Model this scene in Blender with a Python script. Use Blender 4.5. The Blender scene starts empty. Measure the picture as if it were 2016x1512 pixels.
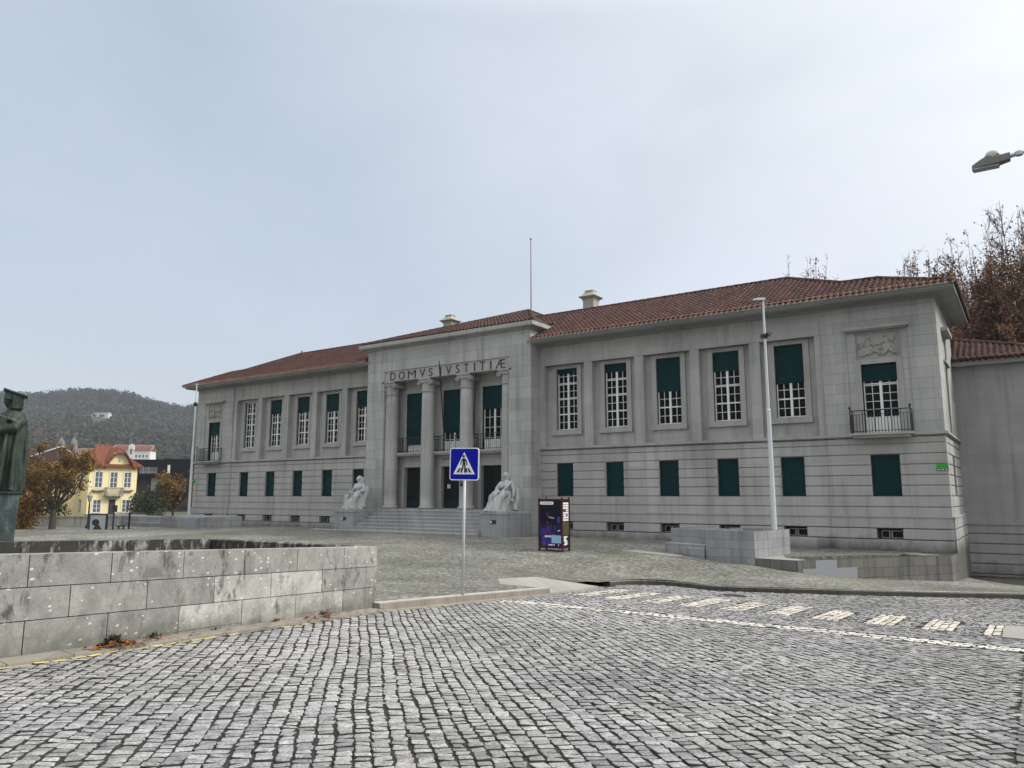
import bpy, bmesh, math, random
import numpy as np
from mathutils import Vector, Matrix, noise as mnoise
from mathutils.geometry import delaunay_2d_cdt
random.seed(7); np.random.seed(7)
R = math.radians
S = bpy.context.scene
COL = S.collection

# ------------------------------------------------------------ camera frame (metres; X along the facade, Y into the building)
F_PX, EYE, PITCH = 1490.0, 1.65, math.atan2(221.0, 1490.0)
EX = np.array([2218.0, -1506.3]); EX /= np.linalg.norm(EX)
EY = np.array([-EX[1], EX[0]])
CAM = np.array([0.0, 0.0, EYE])
def ray(px, py):
    x = (px - 1008) / F_PX; y = -(py - 756) / F_PX
    f = math.cos(PITCH) - y * math.sin(PITCH); u = math.sin(PITCH) + y * math.cos(PITCH)
    return np.array([x * EX[0] + f * EX[1], x * EY[0] + f * EY[1], u])
def atY(px, py, Y): d = ray(px, py); return CAM + d * (Y / d[1])
def atZ(px, py, Z): d = ray(px, py); return CAM + d * ((Z - EYE) / d[2])
def atF(px, py, fwd):                      # point at a horizontal distance along the heading
    d = ray(px, py); h = d[0] * EX[1] + d[1] * EY[1]
    return CAM + d * (fwd / h)
def FL(fwd, lat, z=0.0):                   # heading / sideways metres -> world
    return np.array([lat * EX[0] + fwd * EX[1], lat * EY[0] + fwd * EY[1], z])

# ------------------------------------------------------------ materials
def mat(name):
    m = bpy.data.materials.new(name); m.use_nodes = True
    nt = m.node_tree; nt.nodes.clear()
    out = nt.nodes.new('ShaderNodeOutputMaterial'); b = nt.nodes.new('ShaderNodeBsdfPrincipled')
    nt.links.new(b.outputs[0], out.inputs[0])
    return m, nt, b
class G:
    """tiny node helper"""
    def __init__(s, nt): s.nt = nt
    def n(s, t, **k):
        o = s.nt.nodes.new(t)
        for a, v in k.items(): setattr(o, a, v)
        return o
    def l(s, a, b): s.nt.links.new(a, b)
    def val(s, sock, v):
        if hasattr(v, 'is_output') or isinstance(v, bpy.types.NodeSocket): s.l(v, sock)
        else: sock.default_value = v
    def pos(s): return s.n('ShaderNodeNewGeometry').outputs['Position']
    def mul(s, v, sc):
        o = s.n('ShaderNodeMapping'); s.l(v, o.inputs[0]); o.inputs['Scale'].default_value = sc; return o.outputs[0]
    def noise(s, v, scale, detail=4, rough=.6, dist=0):
        o = s.n('ShaderNodeTexNoise'); s.l(v, o.inputs['Vector']); o.inputs['Scale'].default_value = scale
        o.inputs['Detail'].default_value = detail; o.inputs['Roughness'].default_value = rough; o.inputs['Distortion'].default_value = dist
        return o.outputs['Fac']
    def vor(s, v, scale, feature='F1', out='Distance'):
        o = s.n('ShaderNodeTexVoronoi'); o.feature = feature; s.l(v, o.inputs['Vector']); o.inputs['Scale'].default_value = scale
        return o.outputs[out]
    def ramp(s, f, stops):
        o = s.n('ShaderNodeValToRGB'); s.l(f, o.inputs[0]); e = o.color_ramp.elements
        while len(e) < len(stops): e.new(.5)
        for x, (p, c) in zip(e, stops):
            x.position = p; x.color = (c, c, c, 1) if not hasattr(c, '__len__') else (*c, 1)
        return o.outputs[0]
    def mix(s, f, a, b, bt='MIX'):
        o = s.n('ShaderNodeMix', data_type='RGBA', blend_type=bt); o.clamp_result = False
        for k, v in ((0, f), (6, a), (7, b)):
            if isinstance(v, (tuple, list)): v = (*v, 1) if len(v) == 3 else v
            s.val(o.inputs[k], v)
        return o.outputs[2]
    def math(s, op, a, b=0.0, clamp=False):
        o = s.n('ShaderNodeMath', operation=op); o.use_clamp = clamp
        s.val(o.inputs[0], a); s.val(o.inputs[1], b); return o.outputs[0]
    def sep(s, v): o = s.n('ShaderNodeSeparateXYZ'); s.l(v, o.inputs[0]); return o.outputs
    def comb(s, x, y, z):
        o = s.n('ShaderNodeCombineXYZ')
        for i, v in enumerate((x, y, z)): s.val(o.inputs[i], v)
        return o.outputs[0]
    def attr(s, name): return s.n('ShaderNodeAttribute', attribute_name=name).outputs
    def bump(s, h, strength=.3, dist=.02):
        o = s.n('ShaderNodeBump'); s.l(h, o.inputs['Height']); o.inputs['Strength'].default_value = strength
        o.inputs['Distance'].default_value = dist; return o.outputs[0]
def setp(b, **k):
    names = dict(rough='Roughness', spec='Specular IOR Level', metal='Metallic', col='Base Color', trans='Transmission Weight')
    for a, v in k.items():
        if a == 'col': v = (*v, 1)
        b.inputs[names[a]].default_value = v

def stone(name, col, rows=None, width=1.3, zoff=0.0, var=.08, streak=.25, speck=.12, warm=.0, patch=.12, dirt=None, mortar=.006, mdark=.55):
    m, nt, b = mat(name); g = G(nt); p = g.pos(); x, y, z = g.sep(p)
    h = g.math('ADD', x, y)
    big = g.noise(p, .35, 4, .6)
    c = g.mix(g.ramp(big, [(.3, 0), (.7, 1)]), tuple(v * (1 - patch) for v in col), tuple(v * (1 + patch) for v in col))
    if rows:
        bt = g.n('ShaderNodeTexBrick'); bt.offset = .5
        g.l(g.comb(h, g.math('SUBTRACT', z, zoff), 0.0), bt.inputs['Vector'])
        for k, v in (('Scale', 1), ('Mortar Size', mortar), ('Mortar Smooth', .3), ('Bias', 0), ('Brick Width', width), ('Row Height', rows)): bt.inputs[k].default_value = v
        bt.inputs['Color1'].default_value = (1 - var, 1 - var, 1 - var * .9, 1); bt.inputs['Color2'].default_value = (1 + var, 1 + var * .95, 1 + var * .9, 1)
        bt.inputs['Mortar'].default_value = (mdark, mdark, mdark, 1)
        c = g.mix(1.0, c, bt.outputs['Color'], 'MULTIPLY')
    sv = g.comb(g.math('MULTIPLY', h, 2.6), g.math('MULTIPLY', z, .18), 0.0)
    st = g.noise(sv, 1.0, 5, .65)
    c = g.mix(1.0, c, g.ramp(st, [(.28, 1 - streak), (.5, 1.0), (.78, 1 + streak * .35)]), 'MULTIPLY')
    fine = g.noise(p, 60, 3, .7)
    c = g.mix(1.0, c, g.ramp(fine, [(.25, 1 - speck), (.75, 1 + speck)]), 'MULTIPLY')
    if dirt:                                     # dark damp staining low on the wall: a band of moss and grime with its own ragged edge
        z0, z1, amt = dirt
        e = g.math('ADD', z, g.math('MULTIPLY', g.math('SUBTRACT', g.noise(g.comb(g.math('MULTIPLY', h, .9), g.math('MULTIPLY', z, .6), 0.0), 1, 5, .7), .5), (z1 - z0) * 2.2))
        mr = g.n('ShaderNodeMapRange'); g.l(e, mr.inputs[0]); mr.inputs[1].default_value = z0; mr.inputs[2].default_value = z1
        mr.inputs[3].default_value = amt; mr.inputs[4].default_value = 0
        c = g.mix(mr.outputs[0], c, (.035, .036, .03))
    g.l(c, b.inputs['Base Color']); g.l(g.bump(g.math('ADD', fine, g.math('MULTIPLY', big, .4)), .25, .01), b.inputs['Normal'])
    setp(b, rough=.85, spec=.25)
    return m
def plain(name, col, rough=.6, metal=0, var=.1, scale=6, spec=.4, bump=0):
    m, nt, b = mat(name); g = G(nt); p = g.pos()
    f = g.noise(p, scale, 5, .65)
    c = g.mix(f, tuple(v * (1 - var) for v in col), tuple(v * (1 + var) for v in col))
    g.l(c, b.inputs['Base Color']); setp(b, rough=rough, metal=metal, spec=spec)
    if bump: g.l(g.bump(f, bump, .02), b.inputs['Normal'])
    return m
def toned(name, dark, light, scale=20, rough=.7, spec=.3, bump=.2, grain=.18, patch=None):
    """colour runs from dark to light with each piece's own tone"""
    m, nt, b = mat(name); g = G(nt); p = g.pos()
    t = g.attr('tone')[2]
    n = g.noise(p, scale, 4, .7)
    c = g.mix(t, dark, light)
    c = g.mix(1.0, c, g.ramp(n, [(.25, 1 - grain), (.75, 1 + grain)]), 'MULTIPLY')
    if patch:
        c = g.mix(g.ramp(g.noise(p, patch[0], 3, .5), [(.42, 0), (.62, patch[2])]), c, patch[1], 'MULTIPLY')
    g.l(c, b.inputs['Base Color']); g.l(g.bump(n, bump, .01), b.inputs['Normal'])
    setp(b, rough=rough, spec=spec)
    return m

GR = (.352, .350, .345)
M = {}
M['granite'] = stone('granite ashlar', GR, rows=.415, width=2.4, zoff=3.67 - .415 * 20, var=.09, streak=.26, mortar=.007, mdark=.52)
M['rustic'] = stone('rusticated granite', (.362, .357, .347), rows=3.0, width=1.37, zoff=-9, var=.09, streak=.3, mortar=.004, mdark=.6, dirt=(-.45, .12, .8))
M['smooth'] = stone('smooth granite', (.352, .349, .341), rows=.62, width=1.9, zoff=-.04, var=.06, streak=.30, mortar=.004, mdark=.65)
M['trim'] = stone('dressed granite', (.342, .336, .323), var=.04, streak=.26)
M['portico'] = stone('portico granite', (.362, .363, .36), rows=.56, width=1.45, zoff=.95, var=.11, streak=.34, mortar=.007, mdark=.5)
M['wing'] = stone('wing granite', (.315, .313, .31), rows=.42, width=1.3, zoff=-2, var=.035, streak=.2, mortar=.004, mdark=.7, dirt=(-2.3, -1.2, .9))
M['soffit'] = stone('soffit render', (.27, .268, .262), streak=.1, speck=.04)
M['steps'] = stone('step granite', (.33, .335, .335), rows=3.0, width=1.7, zoff=-9, var=.12, streak=.3, mortar=.004)
M['pedestal'] = stone('pedestal granite', (.28, .29, .305), rows=.42, width=.9, zoff=-.25, var=.07, streak=.3, mortar=.005)
M['marble'] = stone('pale statue stone', (.38, .385, .39), streak=.4, speck=.1, patch=.14)
M['relief'] = stone('relief stone', (.30, .295, .28), streak=.25, speck=.08)
M['chimney'] = stone('chimney stone', (.36, .345, .29), streak=.35)
M['white'] = plain('white painted wood', (.72, .73, .73), .5, var=.05)
M['shutter'] = plain('dark green shutter', (.002, .028, .032), .7, var=.3, scale=2, spec=.08)
M['iron'] = plain('black iron', (.018, .02, .023), .55)
M['letter'] = plain('dark bronze letters', (.022, .022, .024), .5)
M['glass'] = plain('window glass', (.003, .004, .005), .15, var=.3, spec=.05)
M['door'] = plain('dark door', (.004, .007, .010), .5, var=.3, spec=.1)
M['doorgreen'] = plain('door kick panel', (.003, .018, .022), .5, var=.2, spec=.15)
M['darkhole'] = plain('dark interior', (.01, .01, .01), .9)
M['tile'] = toned('roof tile', (.026, .0135, .0115), (.090, .037, .029), 9, .8, .2, .3, .3)
M['tile_edge'] = toned('eave tile', (.13, .052, .033), (.24, .11, .075), 9, .8, .2, .3, .25)
M['lamp_white'] = plain('white lamp enamel', (.52, .55, .57), .45, var=.06)
M['grey_metal'] = plain('galvanised steel', (.38, .41, .42), .4, metal=.6, var=.1)
M['bronze'] = None
def m_bronze():
    m, nt, b = mat('verdigris bronze'); g = G(nt); p = g.pos()
    n = g.noise(g.mul(p, (3, 3, .9)), 2.2, 6, .7)
    c = g.ramp(n, [(.3, (.011, .018, .014)), (.5, (.024, .038, .030)), (.68, (.06, .088, .07)), (.85, (.13, .165, .13))])
    g.l(c, b.inputs['Base Color']); setp(b, rough=.55, metal=.35, spec=.4); g.l(g.bump(n, .3, .03), b.inputs['Normal'])
    return m
M['bronze'] = m_bronze()
def m_plinth():
    m, nt, b = mat('stained bronze plinth'); g = G(nt); p = g.pos()
    n = g.noise(g.mul(p, (2.2, 2.2, .8)), 2.0, 6, .7); n2 = g.noise(p, 14, 4, .7)
    c = g.ramp(n, [(.3, (.012, .018, .02)), (.5, (.035, .052, .055)), (.66, (.10, .15, .15)), (.82, (.24, .29, .27))])
    c = g.mix(1.0, c, g.ramp(n2, [(.3, .7), (.7, 1.25)]), 'MULTIPLY')
    g.l(c, b.inputs['Base Color']); setp(b, rough=.7)
    return m
M['plinth'] = m_plinth()
def m_slab():
    """big pale granite slabs: own tone per slab, white flecks, black lichen runs"""
    m, nt, b = mat('weathered granite slabs'); g = G(nt); p = g.pos(); x, y, z = g.sep(p)
    t = g.attr('tone')[2]; blk = g.attr('stain')[2]
    c = g.mix(t, (.135, .137, .128), (.42, .415, .385))
    fine = g.noise(p, 38, 5, .75); med = g.noise(p, 3.2, 5, .65)
    c = g.mix(1.0, c, g.ramp(fine, [(.25, .72), (.5, 1), (.75, 1.22)]), 'MULTIPLY')
    c = g.mix(1.0, c, g.ramp(med, [(.3, .74), (.7, 1.22)]), 'MULTIPLY')
    v = g.mul(p, (1, 1, 1.6))
    fl = g.n('ShaderNodeTexVoronoi'); g.l(g.comb(g.math('ADD', g.math('MULTIPLY', y, 1.0), x), g.math('MULTIPLY', z, 1.5), 0.0), fl.inputs['Vector']); fl.inputs['Scale'].default_value = 9; fl.inputs['Randomness'].default_value = 1
    cr = g.sep(fl.outputs['Color'])[0]
    fm = g.math('MULTIPLY', g.math('LESS_THAN', fl.outputs['Distance'], g.math('MULTIPLY', cr, .24)), g.math('GREATER_THAN', cr, .52))
    c = g.mix(g.math('MULTIPLY', fm, .75), c, (.62, .61, .57))
    # black runs
    sv = g.comb(g.math('MULTIPLY', g.math('ADD', y, x), 5.0), g.math('MULTIPLY', z, 1.7), 0.0)
    st = g.noise(sv, 1, 6, .78)
    big = g.noise(p, .8, 2, .5)
    mk = g.math('MULTIPLY', g.ramp(st, [(.52, 0), (.62, 1)]), g.ramp(big, [(.40, .0), (.60, 1)]))
    mk = g.math('MAXIMUM', g.math('MULTIPLY', mk, .75), g.math('MULTIPLY', blk, g.ramp(g.noise(g.comb(g.math('MULTIPLY', g.math('ADD', y, x), 5.5), g.math('MULTIPLY', z, 2.0), 0.0), 1, 6, .7), [(.36, 0), (.5, 1)])))
    c = g.mix(mk, c, (.022, .022, .02))
    e = g.math('ADD', g.math('ADD', z, g.math('MULTIPLY', y, .044)), g.math('MULTIPLY', g.math('SUBTRACT', med, .5), .35))
    mr = g.n('ShaderNodeMapRange'); g.l(e, mr.inputs[0]); mr.inputs[1].default_value = .06; mr.inputs[2].default_value = .32; mr.inputs[3].default_value = .6; mr.inputs[4].default_value = 0
    c = g.mix(mr.outputs[0], c, (.085, .088, .07))
    g.l(c, b.inputs['Base Color']); setp(b, rough=.9, spec=.2); g.l(g.bump(g.math('ADD', fine, fm), .25, .012), b.inputs['Normal'])
    return m
M['slab'] = m_slab()
def m_setts(name, dark, light, blue=.35):
    m, nt, b = mat(name); g = G(nt); p = g.pos()
    t = g.attr('tone')[2]
    n = g.noise(p, 42, 6, .8); n2 = g.noise(p, 11, 5, .7)
    c = g.mix(t, dark, light)
    c = g.mix(1.0, c, g.ramp(n, [(.36, .42), (.5, 1), (.64, 1.6)]), 'MULTIPLY')
    c = g.mix(1.0, c, g.ramp(n2, [(.32, .72), (.68, 1.25)]), 'MULTIPLY')
    wet = g.ramp(g.noise(p, .45, 3, .5), [(.5, 0), (.66, blue)])
    c = g.mix(wet, c, (.82, .85, .96), 'MULTIPLY')
    g.l(c, b.inputs['Base Color']); setp(b, rough=.62, spec=.4)
    g.l(g.bump(n, .5, .006), b.inputs['Normal'])
    return m
M['sett'] = m_setts('granite setts', (.115, .115, .116), (.365, .360, .352))
M['sett_white'] = m_setts('white limestone setts', (.42, .41, .375), (.62, .605, .55), 0)
M['sett_cream'] = m_setts('cream limestone setts', (.40, .37, .31), (.60, .565, .495), 0)
M['yellow_line'] = toned('worn yellow paint', (.28, .26, .18), (.60, .48, .17), 40, .7, .3, .3, .3)
def m_bed():
    m, nt, b = mat('road bed grit'); g = G(nt); p = g.pos()
    c = g.ramp(g.noise(p, 3.0, 5, .7), [(.35, (.026, .0255, .023)), (.58, (.046, .044, .039)), (.72, (.050, .056, .026))])
    g.l(c, b.inputs['Base Color']); setp(b, rough=.95, spec=.1)
    return m
M['bed'] = m_bed(); M['grit'] = plain('joint grit', (.052, .051, .047), .95, var=.3, scale=8, spec=.1)
def m_plaza():
    m, nt, b = mat('mossy small cobbles'); g = G(nt); p = g.pos()
    vd = g.vor(p, 9.5); vc = g.n('ShaderNodeTexVoronoi'); g.l(p, vc.inputs['Vector']); vc.inputs['Scale'].default_value = 9.5
    cell = g.sep(vc.outputs['Color'])[0]
    big = g.noise(p, .22, 5, .62); med = g.noise(p, 1.6, 5, .7); fine = g.noise(p, 26, 4, .75)
    base = g.mix(g.ramp(big, [(.38, 0), (.6, 1)]), (.16, .16, .145), (.275, .273, .25))
    base = g.mix(1.0, base, g.ramp(cell, [(0, .72), (1, 1.28)]), 'MULTIPLY')
    base = g.mix(1.0, base, g.ramp(fine, [(.3, .66), (.7, 1.32)]), 'MULTIPLY')
    moss = g.math('MULTIPLY', g.ramp(g.noise(g.mul(p, (1, 1, 1)), .34, 6, .68), [(.45, 0), (.62, 1)]), g.ramp(fine, [(.35, 1), (.68, .25)]))
    c = g.mix(g.math('MULTIPLY', moss, .6), base, (.10, .112, .06))
    c = g.mix(1.0, c, g.ramp(med, [(.3, .8), (.7, 1.18)]), 'MULTIPLY')
    c = g.mix(g.ramp(vd, [(.45, 0), (.62, .55)]), c, (.05, .05, .035))
    g.l(c, b.inputs['Base Color']); setp(b, rough=.93, spec=.15)
    g.l(g.bump(g.math('SUBTRACT', fine, g.math('MULTIPLY', vd, 1.2)), .55, .02), b.inputs['Normal'])
    return m
M['plaza'] = m_plaza()
M['kerb'] = stone('kerb granite', (.40, .385, .35), rows=3, width=1.1, zoff=-9, var=.08, streak=.25, speck=.2)
M['pave'] = stone('pale paving slab', (.30, .292, .268), rows=3, width=.9, zoff=-9, var=.05, streak=.1, speck=.15)
M['newstone'] = plain('new grey stone', (.25, .26, .28), .85, var=.12)
M['bark'] = plain('bark', (.06, .047, .038), .9, var=.35, scale=14, bump=.5)
M['twig'] = plain('dark twigs', (.045, .032, .028), .9, var=.2)
M['leaf_rust'] = toned('rust leaves', (.065, .024, .012), (.235, .10, .035), 8, .7, .2, 0, .2)
M['leaf_brown'] = toned('brown leaves', (.080, .045, .030), (.31, .17, .10), 8, .7, .2, 0, .2)
M['leaf_orange'] = toned('orange leaves', (.06, .035, .010), (.38, .19, .035), 8, .7, .2, 0, .2)
M['leaf_olive'] = toned('olive leaves', (.045, .033, .012), (.27, .155, .042), 8, .7, .2, 0, .2)
M['leaf_green'] = toned('green leaves', (.014, .022, .011), (.075, .095, .045), 8, .6, .3, 0, .2)
M['leaf_dead'] = toned('fallen leaves', (.07, .025, .012), (.26, .11, .045), 30, .8, .2, 0, .3)
M['ground'] = plain('earth and grass', (.07, .075, .045), .95, var=.3, scale=.3)
M['yellow_wall'] = plain('yellow render', (.80, .68, .38), .85, var=.05, scale=1.2)
M['orange_tile'] = toned('orange roof tile', (.15, .05, .028), (.31, .115, .06), 6, .8, .2, .3, .25)
M['white_wall'] = plain('white render', (.68, .67, .64), .85, var=.08, scale=.7)
M['stained_wall'] = stone('stained cement wall', (.37, .355, .32), streak=.65, speck=.12, patch=.25)
M['black_clad'] = plain('black cladding', (.004, .0045, .008), .6, var=.3, scale=.5, spec=.12)
M['grey_clad'] = plain('grey cladding', (.33, .33, .34), .7, var=.06)
M['brown_clad'] = plain('dark brown cladding', (.028, .02, .02), .7, var=.2)
M['house_pane'] = plain('house window glass', (.10, .11, .12), .15, var=.4)
M['red'] = plain('red painted steel', (.075, .006, .010), .5, var=.2, spec=.2)
M['green_sign'] = plain('green sign face', (.02, .28, .03), .5, var=.1)
M['sign_black'] = plain('sign black', (.012, .013, .013), .5)
M['blue'] = plain('sign blue', (.0, .004, .32), .55, var=.02, spec=.12)
M['sign_white'] = plain('sign white', (.72, .75, .79), .45, var=.03)
M['ped_black'] = plain('pictogram black', (.012, .013, .011), .5)
M['poster'] = None
def m_poster():
    m, nt, b = mat('stage poster print'); g = G(nt); p = g.pos(); x, y, z = g.sep(p)
    n = g.noise(p, 2.6, 5, .6, .8); lo = g.ramp(z, [(0, 1), (1, 0)])
    mr = g.n('ShaderNodeMapRange'); g.l(z, mr.inputs[0]); mr.inputs[1].default_value = .7; mr.inputs[2].default_value = -.2
    k = g.math('MULTIPLY', g.ramp(n, [(.42, 0), (.62, 1)]), mr.outputs[0])
    c = g.mix(k, (.004, .006, .018), (.055, .04, .30))
    n2 = g.noise(p, 5.5, 4, .6, 1.0)
    c = g.mix(g.math('MULTIPLY', g.ramp(n2, [(.58, 0), (.68, 1)]), mr.outputs[0]), c, (.17, .05, .24))
    g.l(c, b.inputs['Base Color']); setp(b, rough=.6, spec=.12)
    return m
M['poster'] = m_poster()
M['poster_red'] = plain('poster red figure', (.13, .016, .032), .6, spec=.12, var=.5, scale=9)
M['poster_blue'] = plain('poster blue light', (.022, .026, .20), .6, spec=.12, var=.5, scale=9)
M['poster_violet'] = plain('poster violet light', (.075, .042, .20), .6, spec=.12, var=.4, scale=9)
M['poster_cyan'] = plain('poster pale blue box', (.24, .46, .56), .5, var=.1)
M['poster_white'] = plain('poster white', (.78, .80, .82), .45, var=.05)
M['poster_olive'] = plain('poster olive', (.075, .078, .036), .6, spec=.12, var=.5, scale=9)

# ------------------------------------------------------------ mesh builder
class MB:
    def __init__(s): s.v = []; s.f = []; s.t = []; s.tone = None
    def add(s, vs, fs, tone=None):
        o = len(s.v); s.v += [tuple(map(float, p)) for p in vs]
        s.f += [tuple(i + o for i in f) for f in fs]; s.t += [tone if tone is not None else .5] * len(fs)
        return s
    def box(s, x0, x1, y0, y1, z0, z1, tone=None, rz=0, c=None, taper=0):
        vs = []
        for z, k in ((z0, 0), (z1, taper)):
            vs += [(x0 + k, y0 + k, z), (x1 - k, y0 + k, z), (x1 - k, y1 - k, z), (x0 + k, y1 - k, z)]
        if rz:
            cx, cy = c if c else ((x0 + x1) / 2, (y0 + y1) / 2); ca, sa = math.cos(rz), math.sin(rz)
            vs = [(cx + (x - cx) * ca - (y - cy) * sa, cy + (x - cx) * sa + (y - cy) * ca, z) for x, y, z in vs]
        return s.add(vs, [(3, 2, 1, 0), (4, 5, 6, 7), (0, 1, 5, 4), (1, 2, 6, 5), (2, 3, 7, 6), (3, 0, 4, 7)], tone)
    def prism(s, poly, z0, z1, tone=None):             # polygon in XY, z0/z1 number or list
        n = len(poly); a = z0 if hasattr(z0, '__len__') else [z0] * n; b = z1 if hasattr(z1, '__len__') else [z1] * n
        vs = [(x, y, a[i]) for i, (x, y) in enumerate(poly)] + [(x, y, b[i]) for i, (x, y) in enumerate(poly)]
        return s.add(vs, [tuple(range(n - 1, -1, -1)), tuple(range(n, 2 * n))] + [(i, (i + 1) % n, n + (i + 1) % n, n + i) for i in range(n)], tone)
    def prismf(s, poly, fr, d0, d1, tone=None):        # polygon in a plane frame fr=(origin,u,v,n), from depth d0 to d1 along n
        o, u, v, nn = [np.array(q, float) for q in fr]; n = len(poly)
        vs = [o + u * a + v * b + nn * d0 for a, b in poly] + [o + u * a + v * b + nn * d1 for a, b in poly]
        return s.add(vs, [tuple(range(n - 1, -1, -1)), tuple(range(n, 2 * n))] + [(i, (i + 1) % n, n + (i + 1) % n, n + i) for i in range(n)], tone)
    def tube(s, pts, rad, n=8, cap=True, tone=None):
        pts = [Vector(p) for p in pts]; rad = rad if hasattr(rad, '__len__') else [rad] * len(pts)
        vs = []; ref = None
        for i, p in enumerate(pts):
            d = (pts[min(i + 1, len(pts) - 1)] - pts[max(i - 1, 0)]); d = d.normalized() if d.length > 1e-9 else Vector((0, 0, 1))
            a = Vector((0, 0, 1)) if abs(d.z) < .95 else Vector((1, 0, 0))
            if ref is not None: a = ref
            u = (a - d * a.dot(d)); u = u.normalized() if u.length > 1e-6 else d.orthogonal().normalized(); ref = u; w = d.cross(u)
            for k in range(n):
                t = 2 * math.pi * k / n; vs.append(p + (u * math.cos(t) + w * math.sin(t)) * rad[i])
        fs = [(i * n + k, i * n + (k + 1) % n, (i + 1) * n + (k + 1) % n, (i + 1) * n + k) for i in range(len(pts) - 1) for k in range(n)]
        if cap: fs += [tuple(range(n - 1, -1, -1)), tuple(range((len(pts) - 1) * n, len(pts) * n))]
        return s.add(vs, fs, tone)
    def lathe(s, prof, cx, cy, n=24, tone=None, sq=None):
        vs = []
        for r, z in prof:
            for k in range(n): t = 2 * math.pi * k / n; vs.append((cx + r * math.cos(t), cy + r * math.sin(t), z))
        m = len(prof)
        fs = [(i * n + k, i * n + (k + 1) % n, (i + 1) * n + (k + 1) % n, (i + 1) * n + k) for i in range(m - 1) for k in range(n)]
        fs += [tuple(range(n - 1, -1, -1)), tuple(range((m - 1) * n, m * n))]
        return s.add(vs, fs, tone)
    def loft(s, rings, tone=None):                     # closed rings of equal length
        n = len(rings[0]); vs = [p for r in rings for p in r]; m = len(rings)
        fs = [(i * n + k, i * n + (k + 1) % n, (i + 1) * n + (k + 1) % n, (i + 1) * n + k) for i in range(m - 1) for k in range(n)]
        fs += [tuple(range(n - 1, -1, -1)), tuple(range((m - 1) * n, m * n))]
        return s.add(vs, fs, tone)
    def ball(s, c, r, seg=12, rings=8, rot=None, tone=None):
        r = r if hasattr(r, '__len__') else (r, r, r); vs = []; q = rot.to_matrix() if rot else None
        for i in range(1, rings):
            a = math.pi * i / rings
            for k in range(seg):
                b = 2 * math.pi * k / seg; v = Vector((r[0] * math.sin(a) * math.cos(b), r[1] * math.sin(a) * math.sin(b), r[2] * math.cos(a)))
                vs.append((q @ v if q else v) + Vector(c))
        for zz in (r[2], -r[2]):
            v = Vector((0, 0, zz)); vs.append((q @ v if q else v) + Vector(c))
        t, bt = len(vs) - 2, len(vs) - 1
        fs = [(i * seg + k, (i + 1) * seg + k, (i + 1) * seg + (k + 1) % seg, i * seg + (k + 1) % seg) for i in range(rings - 2) for k in range(seg)]
        fs += [(t, k, (k + 1) % seg) for k in range(seg)] + [(bt, (rings - 2) * seg + (k + 1) % seg, (rings - 2) * seg + k) for k in range(seg)]
        return s.add(vs, fs, tone)
    def build(s, name, m, parent=None, smooth=False, bevel=0, origin=None, auto=None):
        v = np.array(s.v, float)
        off = origin_of(parent) if parent is not None else (np.array(origin, float) if origin is not None else np.array([(v[:, 0].min() + v[:, 0].max()) / 2, (v[:, 1].min() + v[:, 1].max()) / 2, v[:, 2].min()]))
        me = bpy.data.meshes.new(name); me.from_pydata([tuple(p) for p in (v - off)], [], s.f); me.materials.append(m)
        if s.t and any(t != .5 for t in s.t):
            at = me.attributes.new('tone', 'FLOAT', 'FACE'); at.data.foreach_set('value', np.array(s.t, np.float32))
        if smooth: me.polygons.foreach_set('use_smooth', np.ones(len(me.polygons), bool))
        me.update()
        o = bpy.data.objects.new(name, me); COL.objects.link(o)
        if parent is not None: o.parent = parent
        else: o.location = off
        if bevel:
            b = o.modifiers.new('bevel', 'BEVEL'); b.width = bevel; b.segments = 2; b.limit_method = 'ANGLE'; b.angle_limit = R(35)
        return o
def origin_of(o):
    p = np.zeros(3)
    while o is not None: p += np.array(o.location); o = o.parent
    return p
def tag(o, label, cat, group=None):
    o['label'] = label; o['category'] = cat
    if group: o['group'] = group
    return o
def thing(name, loc, label, cat, group=None):
    o = bpy.data.objects.new(name, None); COL.objects.link(o); o.location = tuple(map(float, loc)); o.empty_display_size = .3
    return tag(o, label, cat, group)
def struct(o): o['kind'] = 'structure'; return o
def stuff(o, label=None, cat=None):
    o['kind'] = 'stuff'
    if label: tag(o, label, cat)
    return o
def arr_mesh(name, V, Fq, m, tone=None, smooth=False, extra=None):
    """fast mesh from numpy: V (n,3), Fq (k,4) or (k,3)"""
    me = bpy.data.meshes.new(name); n = len(V); k, c = Fq.shape
    me.vertices.add(n); me.vertices.foreach_set('co', np.ascontiguousarray(V, np.float32).ravel())
    me.loops.add(k * c); me.loops.foreach_set('vertex_index', Fq.astype(np.int32).ravel())
    me.polygons.add(k); me.polygons.foreach_set('loop_start', np.arange(0, k * c, c, dtype=np.int32))
    me.polygons.foreach_set('loop_total', np.full(k, c, np.int32))
    if smooth: me.polygons.foreach_set('use_smooth', np.ones(k, bool))
    me.materials.append(m)
    if tone is not None:
        at = me.attributes.new('tone', 'FLOAT', 'FACE'); at.data.foreach_set('value', np.ascontiguousarray(tone, np.float32))
    me.update(calc_edges=True); me.validate()
    return me
def link(name, me, parent=None):
    o = bpy.data.objects.new(name, me); COL.objects.link(o)
    if parent is not None:
        o.parent = parent
        off = origin_of(parent)
        me.transform(Matrix.Translation(Vector(-off)))
    return o

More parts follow.
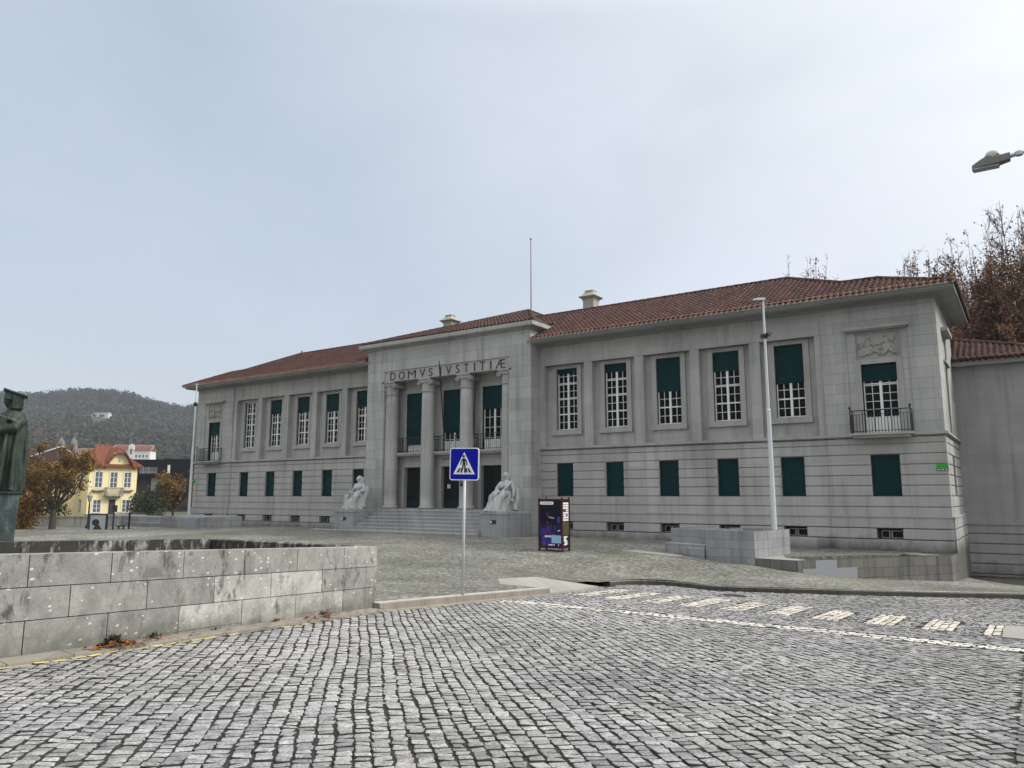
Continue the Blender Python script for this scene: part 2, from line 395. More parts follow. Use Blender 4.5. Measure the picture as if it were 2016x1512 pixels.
# ------------------------------------------------------------ ground levels
SL = .044
def zroad(x, y): return -SL * y
TPS = [(-10.45, 10.8, -.34), (-10.3, 13.2, -.45), (-10.1, 16.3, -.58), (-10.3, 18.6, -.69), (-9.45, 21.4, -.80), (-7.6, 20.95, -.79), (-4.6, 22.6, -.86), (-.4, 25.75, -1.0), (3, 28.2, -1.15),
       (-8.0, 26.2, -.64), (-10.3, 27.0, -.47), (-6.5, 26, -.79), (-5.4, 27.7, -1.02), (-2.5, 31.2, -1.31), (-2.2, 33, -1.42), (-1.5, 38, -1.75), (2, 38, -1.8), (-12.5, 32.4, -.36), (-20, 32.4, -.27), (-20.5, 29.4, -.24), (-31, 29.0, -.24),
       (-15.2, 24.8, -.38), (-35, 32.4, -.25), (-50, 32.4, -.3), (-50, 22, -.3), (-25, 20, -.36), (-20, 12, -.34), (-14, 6, -.26), (-9.9, 4, -.13), (-9.3, -2, .1), (-8.2, -8, .35), (-25, 0, -.2), (-50, 5, -.35), (-75, 20, -.4), (-75, -5, -.4), (-75, 45, -.4)]
_P = np.array(TPS)
def _U(r2): return np.where(r2 > 1e-12, r2 * np.log(np.maximum(r2, 1e-12)), 0)
_n = len(_P); _d = ((_P[:, None, :2] - _P[None, :, :2]) ** 2).sum(-1); _A = np.zeros((_n + 3, _n + 3)); _A[:_n, :_n] = _U(_d) + np.eye(_n) * 2.0
_A[:_n, _n] = 1; _A[:_n, _n + 1:] = _P[:, :2]; _A[_n, :_n] = 1; _A[_n + 1:, :_n] = _P[:, :2].T
_w = np.linalg.solve(_A, np.concatenate([_P[:, 2], np.zeros(3)]))
def zplaza(x, y):
    x = np.asarray(x, float); y = np.asarray(y, float)
    r = (x[..., None] - _P[:, 0]) ** 2 + (y[..., None] - _P[:, 1]) ** 2
    return _U(r) @ _w[:_n] + _w[_n] + _w[_n + 1] * x + _w[_n + 2] * y
def zp(x, y): return float(zplaza(x, y))
def inpoly(px, py, poly):
    r = np.zeros(np.shape(px), bool); n = len(poly); j = n - 1
    for i in range(n):
        xi, yi = poly[i]; xj, yj = poly[j]
        c = ((yi > py) != (yj > py)) & (px < (xj - xi) * (py - yi) / (yj - yi + 1e-12) + xi); r ^= c; j = i
    return r
WL = lambda y: -9.65 - .119 * (y - 4.06)         # outer face of the ring wall
def smooth_line(pts, n=6):
    out = []; P = [np.array(p, float) for p in pts]
    for i in range(len(P) - 1):
        p0, p1, p2, p3 = P[max(i - 1, 0)], P[i], P[i + 1], P[min(i + 2, len(P) - 1)]
        for k in range(n):
            t = k / n; out.append(tuple(.5 * ((2 * p1) + (p2 - p0) * t + (2 * p0 - 5 * p1 + 4 * p2 - p3) * t * t + (-p0 + 3 * p1 - 3 * p2 + p3) * t ** 3)))
    out.append(tuple(P[-1])); return out
KL = [(WL(-8) + .02, -8), (WL(4), 4), (WL(10.75), 10.75)]
KERB_L = [(-10.28, 10.72), (-10.2, 13.2), (-9.98, 16.35)]                     # road edge of the kerb
DROP = [(-9.98, 16.35), (-10.02, 17.6), (-10.2, 19.3)]
KERB_R = smooth_line([(-10.2, 19.3), (-10.05, 20.7), (-9.4, 21.45), (-8.4, 21.35), (-7.45, 20.95), (-6.1, 21.6), (-4.5, 22.55), (-2.4, 24.0), (-.35, 25.6), (3.2, 28.3), (9, 32.6)], 4)
edge = KL + KERB_L + [(-11.4, 16.25), (-12.3, 17.4), (-12.0, 18.9)] + KERB_R
plaza_poly = edge + [(14, 37), (14, 45), (-85, 45), (-85, -8)]
def cdt(poly, step, zf, name, m, bounds, hole=None):
    x0, x1, y0, y1 = bounds
    gx, gy = np.meshgrid(np.arange(x0, x1, step), np.arange(y0, y1, step)); gx = gx.ravel(); gy = gy.ravel()
    k = inpoly(gx, gy, poly); gx = gx[k]; gy = gy[k]
    pts = [Vector(p) for p in poly] + [Vector((a, b)) for a, b in zip(gx, gy)]
    n = len(poly)
    r = delaunay_2d_cdt(pts, [(i, (i + 1) % n) for i in range(n)], [], 1, 1e-5)
    V = np.array([(p.x, p.y, 0) for p in r[0]]); V[:, 2] = zf(V[:, 0], V[:, 1])
    me = bpy.data.meshes.new(name); me.from_pydata([tuple(p) for p in V], [], [tuple(f) for f in r[2]])
    bm = bmesh.new(); bm.from_mesh(me); bmesh.ops.recalc_face_normals(bm, faces=bm.faces)
    for f in bm.faces:
        f.smooth = True
        if f.normal.z < 0: f.normal_flip()
    bm.to_mesh(me); bm.free(); me.materials.append(m)
    o = bpy.data.objects.new(name, me); COL.objects.link(o); return struct(o)
cdt(plaza_poly, 1.0, zplaza, 'plaza', M['plaza'], (-85, 14, -8, 45))

# ground sheet to the horizon, sunk under everything near
gx = np.concatenate([np.linspace(-2600, -120, 26), np.linspace(-100, 100, 51), np.linspace(140, 2600, 20)]); gy = np.concatenate([np.linspace(-900, -60, 12), np.linspace(-40, 120, 41), np.linspace(160, 3200, 24)])
X, Y = np.meshgrid(gx, gy); Z = -.75 - 3.2 * np.clip((X + 62) / 30, 0, 1) ** 2 * (3 - 2 * np.clip((X + 62) / 30, 0, 1)) - .044 * np.clip(Y - 30, 0, 40) * np.clip((X + 62) / 30, 0, 1)
nx = len(gx); ny = len(gy); idx = np.arange(nx * ny).reshape(ny, nx)
struct(link('ground', arr_mesh('ground', np.stack([X, Y, Z], -1).reshape(-1, 3), np.stack([idx[:-1, :-1], idx[:-1, 1:], idx[1:, 1:], idx[1:, :-1]], -1).reshape(-1, 4), M['ground'], smooth=True)))

# road bed
rb = MB(); ys = np.linspace(-12, 60, 37)
for a, b in zip(ys[:-1], ys[1:]): rb.add([(-11.5, a, zroad(0, a) - .012), (16, a, zroad(0, a) - .012), (16, b, zroad(0, b) - .012), (-11.5, b, zroad(0, b) - .012)], [(0, 1, 2, 3)])
# keep the bed out from under the plaza: it lies lower there anyway
struct(rb.build('road', M['bed'], origin=(0, 0, 0)))

# ------------------------------------------------------------ setts (every stone modelled)
def setts(name, C, U, ang, wu, wv, tone, m, gap=.009, gap2=None, h=.035, dome=.0025, jit=.016, lod=True):
    """C (n,2) centres, ang (n) row direction, wu/wv (n) sizes"""
    n = len(C); rs = np.random.RandomState(len(name) * 7 + n)
    # outline of 8 points, roughly a rounded rectangle
    base = np.array([(-1, -.84), (-.86, -1), (.86, -1), (1, -.84), (1, .84), (.86, 1), (-.86, 1), (-1, .84)]) * .5
    k = len(base)
    ou = (wu / 2 - gap / 2)[:, None] * 2 * base[None, :, 0]; ov = (wv / 2 - (gap2 or gap) / 2)[:, None] * 2 * base[None, :, 1]
    corner = rs.uniform(.78, 1.06, (n, 4)); cidx = np.array([0, 0, 1, 1, 2, 2, 3, 3])
    ou = ou * (1 + rs.normal(0, .03, (n, k))) + (rs.normal(0, jit * .35, (n, 4)))[:, cidx]; ov = ov * (1 + rs.normal(0, .03, (n, k))) + (rs.normal(0, jit * .35, (n, 4)))[:, cidx]
    ou *= np.sqrt(corner[:, cidx]); ov *= np.sqrt(corner[:, cidx])
    ca, sa = np.cos(ang)[:, None], np.sin(ang)[:, None]
    rings = []
    tz = np.clip(rs.normal(0, .003, n), -.006, .007); tilt = rs.normal(0, .035, (n, 2))
    for s, dz in ((1.0, -.06), (1.0, -.009), (.965, -.0015), (.80, .0)):
        u = ou * s; v = ov * s
        x = C[:, 0:1] + u * ca - v * sa; y = C[:, 1:2] + u * sa + v * ca
        z = zroad(x, y) + dz + dome * (1 - s) * 2 + tz[:, None] + (tilt[:, 0:1] * u + tilt[:, 1:2] * v) * (dz > -.03) + rs.normal(0, .0012, (n, k)) * (dz > -.03)
        rings.append(np.stack([x, y, z], -1))
    cen = np.stack([C[:, 0], C[:, 1], zroad(C[:, 0], C[:, 1]) + dome + tz], -1)[:, None, :]
    V = np.concatenate(rings + [cen], 1)                                           # (n, 4k+1, 3)
    fs = []
    for r in range(3):
        for i in range(k): fs.append((r * k + i, r * k + (i + 1) % k, (r + 1) * k + (i + 1) % k, (r + 1) * k + i))
    tri = [(3 * k + i, 3 * k + (i + 1) % k, 4 * k, 4 * k) for i in range(k)]
    # top as quads: pair outline points with the centre
    top = [(3 * k + i, 3 * k + i + 1, 3 * k + (i + 2) % k, 4 * k) for i in range(0, k, 2)]
    fs = np.array(fs + top); nv = V.shape[1]
    Fq = (fs[None] + (np.arange(n) * nv)[:, None, None]).reshape(-1, 4)
    me = arr_mesh(name, V.reshape(-1, 3), Fq, m, np.repeat(tone, len(fs)), smooth=False)
    me.materials.append(M['grit']); mi = np.zeros(len(fs), np.int32); mi[:2 * k] = 1        # flanks stay coated with the grit of the joints
    me.polygons.foreach_set('material_index', np.tile(mi, n)); me.update()
    return struct(link(name, me))
def in_view(C, mx=260, near=.3):
    d = C - np.zeros(2); lat = d @ EX; fw = C[:, 0] * EX[1] + C[:, 1] * EY[1]
    lat = C[:, 0] * EX[0] + C[:, 1] * EY[0]
    return (fw > -.5) & (np.abs(lat) < .86 * fw + 2.6)
road_poly = [(-7.6, -4), (WL(4) + .42, 4), (-10.02, 10.7), (-9.95, 13.2), (-9.74, 16.3), (-9.8, 17.6), (-9.95, 19.2)] + [(x + .06, y - .13) for x, y in KERB_R[3:]] + [(9, 22), (9, -4)]
rs = np.random.RandomState(3)
def rowset(u0, u1, v0, v1, wu, wv, ang, org, stagger=True, wob=.03):
    Cs = []; WU = []; WV = []
    v = v0; i = 0
    while v < v1:
        w = wv * rs.uniform(.9, 1.1); n = int((u1 - u0) / wu) + 2
        ws = wu * rs.uniform(.84, 1.18, n); us = u0 + np.cumsum(ws) - ws / 2 + (rs.uniform(0, wu) if stagger else 0)
        Cs.append(np.stack([us, np.full(n, v + w / 2)], -1)); WU.append(ws); WV.append(w * rs.uniform(.92, 1.04, n)); v += w; i += 1
    C = np.concatenate(Cs); WU = np.concatenate(WU); WV = np.concatenate(WV)
    # slow wobble of the rows
    C = C + wob * np.stack([np.sin(C[:, 1] * 1.3 + .7 * np.sin(C[:, 0] * .9)), np.sin(C[:, 0] * 1.1 + 1.2 * np.sin(C[:, 1] * .6)) + .4 * np.sin(C[:, 0] * 3.7 + C[:, 1] * 5.1)], -1) + rs.normal(0, .0035, C.shape)
    ca, sa = math.cos(ang), math.sin(ang)
    W = np.stack([org[0] + C[:, 0] * ca - C[:, 1] * sa, org[1] + C[:, 0] * sa + C[:, 1] * ca], -1)
    return W, WU, WV
def tones(C, lo=.12, hi=.95, sc=.5):
    t = rs.beta(2.2, 2.2, len(C)) * (hi - lo) + lo
    pn = np.array([mnoise.noise(Vector((x * sc, y * sc, 3.3))) for x, y in C]); return np.clip(t + pn * .30 + .12 * np.clip((-C[:, 0] - 4.5) / 3, -1, 1), 0, 1)
ZB0, ZB1 = 15.3, 18.6
LINE0, LINE1 = 13.75, 14.05
LINE = lambda x: 14.1 - .035 * (x + 9.4) if x > -9.6 else 14.1
lineY = lambda x: 14.12 - .03 * (x + 6.0) * (x > -6.0)
# diagonal field: most of it coursed along (-X,+Y), a patch near the viewer coursed across it
ORG = np.array([-4.0, 5.9]); c45 = math.cos(R(45))
def in_patch(C, mg=0): q = C - ORG; u = (q[:, 0] + q[:, 1]) * c45; v = (-q[:, 0] + q[:, 1]) * c45; return (v < .0) & (u > -1.05 - mg) & (u < 1.85 + mg), u, v
for patch in (False,):
    if patch: C, wu, wv = rowset(-16, 26, -16, 0, .135, .106, R(45), tuple(ORG), wob=.016)
    else: C, wu, wv = rowset(-14, 26, -16, 22, .106, .136, R(135), tuple(ORG), wob=.018)
    k = inpoly(C[:, 0], C[:, 1], road_poly) & in_view(C); k &= ~((C[:, 1] > ZB0 - .1) & (C[:, 1] < ZB1) & (C[:, 0] > -9.7))
    ln = np.abs(C[:, 1] - lineY(C[:, 0])) < .29; k &= ~(ln & (C[:, 0] > -9.75)); k &= C[:, 0] < -.28
    k &= ~((C[:, 0] > -1.2) & (C[:, 1] > 15.2) & (C[:, 1] < 17.7))
    ip, _, _ = in_patch(C, .035 if patch else 0); pass
    C, wu, wv = C[k], wu[k], wv[k]
    if patch: setts('road_setts', C, None, np.full(len(C), R(45)) + rs.normal(0, .045, len(C)), wu, wv, tones(C), M['sett'], gap=.017, gap2=.014)
    else: setts('road_setts', C, None, np.full(len(C), R(135)) + rs.normal(0, .045, len(C)), wu, wv, tones(C), M['sett'], gap=.009, gap2=.0105)
# right strip in the other bond
C, wu, wv = rowset(-6, 16, 0, 5, .15, .11, R(90), (3.2, 0), wob=.01)
k = in_view(C) & (C[:, 0] > -.19) & (C[:, 0] < 3.2) & (C[:, 1] < 24) & ~((C[:, 1] > 15.3) & (C[:, 1] < 17.6)); C, wu, wv = C[k], wu[k], wv[k]
setts('road_setts', C, None, np.full(len(C), R(90)) + rs.normal(0, .03, len(C)), wu, wv, tones(C, .05, .6), M['sett'])
ys = np.arange(4.5, 15.2, .125); C = np.stack([np.full(len(ys), -.225) + rs.normal(0, .004, len(ys)), ys], -1)
setts('road_setts', C, None, np.full(len(C), R(90)) + rs.normal(0, .03, len(C)), np.full(len(C), .124), np.full(len(C), .085), tones(C, .05, .5), M['sett'])
# crossing zone, bonded square
C, wu, wv = rowset(-10, 3.5, ZB0 - .1, ZB1, .118, .118, 0, (0, 0), wob=.012)
k = inpoly(C[:, 0], C[:, 1], road_poly) & in_view(C) & ~((C[:, 0] > -.62) & (C[:, 1] > 15.35) & (C[:, 1] < 17.55)); C, wu, wv = C[k], wu[k], wv[k]
zc = np.zeros(len(C), bool); BC = []; BU = []; BV = []
for i in range(10):                                                 # each bar: four stones wide, laid in straight columns
    xc = -9.45 + i * .961 + .17; y0 = 16.6 - .11 * i; y1 = 19.0 - .17 * i; zc |= (np.abs(C[:, 0] - xc) < .29) & (C[:, 1] > y0 - .05) & (C[:, 1] < y1 + .05)
    for q in range(4):
        yq = y0 + rs.uniform(-.02, .02)
        while yq < y1 - .05: L = rs.uniform(.125, .165); BC.append((xc + (q - 1.5) * .126 + rs.normal(0, .003), yq + L / 2)); BU.append(.126); BV.append(L); yq += L
a = rs.normal(0, .03, len(C)); t = tones(C)
setts('road_setts', C[~zc], None, a[~zc], wu[~zc], wv[~zc], t[~zc] * .9, M['sett'])
BC = np.array(BC); setts('zebra_crossing', BC, None, rs.normal(0, .02, len(BC)), np.array(BU), np.array(BV), rs.uniform(.2, 1, len(BC)), M['sett_cream'], gap=.006)
# white stop line, two stones wide
xs = np.arange(-9.7, 3.2, .155); C = np.concatenate([np.stack([xs + o, lineY(xs) + dy], -1) for o, dy in ((0, -.155), (.07, .0), (.02, .155))])
C += rs.normal(0, .006, C.shape)
setts('road_line', C, None, rs.normal(-.02, .04, len(C)), np.full(len(C), .152) * rs.uniform(.9, 1.08, len(C)), np.full(len(C), .155), rs.uniform(0, 1, len(C)), M['sett_white'], gap=.006)
# painted yellow edge stones along the kerb strip
ys = np.arange(1.0, 14.2, .21); xs = np.where(ys < 10.75, WL(ys) + .36, np.interp(ys, [10.75, 13.2, 16.3], [-10.08, -9.98, -9.76]))
kk = rs.uniform(size=len(ys)) < np.where(ys < 6.5, .95, .6); xs, ys = xs[kk], ys[kk]; C = np.stack([xs, ys], -1)
setts('kerb_line', C, None, np.full(len(C), R(96)) + rs.normal(0, .04, len(C)), np.full(len(C), .2), np.full(len(C), .095) * rs.uniform(.7, 1.2, len(C)), np.clip(1.15 - ys / 13 + rs.normal(0, .2, len(C)), 0, 1), M['yellow_line'])

# flush strip below the ring wall and the gutter strip past it
sb = MB()
yy = np.linspace(-8, 10.75, 26)
for a, b in zip(yy[:-1], yy[1:]):
    g_ = .006; sb.prism([(WL(a) - .05, a + g_), (WL(a) + .31, a + g_), (WL(b) + .31, b - g_), (WL(b) - .05, b - g_)], [zroad(0, a) - .1] * 2 + [zroad(0, b) - .1] * 2, [zroad(0, a) + .045, zroad(0, a) + .028, zroad(0, b) + .028, zroad(0, b) + .045])
gut = KERB_L + DROP[1:]
for (ax, ay), (bx, by) in zip(gut[:-1], gut[1:]):
    m_ = max(1, int(abs(by - ay) / 1.0))
    for q in range(m_):
        a0 = (ax + (bx - ax) * q / m_, ay + (by - ay) * q / m_); a1 = (ax + (bx - ax) * (q + 1) / m_, ay + (by - ay) * (q + 1) / m_)
        sb.prism([a0, (a0[0] + .2, a0[1]), (a1[0] + .2, a1[1] - .008), (a1[0], a1[1] - .008)], [zroad(0, a0[1]) - .1] * 2 + [zroad(0, a1[1]) - .1] * 2, [zroad(0, a0[1]) + .012] * 2 + [zroad(0, a1[1]) + .012] * 2)
struct(sb.build('gutter_strip', stone('dirty gutter stone', (.26, .243, .21), rows=3, width=1.1, zoff=-9, var=.08, streak=.35, speck=.25), origin=(0, 0, 0)))
def kerb(line, name, face, h=.14, w=.24):
    kt_ = MB(); kb = MB(); P = [np.array(p) for p in line]
    for i in range(len(P) - 1):
        d = P[i + 1] - P[i]; L = np.linalg.norm(d); d = d / L; nrm = np.array([-d[1], d[0]]); m_ = max(1, round(L / 1.1))
        for q in range(m_):
            a = P[i] + d * (L * q / m_ + .004); b = P[i] + d * (L * (q + 1) / m_ - .004)
            ha = hb = h
            za, zb = zroad(*a), zroad(*b)
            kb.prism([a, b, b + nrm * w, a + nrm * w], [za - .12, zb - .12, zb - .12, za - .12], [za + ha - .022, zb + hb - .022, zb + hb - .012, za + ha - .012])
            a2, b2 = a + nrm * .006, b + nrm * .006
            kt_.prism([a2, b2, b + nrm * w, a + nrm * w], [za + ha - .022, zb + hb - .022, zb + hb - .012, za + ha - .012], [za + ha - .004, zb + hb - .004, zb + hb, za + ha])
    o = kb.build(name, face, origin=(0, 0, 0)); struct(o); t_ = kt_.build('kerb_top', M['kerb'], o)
M['kerb_face'] = stone('dirty kerb face', (.25, .22, .185), rows=3, width=1.1, zoff=-9, var=.1, streak=.4, speck=.25); M['kerb_dark'] = stone('dark brown kerb face', (.075, .07, .06), rows=3, width=1.1, zoff=-9, var=.1, streak=.4, speck=.3)  # right kerb face coloured darker than the left one and the kerb tops
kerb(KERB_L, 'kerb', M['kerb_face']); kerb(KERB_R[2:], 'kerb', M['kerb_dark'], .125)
# dropped kerb slab
rp = [(-9.98, 16.35), (-10.02, 17.6), (-10.2, 19.3), (-12.0, 18.9), (-12.3, 17.4), (-11.4, 16.25)]
db = MB(); db.prism(rp, -1.3, [zroad(*p) + .02 for p in rp[:3]] + [zp(*p) + .003 for p in rp[3:]])
struct(db.build('ramp_slab', M['pave'], origin=(0, 0, 0)))
sl = MB(); sl.prism([(-.6, 15.4), (1.6, 15.2), (1.6, 17.4), (-.6, 17.5)], -1.1, [zroad(0, 15.4) + .012, zroad(0, 15.2) + .012, zroad(0, 17.4) + .012, zroad(0, 17.5) + .012])
struct(sl.build('refuge_slab', M['pave'], origin=(0, 0, 0)))
mh = MB(); c0 = (-6.5, 19.5)
mh.lathe([(.0, zroad(0, 19.5) - .05), (.36, zroad(0, 19.5) - .05), (.36, zroad(0, 19.5) + .008), (.0, zroad(0, 19.5) + .008)], *c0, n=28)
tag(mh.build('manhole_cover', M['iron']), 'round dark iron manhole cover in the cobbles behind the zebra stripes', 'manhole cover')

# ============================================================ the courthouse
D, CX = 32.6, -26.2
ch = thing('courthouse', (CX, D, -.3), 'long two storey granite courthouse with red tiled roof, columned portico and green shutters', 'courthouse')
def fmap(y0): return lambda u, d, z: (u, y0 + d, z)
def smap(x0): return lambda u, d, z: (x0 - d, u, z)
def wbox(mb, mp, u0, u1, d0, d1, z0, z1):
    vs = [mp(u, d, z) for z in (z0, z1) for u, d in ((u0, d0), (u1, d0), (u1, d1), (u0, d1))]
    mb.add(vs, [(3, 2, 1, 0), (4, 5, 6, 7), (0, 1, 5, 4), (1, 2, 6, 5), (2, 3, 7, 6), (3, 0, 4, 7)])
def spans(u0, u1, ops):
    out = []; a = u0
    for o0, o1 in sorted(ops):
        if o1 <= u0 or o0 >= u1: continue
        if o0 > a: out.append((a, min(o0, u1)))
        a = max(a, o1)
    if a < u1: out.append((a, u1))
    return out
def wall_panel(mb, mp, u0, u1, z0, z1, ops, d0=0., d1=.5):
    """plain wall with rectangular openings (ua,ub,za,zb)"""
    zs = sorted({z0, z1, *[min(max(o[2], z0), z1) for o in ops], *[min(max(o[3], z0), z1) for o in ops]})
    for a, b in zip(zs[:-1], zs[1:]):
        if b - a < 1e-6: continue
        for s0, s1 in spans(u0, u1, [(o[0], o[1]) for o in ops if o[2] < b - 1e-6 and o[3] > a + 1e-6]): wbox(mb, mp, s0, s1, d0, d1, a, b)
def rustic(mb, mp, u0, u1, joints, ops, gap=.040, gd=.055, proud=lambda z: 0.0):
    for a, b in zip(joints[:-1], joints[1:]):
        pz = proud((a + b) / 2)
        ga = gap / 2
        for s0, s1 in spans(u0, u1, [(o[0], o[1]) for o in ops if o[2] < b - .02 and o[3] > a + .02]):
            zb = b - ga; za = a + ga
            # front block with a bevelled arris top and bottom
            vs = [mp(s0, gd + .02, za), mp(s0, -pz + .012, za), mp(s0, -pz, za + .016), mp(s0, -pz, zb - .016), mp(s0, -pz + .012, zb), mp(s0, gd + .02, zb)]
            vs += [mp(s1, gd + .02, za), mp(s1, -pz + .012, za), mp(s1, -pz, za + .016), mp(s1, -pz, zb - .016), mp(s1, -pz + .012, zb), mp(s1, gd + .02, zb)]
            mb.add(vs, [(i, i + 6, (i + 1) % 6 + 6, (i + 1) % 6) for i in range(6)] + [(0, 1, 2, 3, 4, 5), (11, 10, 9, 8, 7, 6)])
    e = .004
    wall_panel(mb, mp, u0 + e, u1 - e, joints[0], joints[-1] - .01, [(o[0] - e, o[1] + e, o[2] - e, o[3] + e) for o in ops], gd, .5)
JT = [-2.0, .02, .43, .87, 1.24, 1.655, 2.055, 2.455, 2.86, 3.265, 3.67, 3.93]
LWX = [CX + s * (7.17 + 2.73 * k) for s in (1, -1) for k in range(5)]
CWX = [CX + 21.6, CX - 21.6]
lw_ops = [(x - .475, x + .475, 1.655, 3.265) for x in LWX] + [(x - .52, x + .52, 1.655, 3.265) for x in CWX] + [(CX - 6.55 - .9 + .4, CX - 6.55 + .4, 1.655, 3.265)][:0]
vent_ops = [(x - .465, x + .465, .02, .43) for x in LWX + CWX]
ops = lw_ops + vent_ops
yw = D + .08
pr = lambda z: .07 if z < .87 else 0.0
WZ0, WZ1 = 4.965, 8.075
MO = ((.85, .905, .1), (3.945, 3.985, .03), (3.985, 4.065, .12), (4.065, 4.10, .07))
for s in (-1, 1):
    base = MB(); a, b = sorted((CX + s * 5.7, CX + s * 19.52)); rustic(base, fmap(yw), a, b, JT, ops, proud=pr); base.build('rusticated_wall', M['rustic'], ch)
    base = MB(); a2, b2 = sorted((CX + s * 19.52, CX + s * 23.72)); rustic(base, fmap(D), a2, b2, JT, ops, proud=pr); base.build('rusticated_wall', M['rustic'], ch)
    for nm, mo in (('plinth_moulding', MO[:1]), ('string_course', MO[1:])):
        tr = MB()
        for z0, z1, p in mo: tr.box(a + .02 * (s > 0), b - .02 * (s < 0), yw - p, yw + .3, z0, z1)
        tr.build(nm, M['trim'], ch); tr = MB()
        for z0, z1, p in mo: tr.box(a2 - (p if s < 0 else -.01), b2 + (p if s > 0 else -.01), D - p, D + .3, z0, z1)
        tr.build(nm, M['trim'], ch)
        if s > 0:
            tr = MB()
            for z0, z1, p in mo: tr.box(CX + 23.4, CX + 23.72 + p, D + .3, 39.0, z0, z1)
            tr.build(nm, M['trim'], ch)
    x = CX + s * 21.6; a_, b_ = (x - 2.08, x + 2.12) if s > 0 else (x - 2.12, x + 2.08); ub = MB()
    wall_panel(ub, fmap(D), a_, b_, 4.10, 9.34, [(x - 1.13, x + 1.13, 4.10, 8.21)], 0, .5)
    wall_panel(ub, fmap(D + .05), x - 1.13, x + 1.13, 4.10, 8.21, [(x - .64, x + .64, 4.10, 6.87), (x - .80, x + .80, 7.10, 8.12)], 0, .4)
    if s < 0: ub.box(CX - 23.72, CX - 23.3, D + .5, 39.0, -1.0, 9.34)
    ub.build('end_bay_wall', M['granite'], ch)
    uw = MB(); rw = MB(); a, b = sorted((CX + s * 5.6, CX + s * 19.52))
    wall_panel(rw, fmap(yw + .34), a, b, 4.09, 8.29, [(x - .63, x + .63, WZ0 - .04, WZ1 + .03) for x in LWX], 0, .3)
    wbox(uw, fmap(yw), a, b, 0, .6, 8.285, 9.34); uw.box(a, b, yw - .02, yw + .1, 8.26, 8.30)
    rw.build('upper_wall', M['smooth'], ch); uw.build('frieze', M['smooth'], ch)
base = MB(); rustic(base, smap(CX + 23.72), D + .06, 39.0, JT, [(34.9, 35.95, 1.655, 3.265)], proud=pr); base.build('rusticated_wall', M['rustic'], ch)
ub = MB(); wall_panel(ub, smap(CX + 23.72), D + .5, 39.0, 4.10, 9.34, [(34.55, 36.3, 4.10, 8.21)], 0, .5)
wall_panel(ub, smap(CX + 23.66), 34.55, 36.3, 4.10, 8.21, [(34.95, 35.9, 4.10, 6.9)], 0, .4); ub.build('side_wall', M['granite'], ch)
for s in (-1, 1):
    for k in range(-1, 5):
        x = CX + s * (8.55 + 2.73 * k - (.02 if k == 4 else 0)); pb = MB()
        pb.box(x - .225, x + .225, yw + .002, yw + .36, 4.10, 8.262); pb.build('pilaster', M['smooth'], ch, bevel=.008)
# cornice and eaves soffit
for s in (-1, 1):
    co = MB(); a, b = (CX + 5.55, CX + 24.45) if s > 0 else (CX - 24.12, CX - 5.45)
    for y0, z0, z1 in ((D - .10, 9.24, 9.345), (31.80, 9.34, 9.40), (31.72, 9.395, 9.53)): co.box(a if y0 < 32 else a + .40 * (s < 0), b if y0 < 32 else b - .63 * (s > 0), y0, 33.2, z0, z1)
    if s > 0:
        for x0, z0, z1 in ((CX + 23.82, 9.24, 9.344), (CX + 24.37, 9.341, 9.399), (CX + 24.45, 9.396, 9.531)): co.box(CX + 23.3, x0 - .002, 33.2, 39.3, z0, z1)
    else:
        for x0, z0, z1 in ((CX - 24.05, 9.341, 9.399), (CX - 24.12, 9.396, 9.531)): co.box(x0 + .002, CX - 23.3, 33.2, 39.3, z0, z1)
    co.build('cornice', M['soffit'], ch)
# ---- windows
def sash(parent, x, y, z0, z1, w, rows, cols=2, split=(), thick=.045):
    """white frame grid; split = z of doubled rails; rows = z of thin glazing bars"""
    f = MB(); t = thick; y0, y1 = y - .05, y + .03
    f.box(x - w / 2, x - w / 2 + t, y0, y1, z0, z1); f.box(x + w / 2 - t, x + w / 2, y0, y1, z0, z1)
    f.box(x - .05, x + .05, y0 - .012, y1, z0, z1)
    zs = [z0 + t / 2] + list(split) + [z1 - t / 2]
    for z in zs:
        for a, b in ((x - w / 2 + t, x - .05), (x + .05, x + w / 2 - t)):
            if z in split: f.box(a, b, y0 + .004, y1, z - .047, z - .012); f.box(a, b, y0 + .004, y1, z + .012, z + .047)
            else: f.box(a, b, y0 + .004, y1, z - t / 2, z + t / 2)
    for s in (-1, 1):
        a, b = sorted((x + s * .05, x + s * (w / 2 - t)))
        for k in range(1, cols): xx = a + (b - a) * k / cols; f.box(xx - .011, xx + .011, y0 + .02, y1 - .01, z0 + t, z1 - t)
        for z in rows: f.box(a, b, y0 + .022, y1 - .012, z - .011, z + .011)
    f.build('frame', M['white'], parent)
def shutter(parent, x, y, z0, z1, w):
    """roller shutter of narrow slats"""
    s = MB(); n = max(2, int((z1 - z0) / .055)); h = (z1 - z0) / n
    for i in range(n): s.prismf([(-w / 2, 0), (w / 2, 0), (w / 2, h * .97), (-w / 2, h * .97)], ((x, y, z0 + i * h), (1, 0, 0), (0, 0, 1), (0, -1, 0)), 0, .010 + .006 * (i % 2))
    s.box(x - w / 2, x + w / 2, y + .001, y + .02, z0, z1)
    s.build('shutter', M['shutter'], parent)
def pane(parent, x, y, z0, z1, w):
    g_ = MB().box(x - w / 2, x + w / 2, y, y + .02, z0, z1); g_.build('pane', M['glass'], parent)
    r = MB().box(x - w / 2 - .3, x + w / 2 + .3, y + .25, y + .3, z0 - .2, z1 + .2)
yg = yw + .50
SH = {0: .08, 1: .13, 2: .51, 3: .28, 4: .53}; SHL = {4: 0, 3: .30, 2: .315, 1: .35, 0: .32}
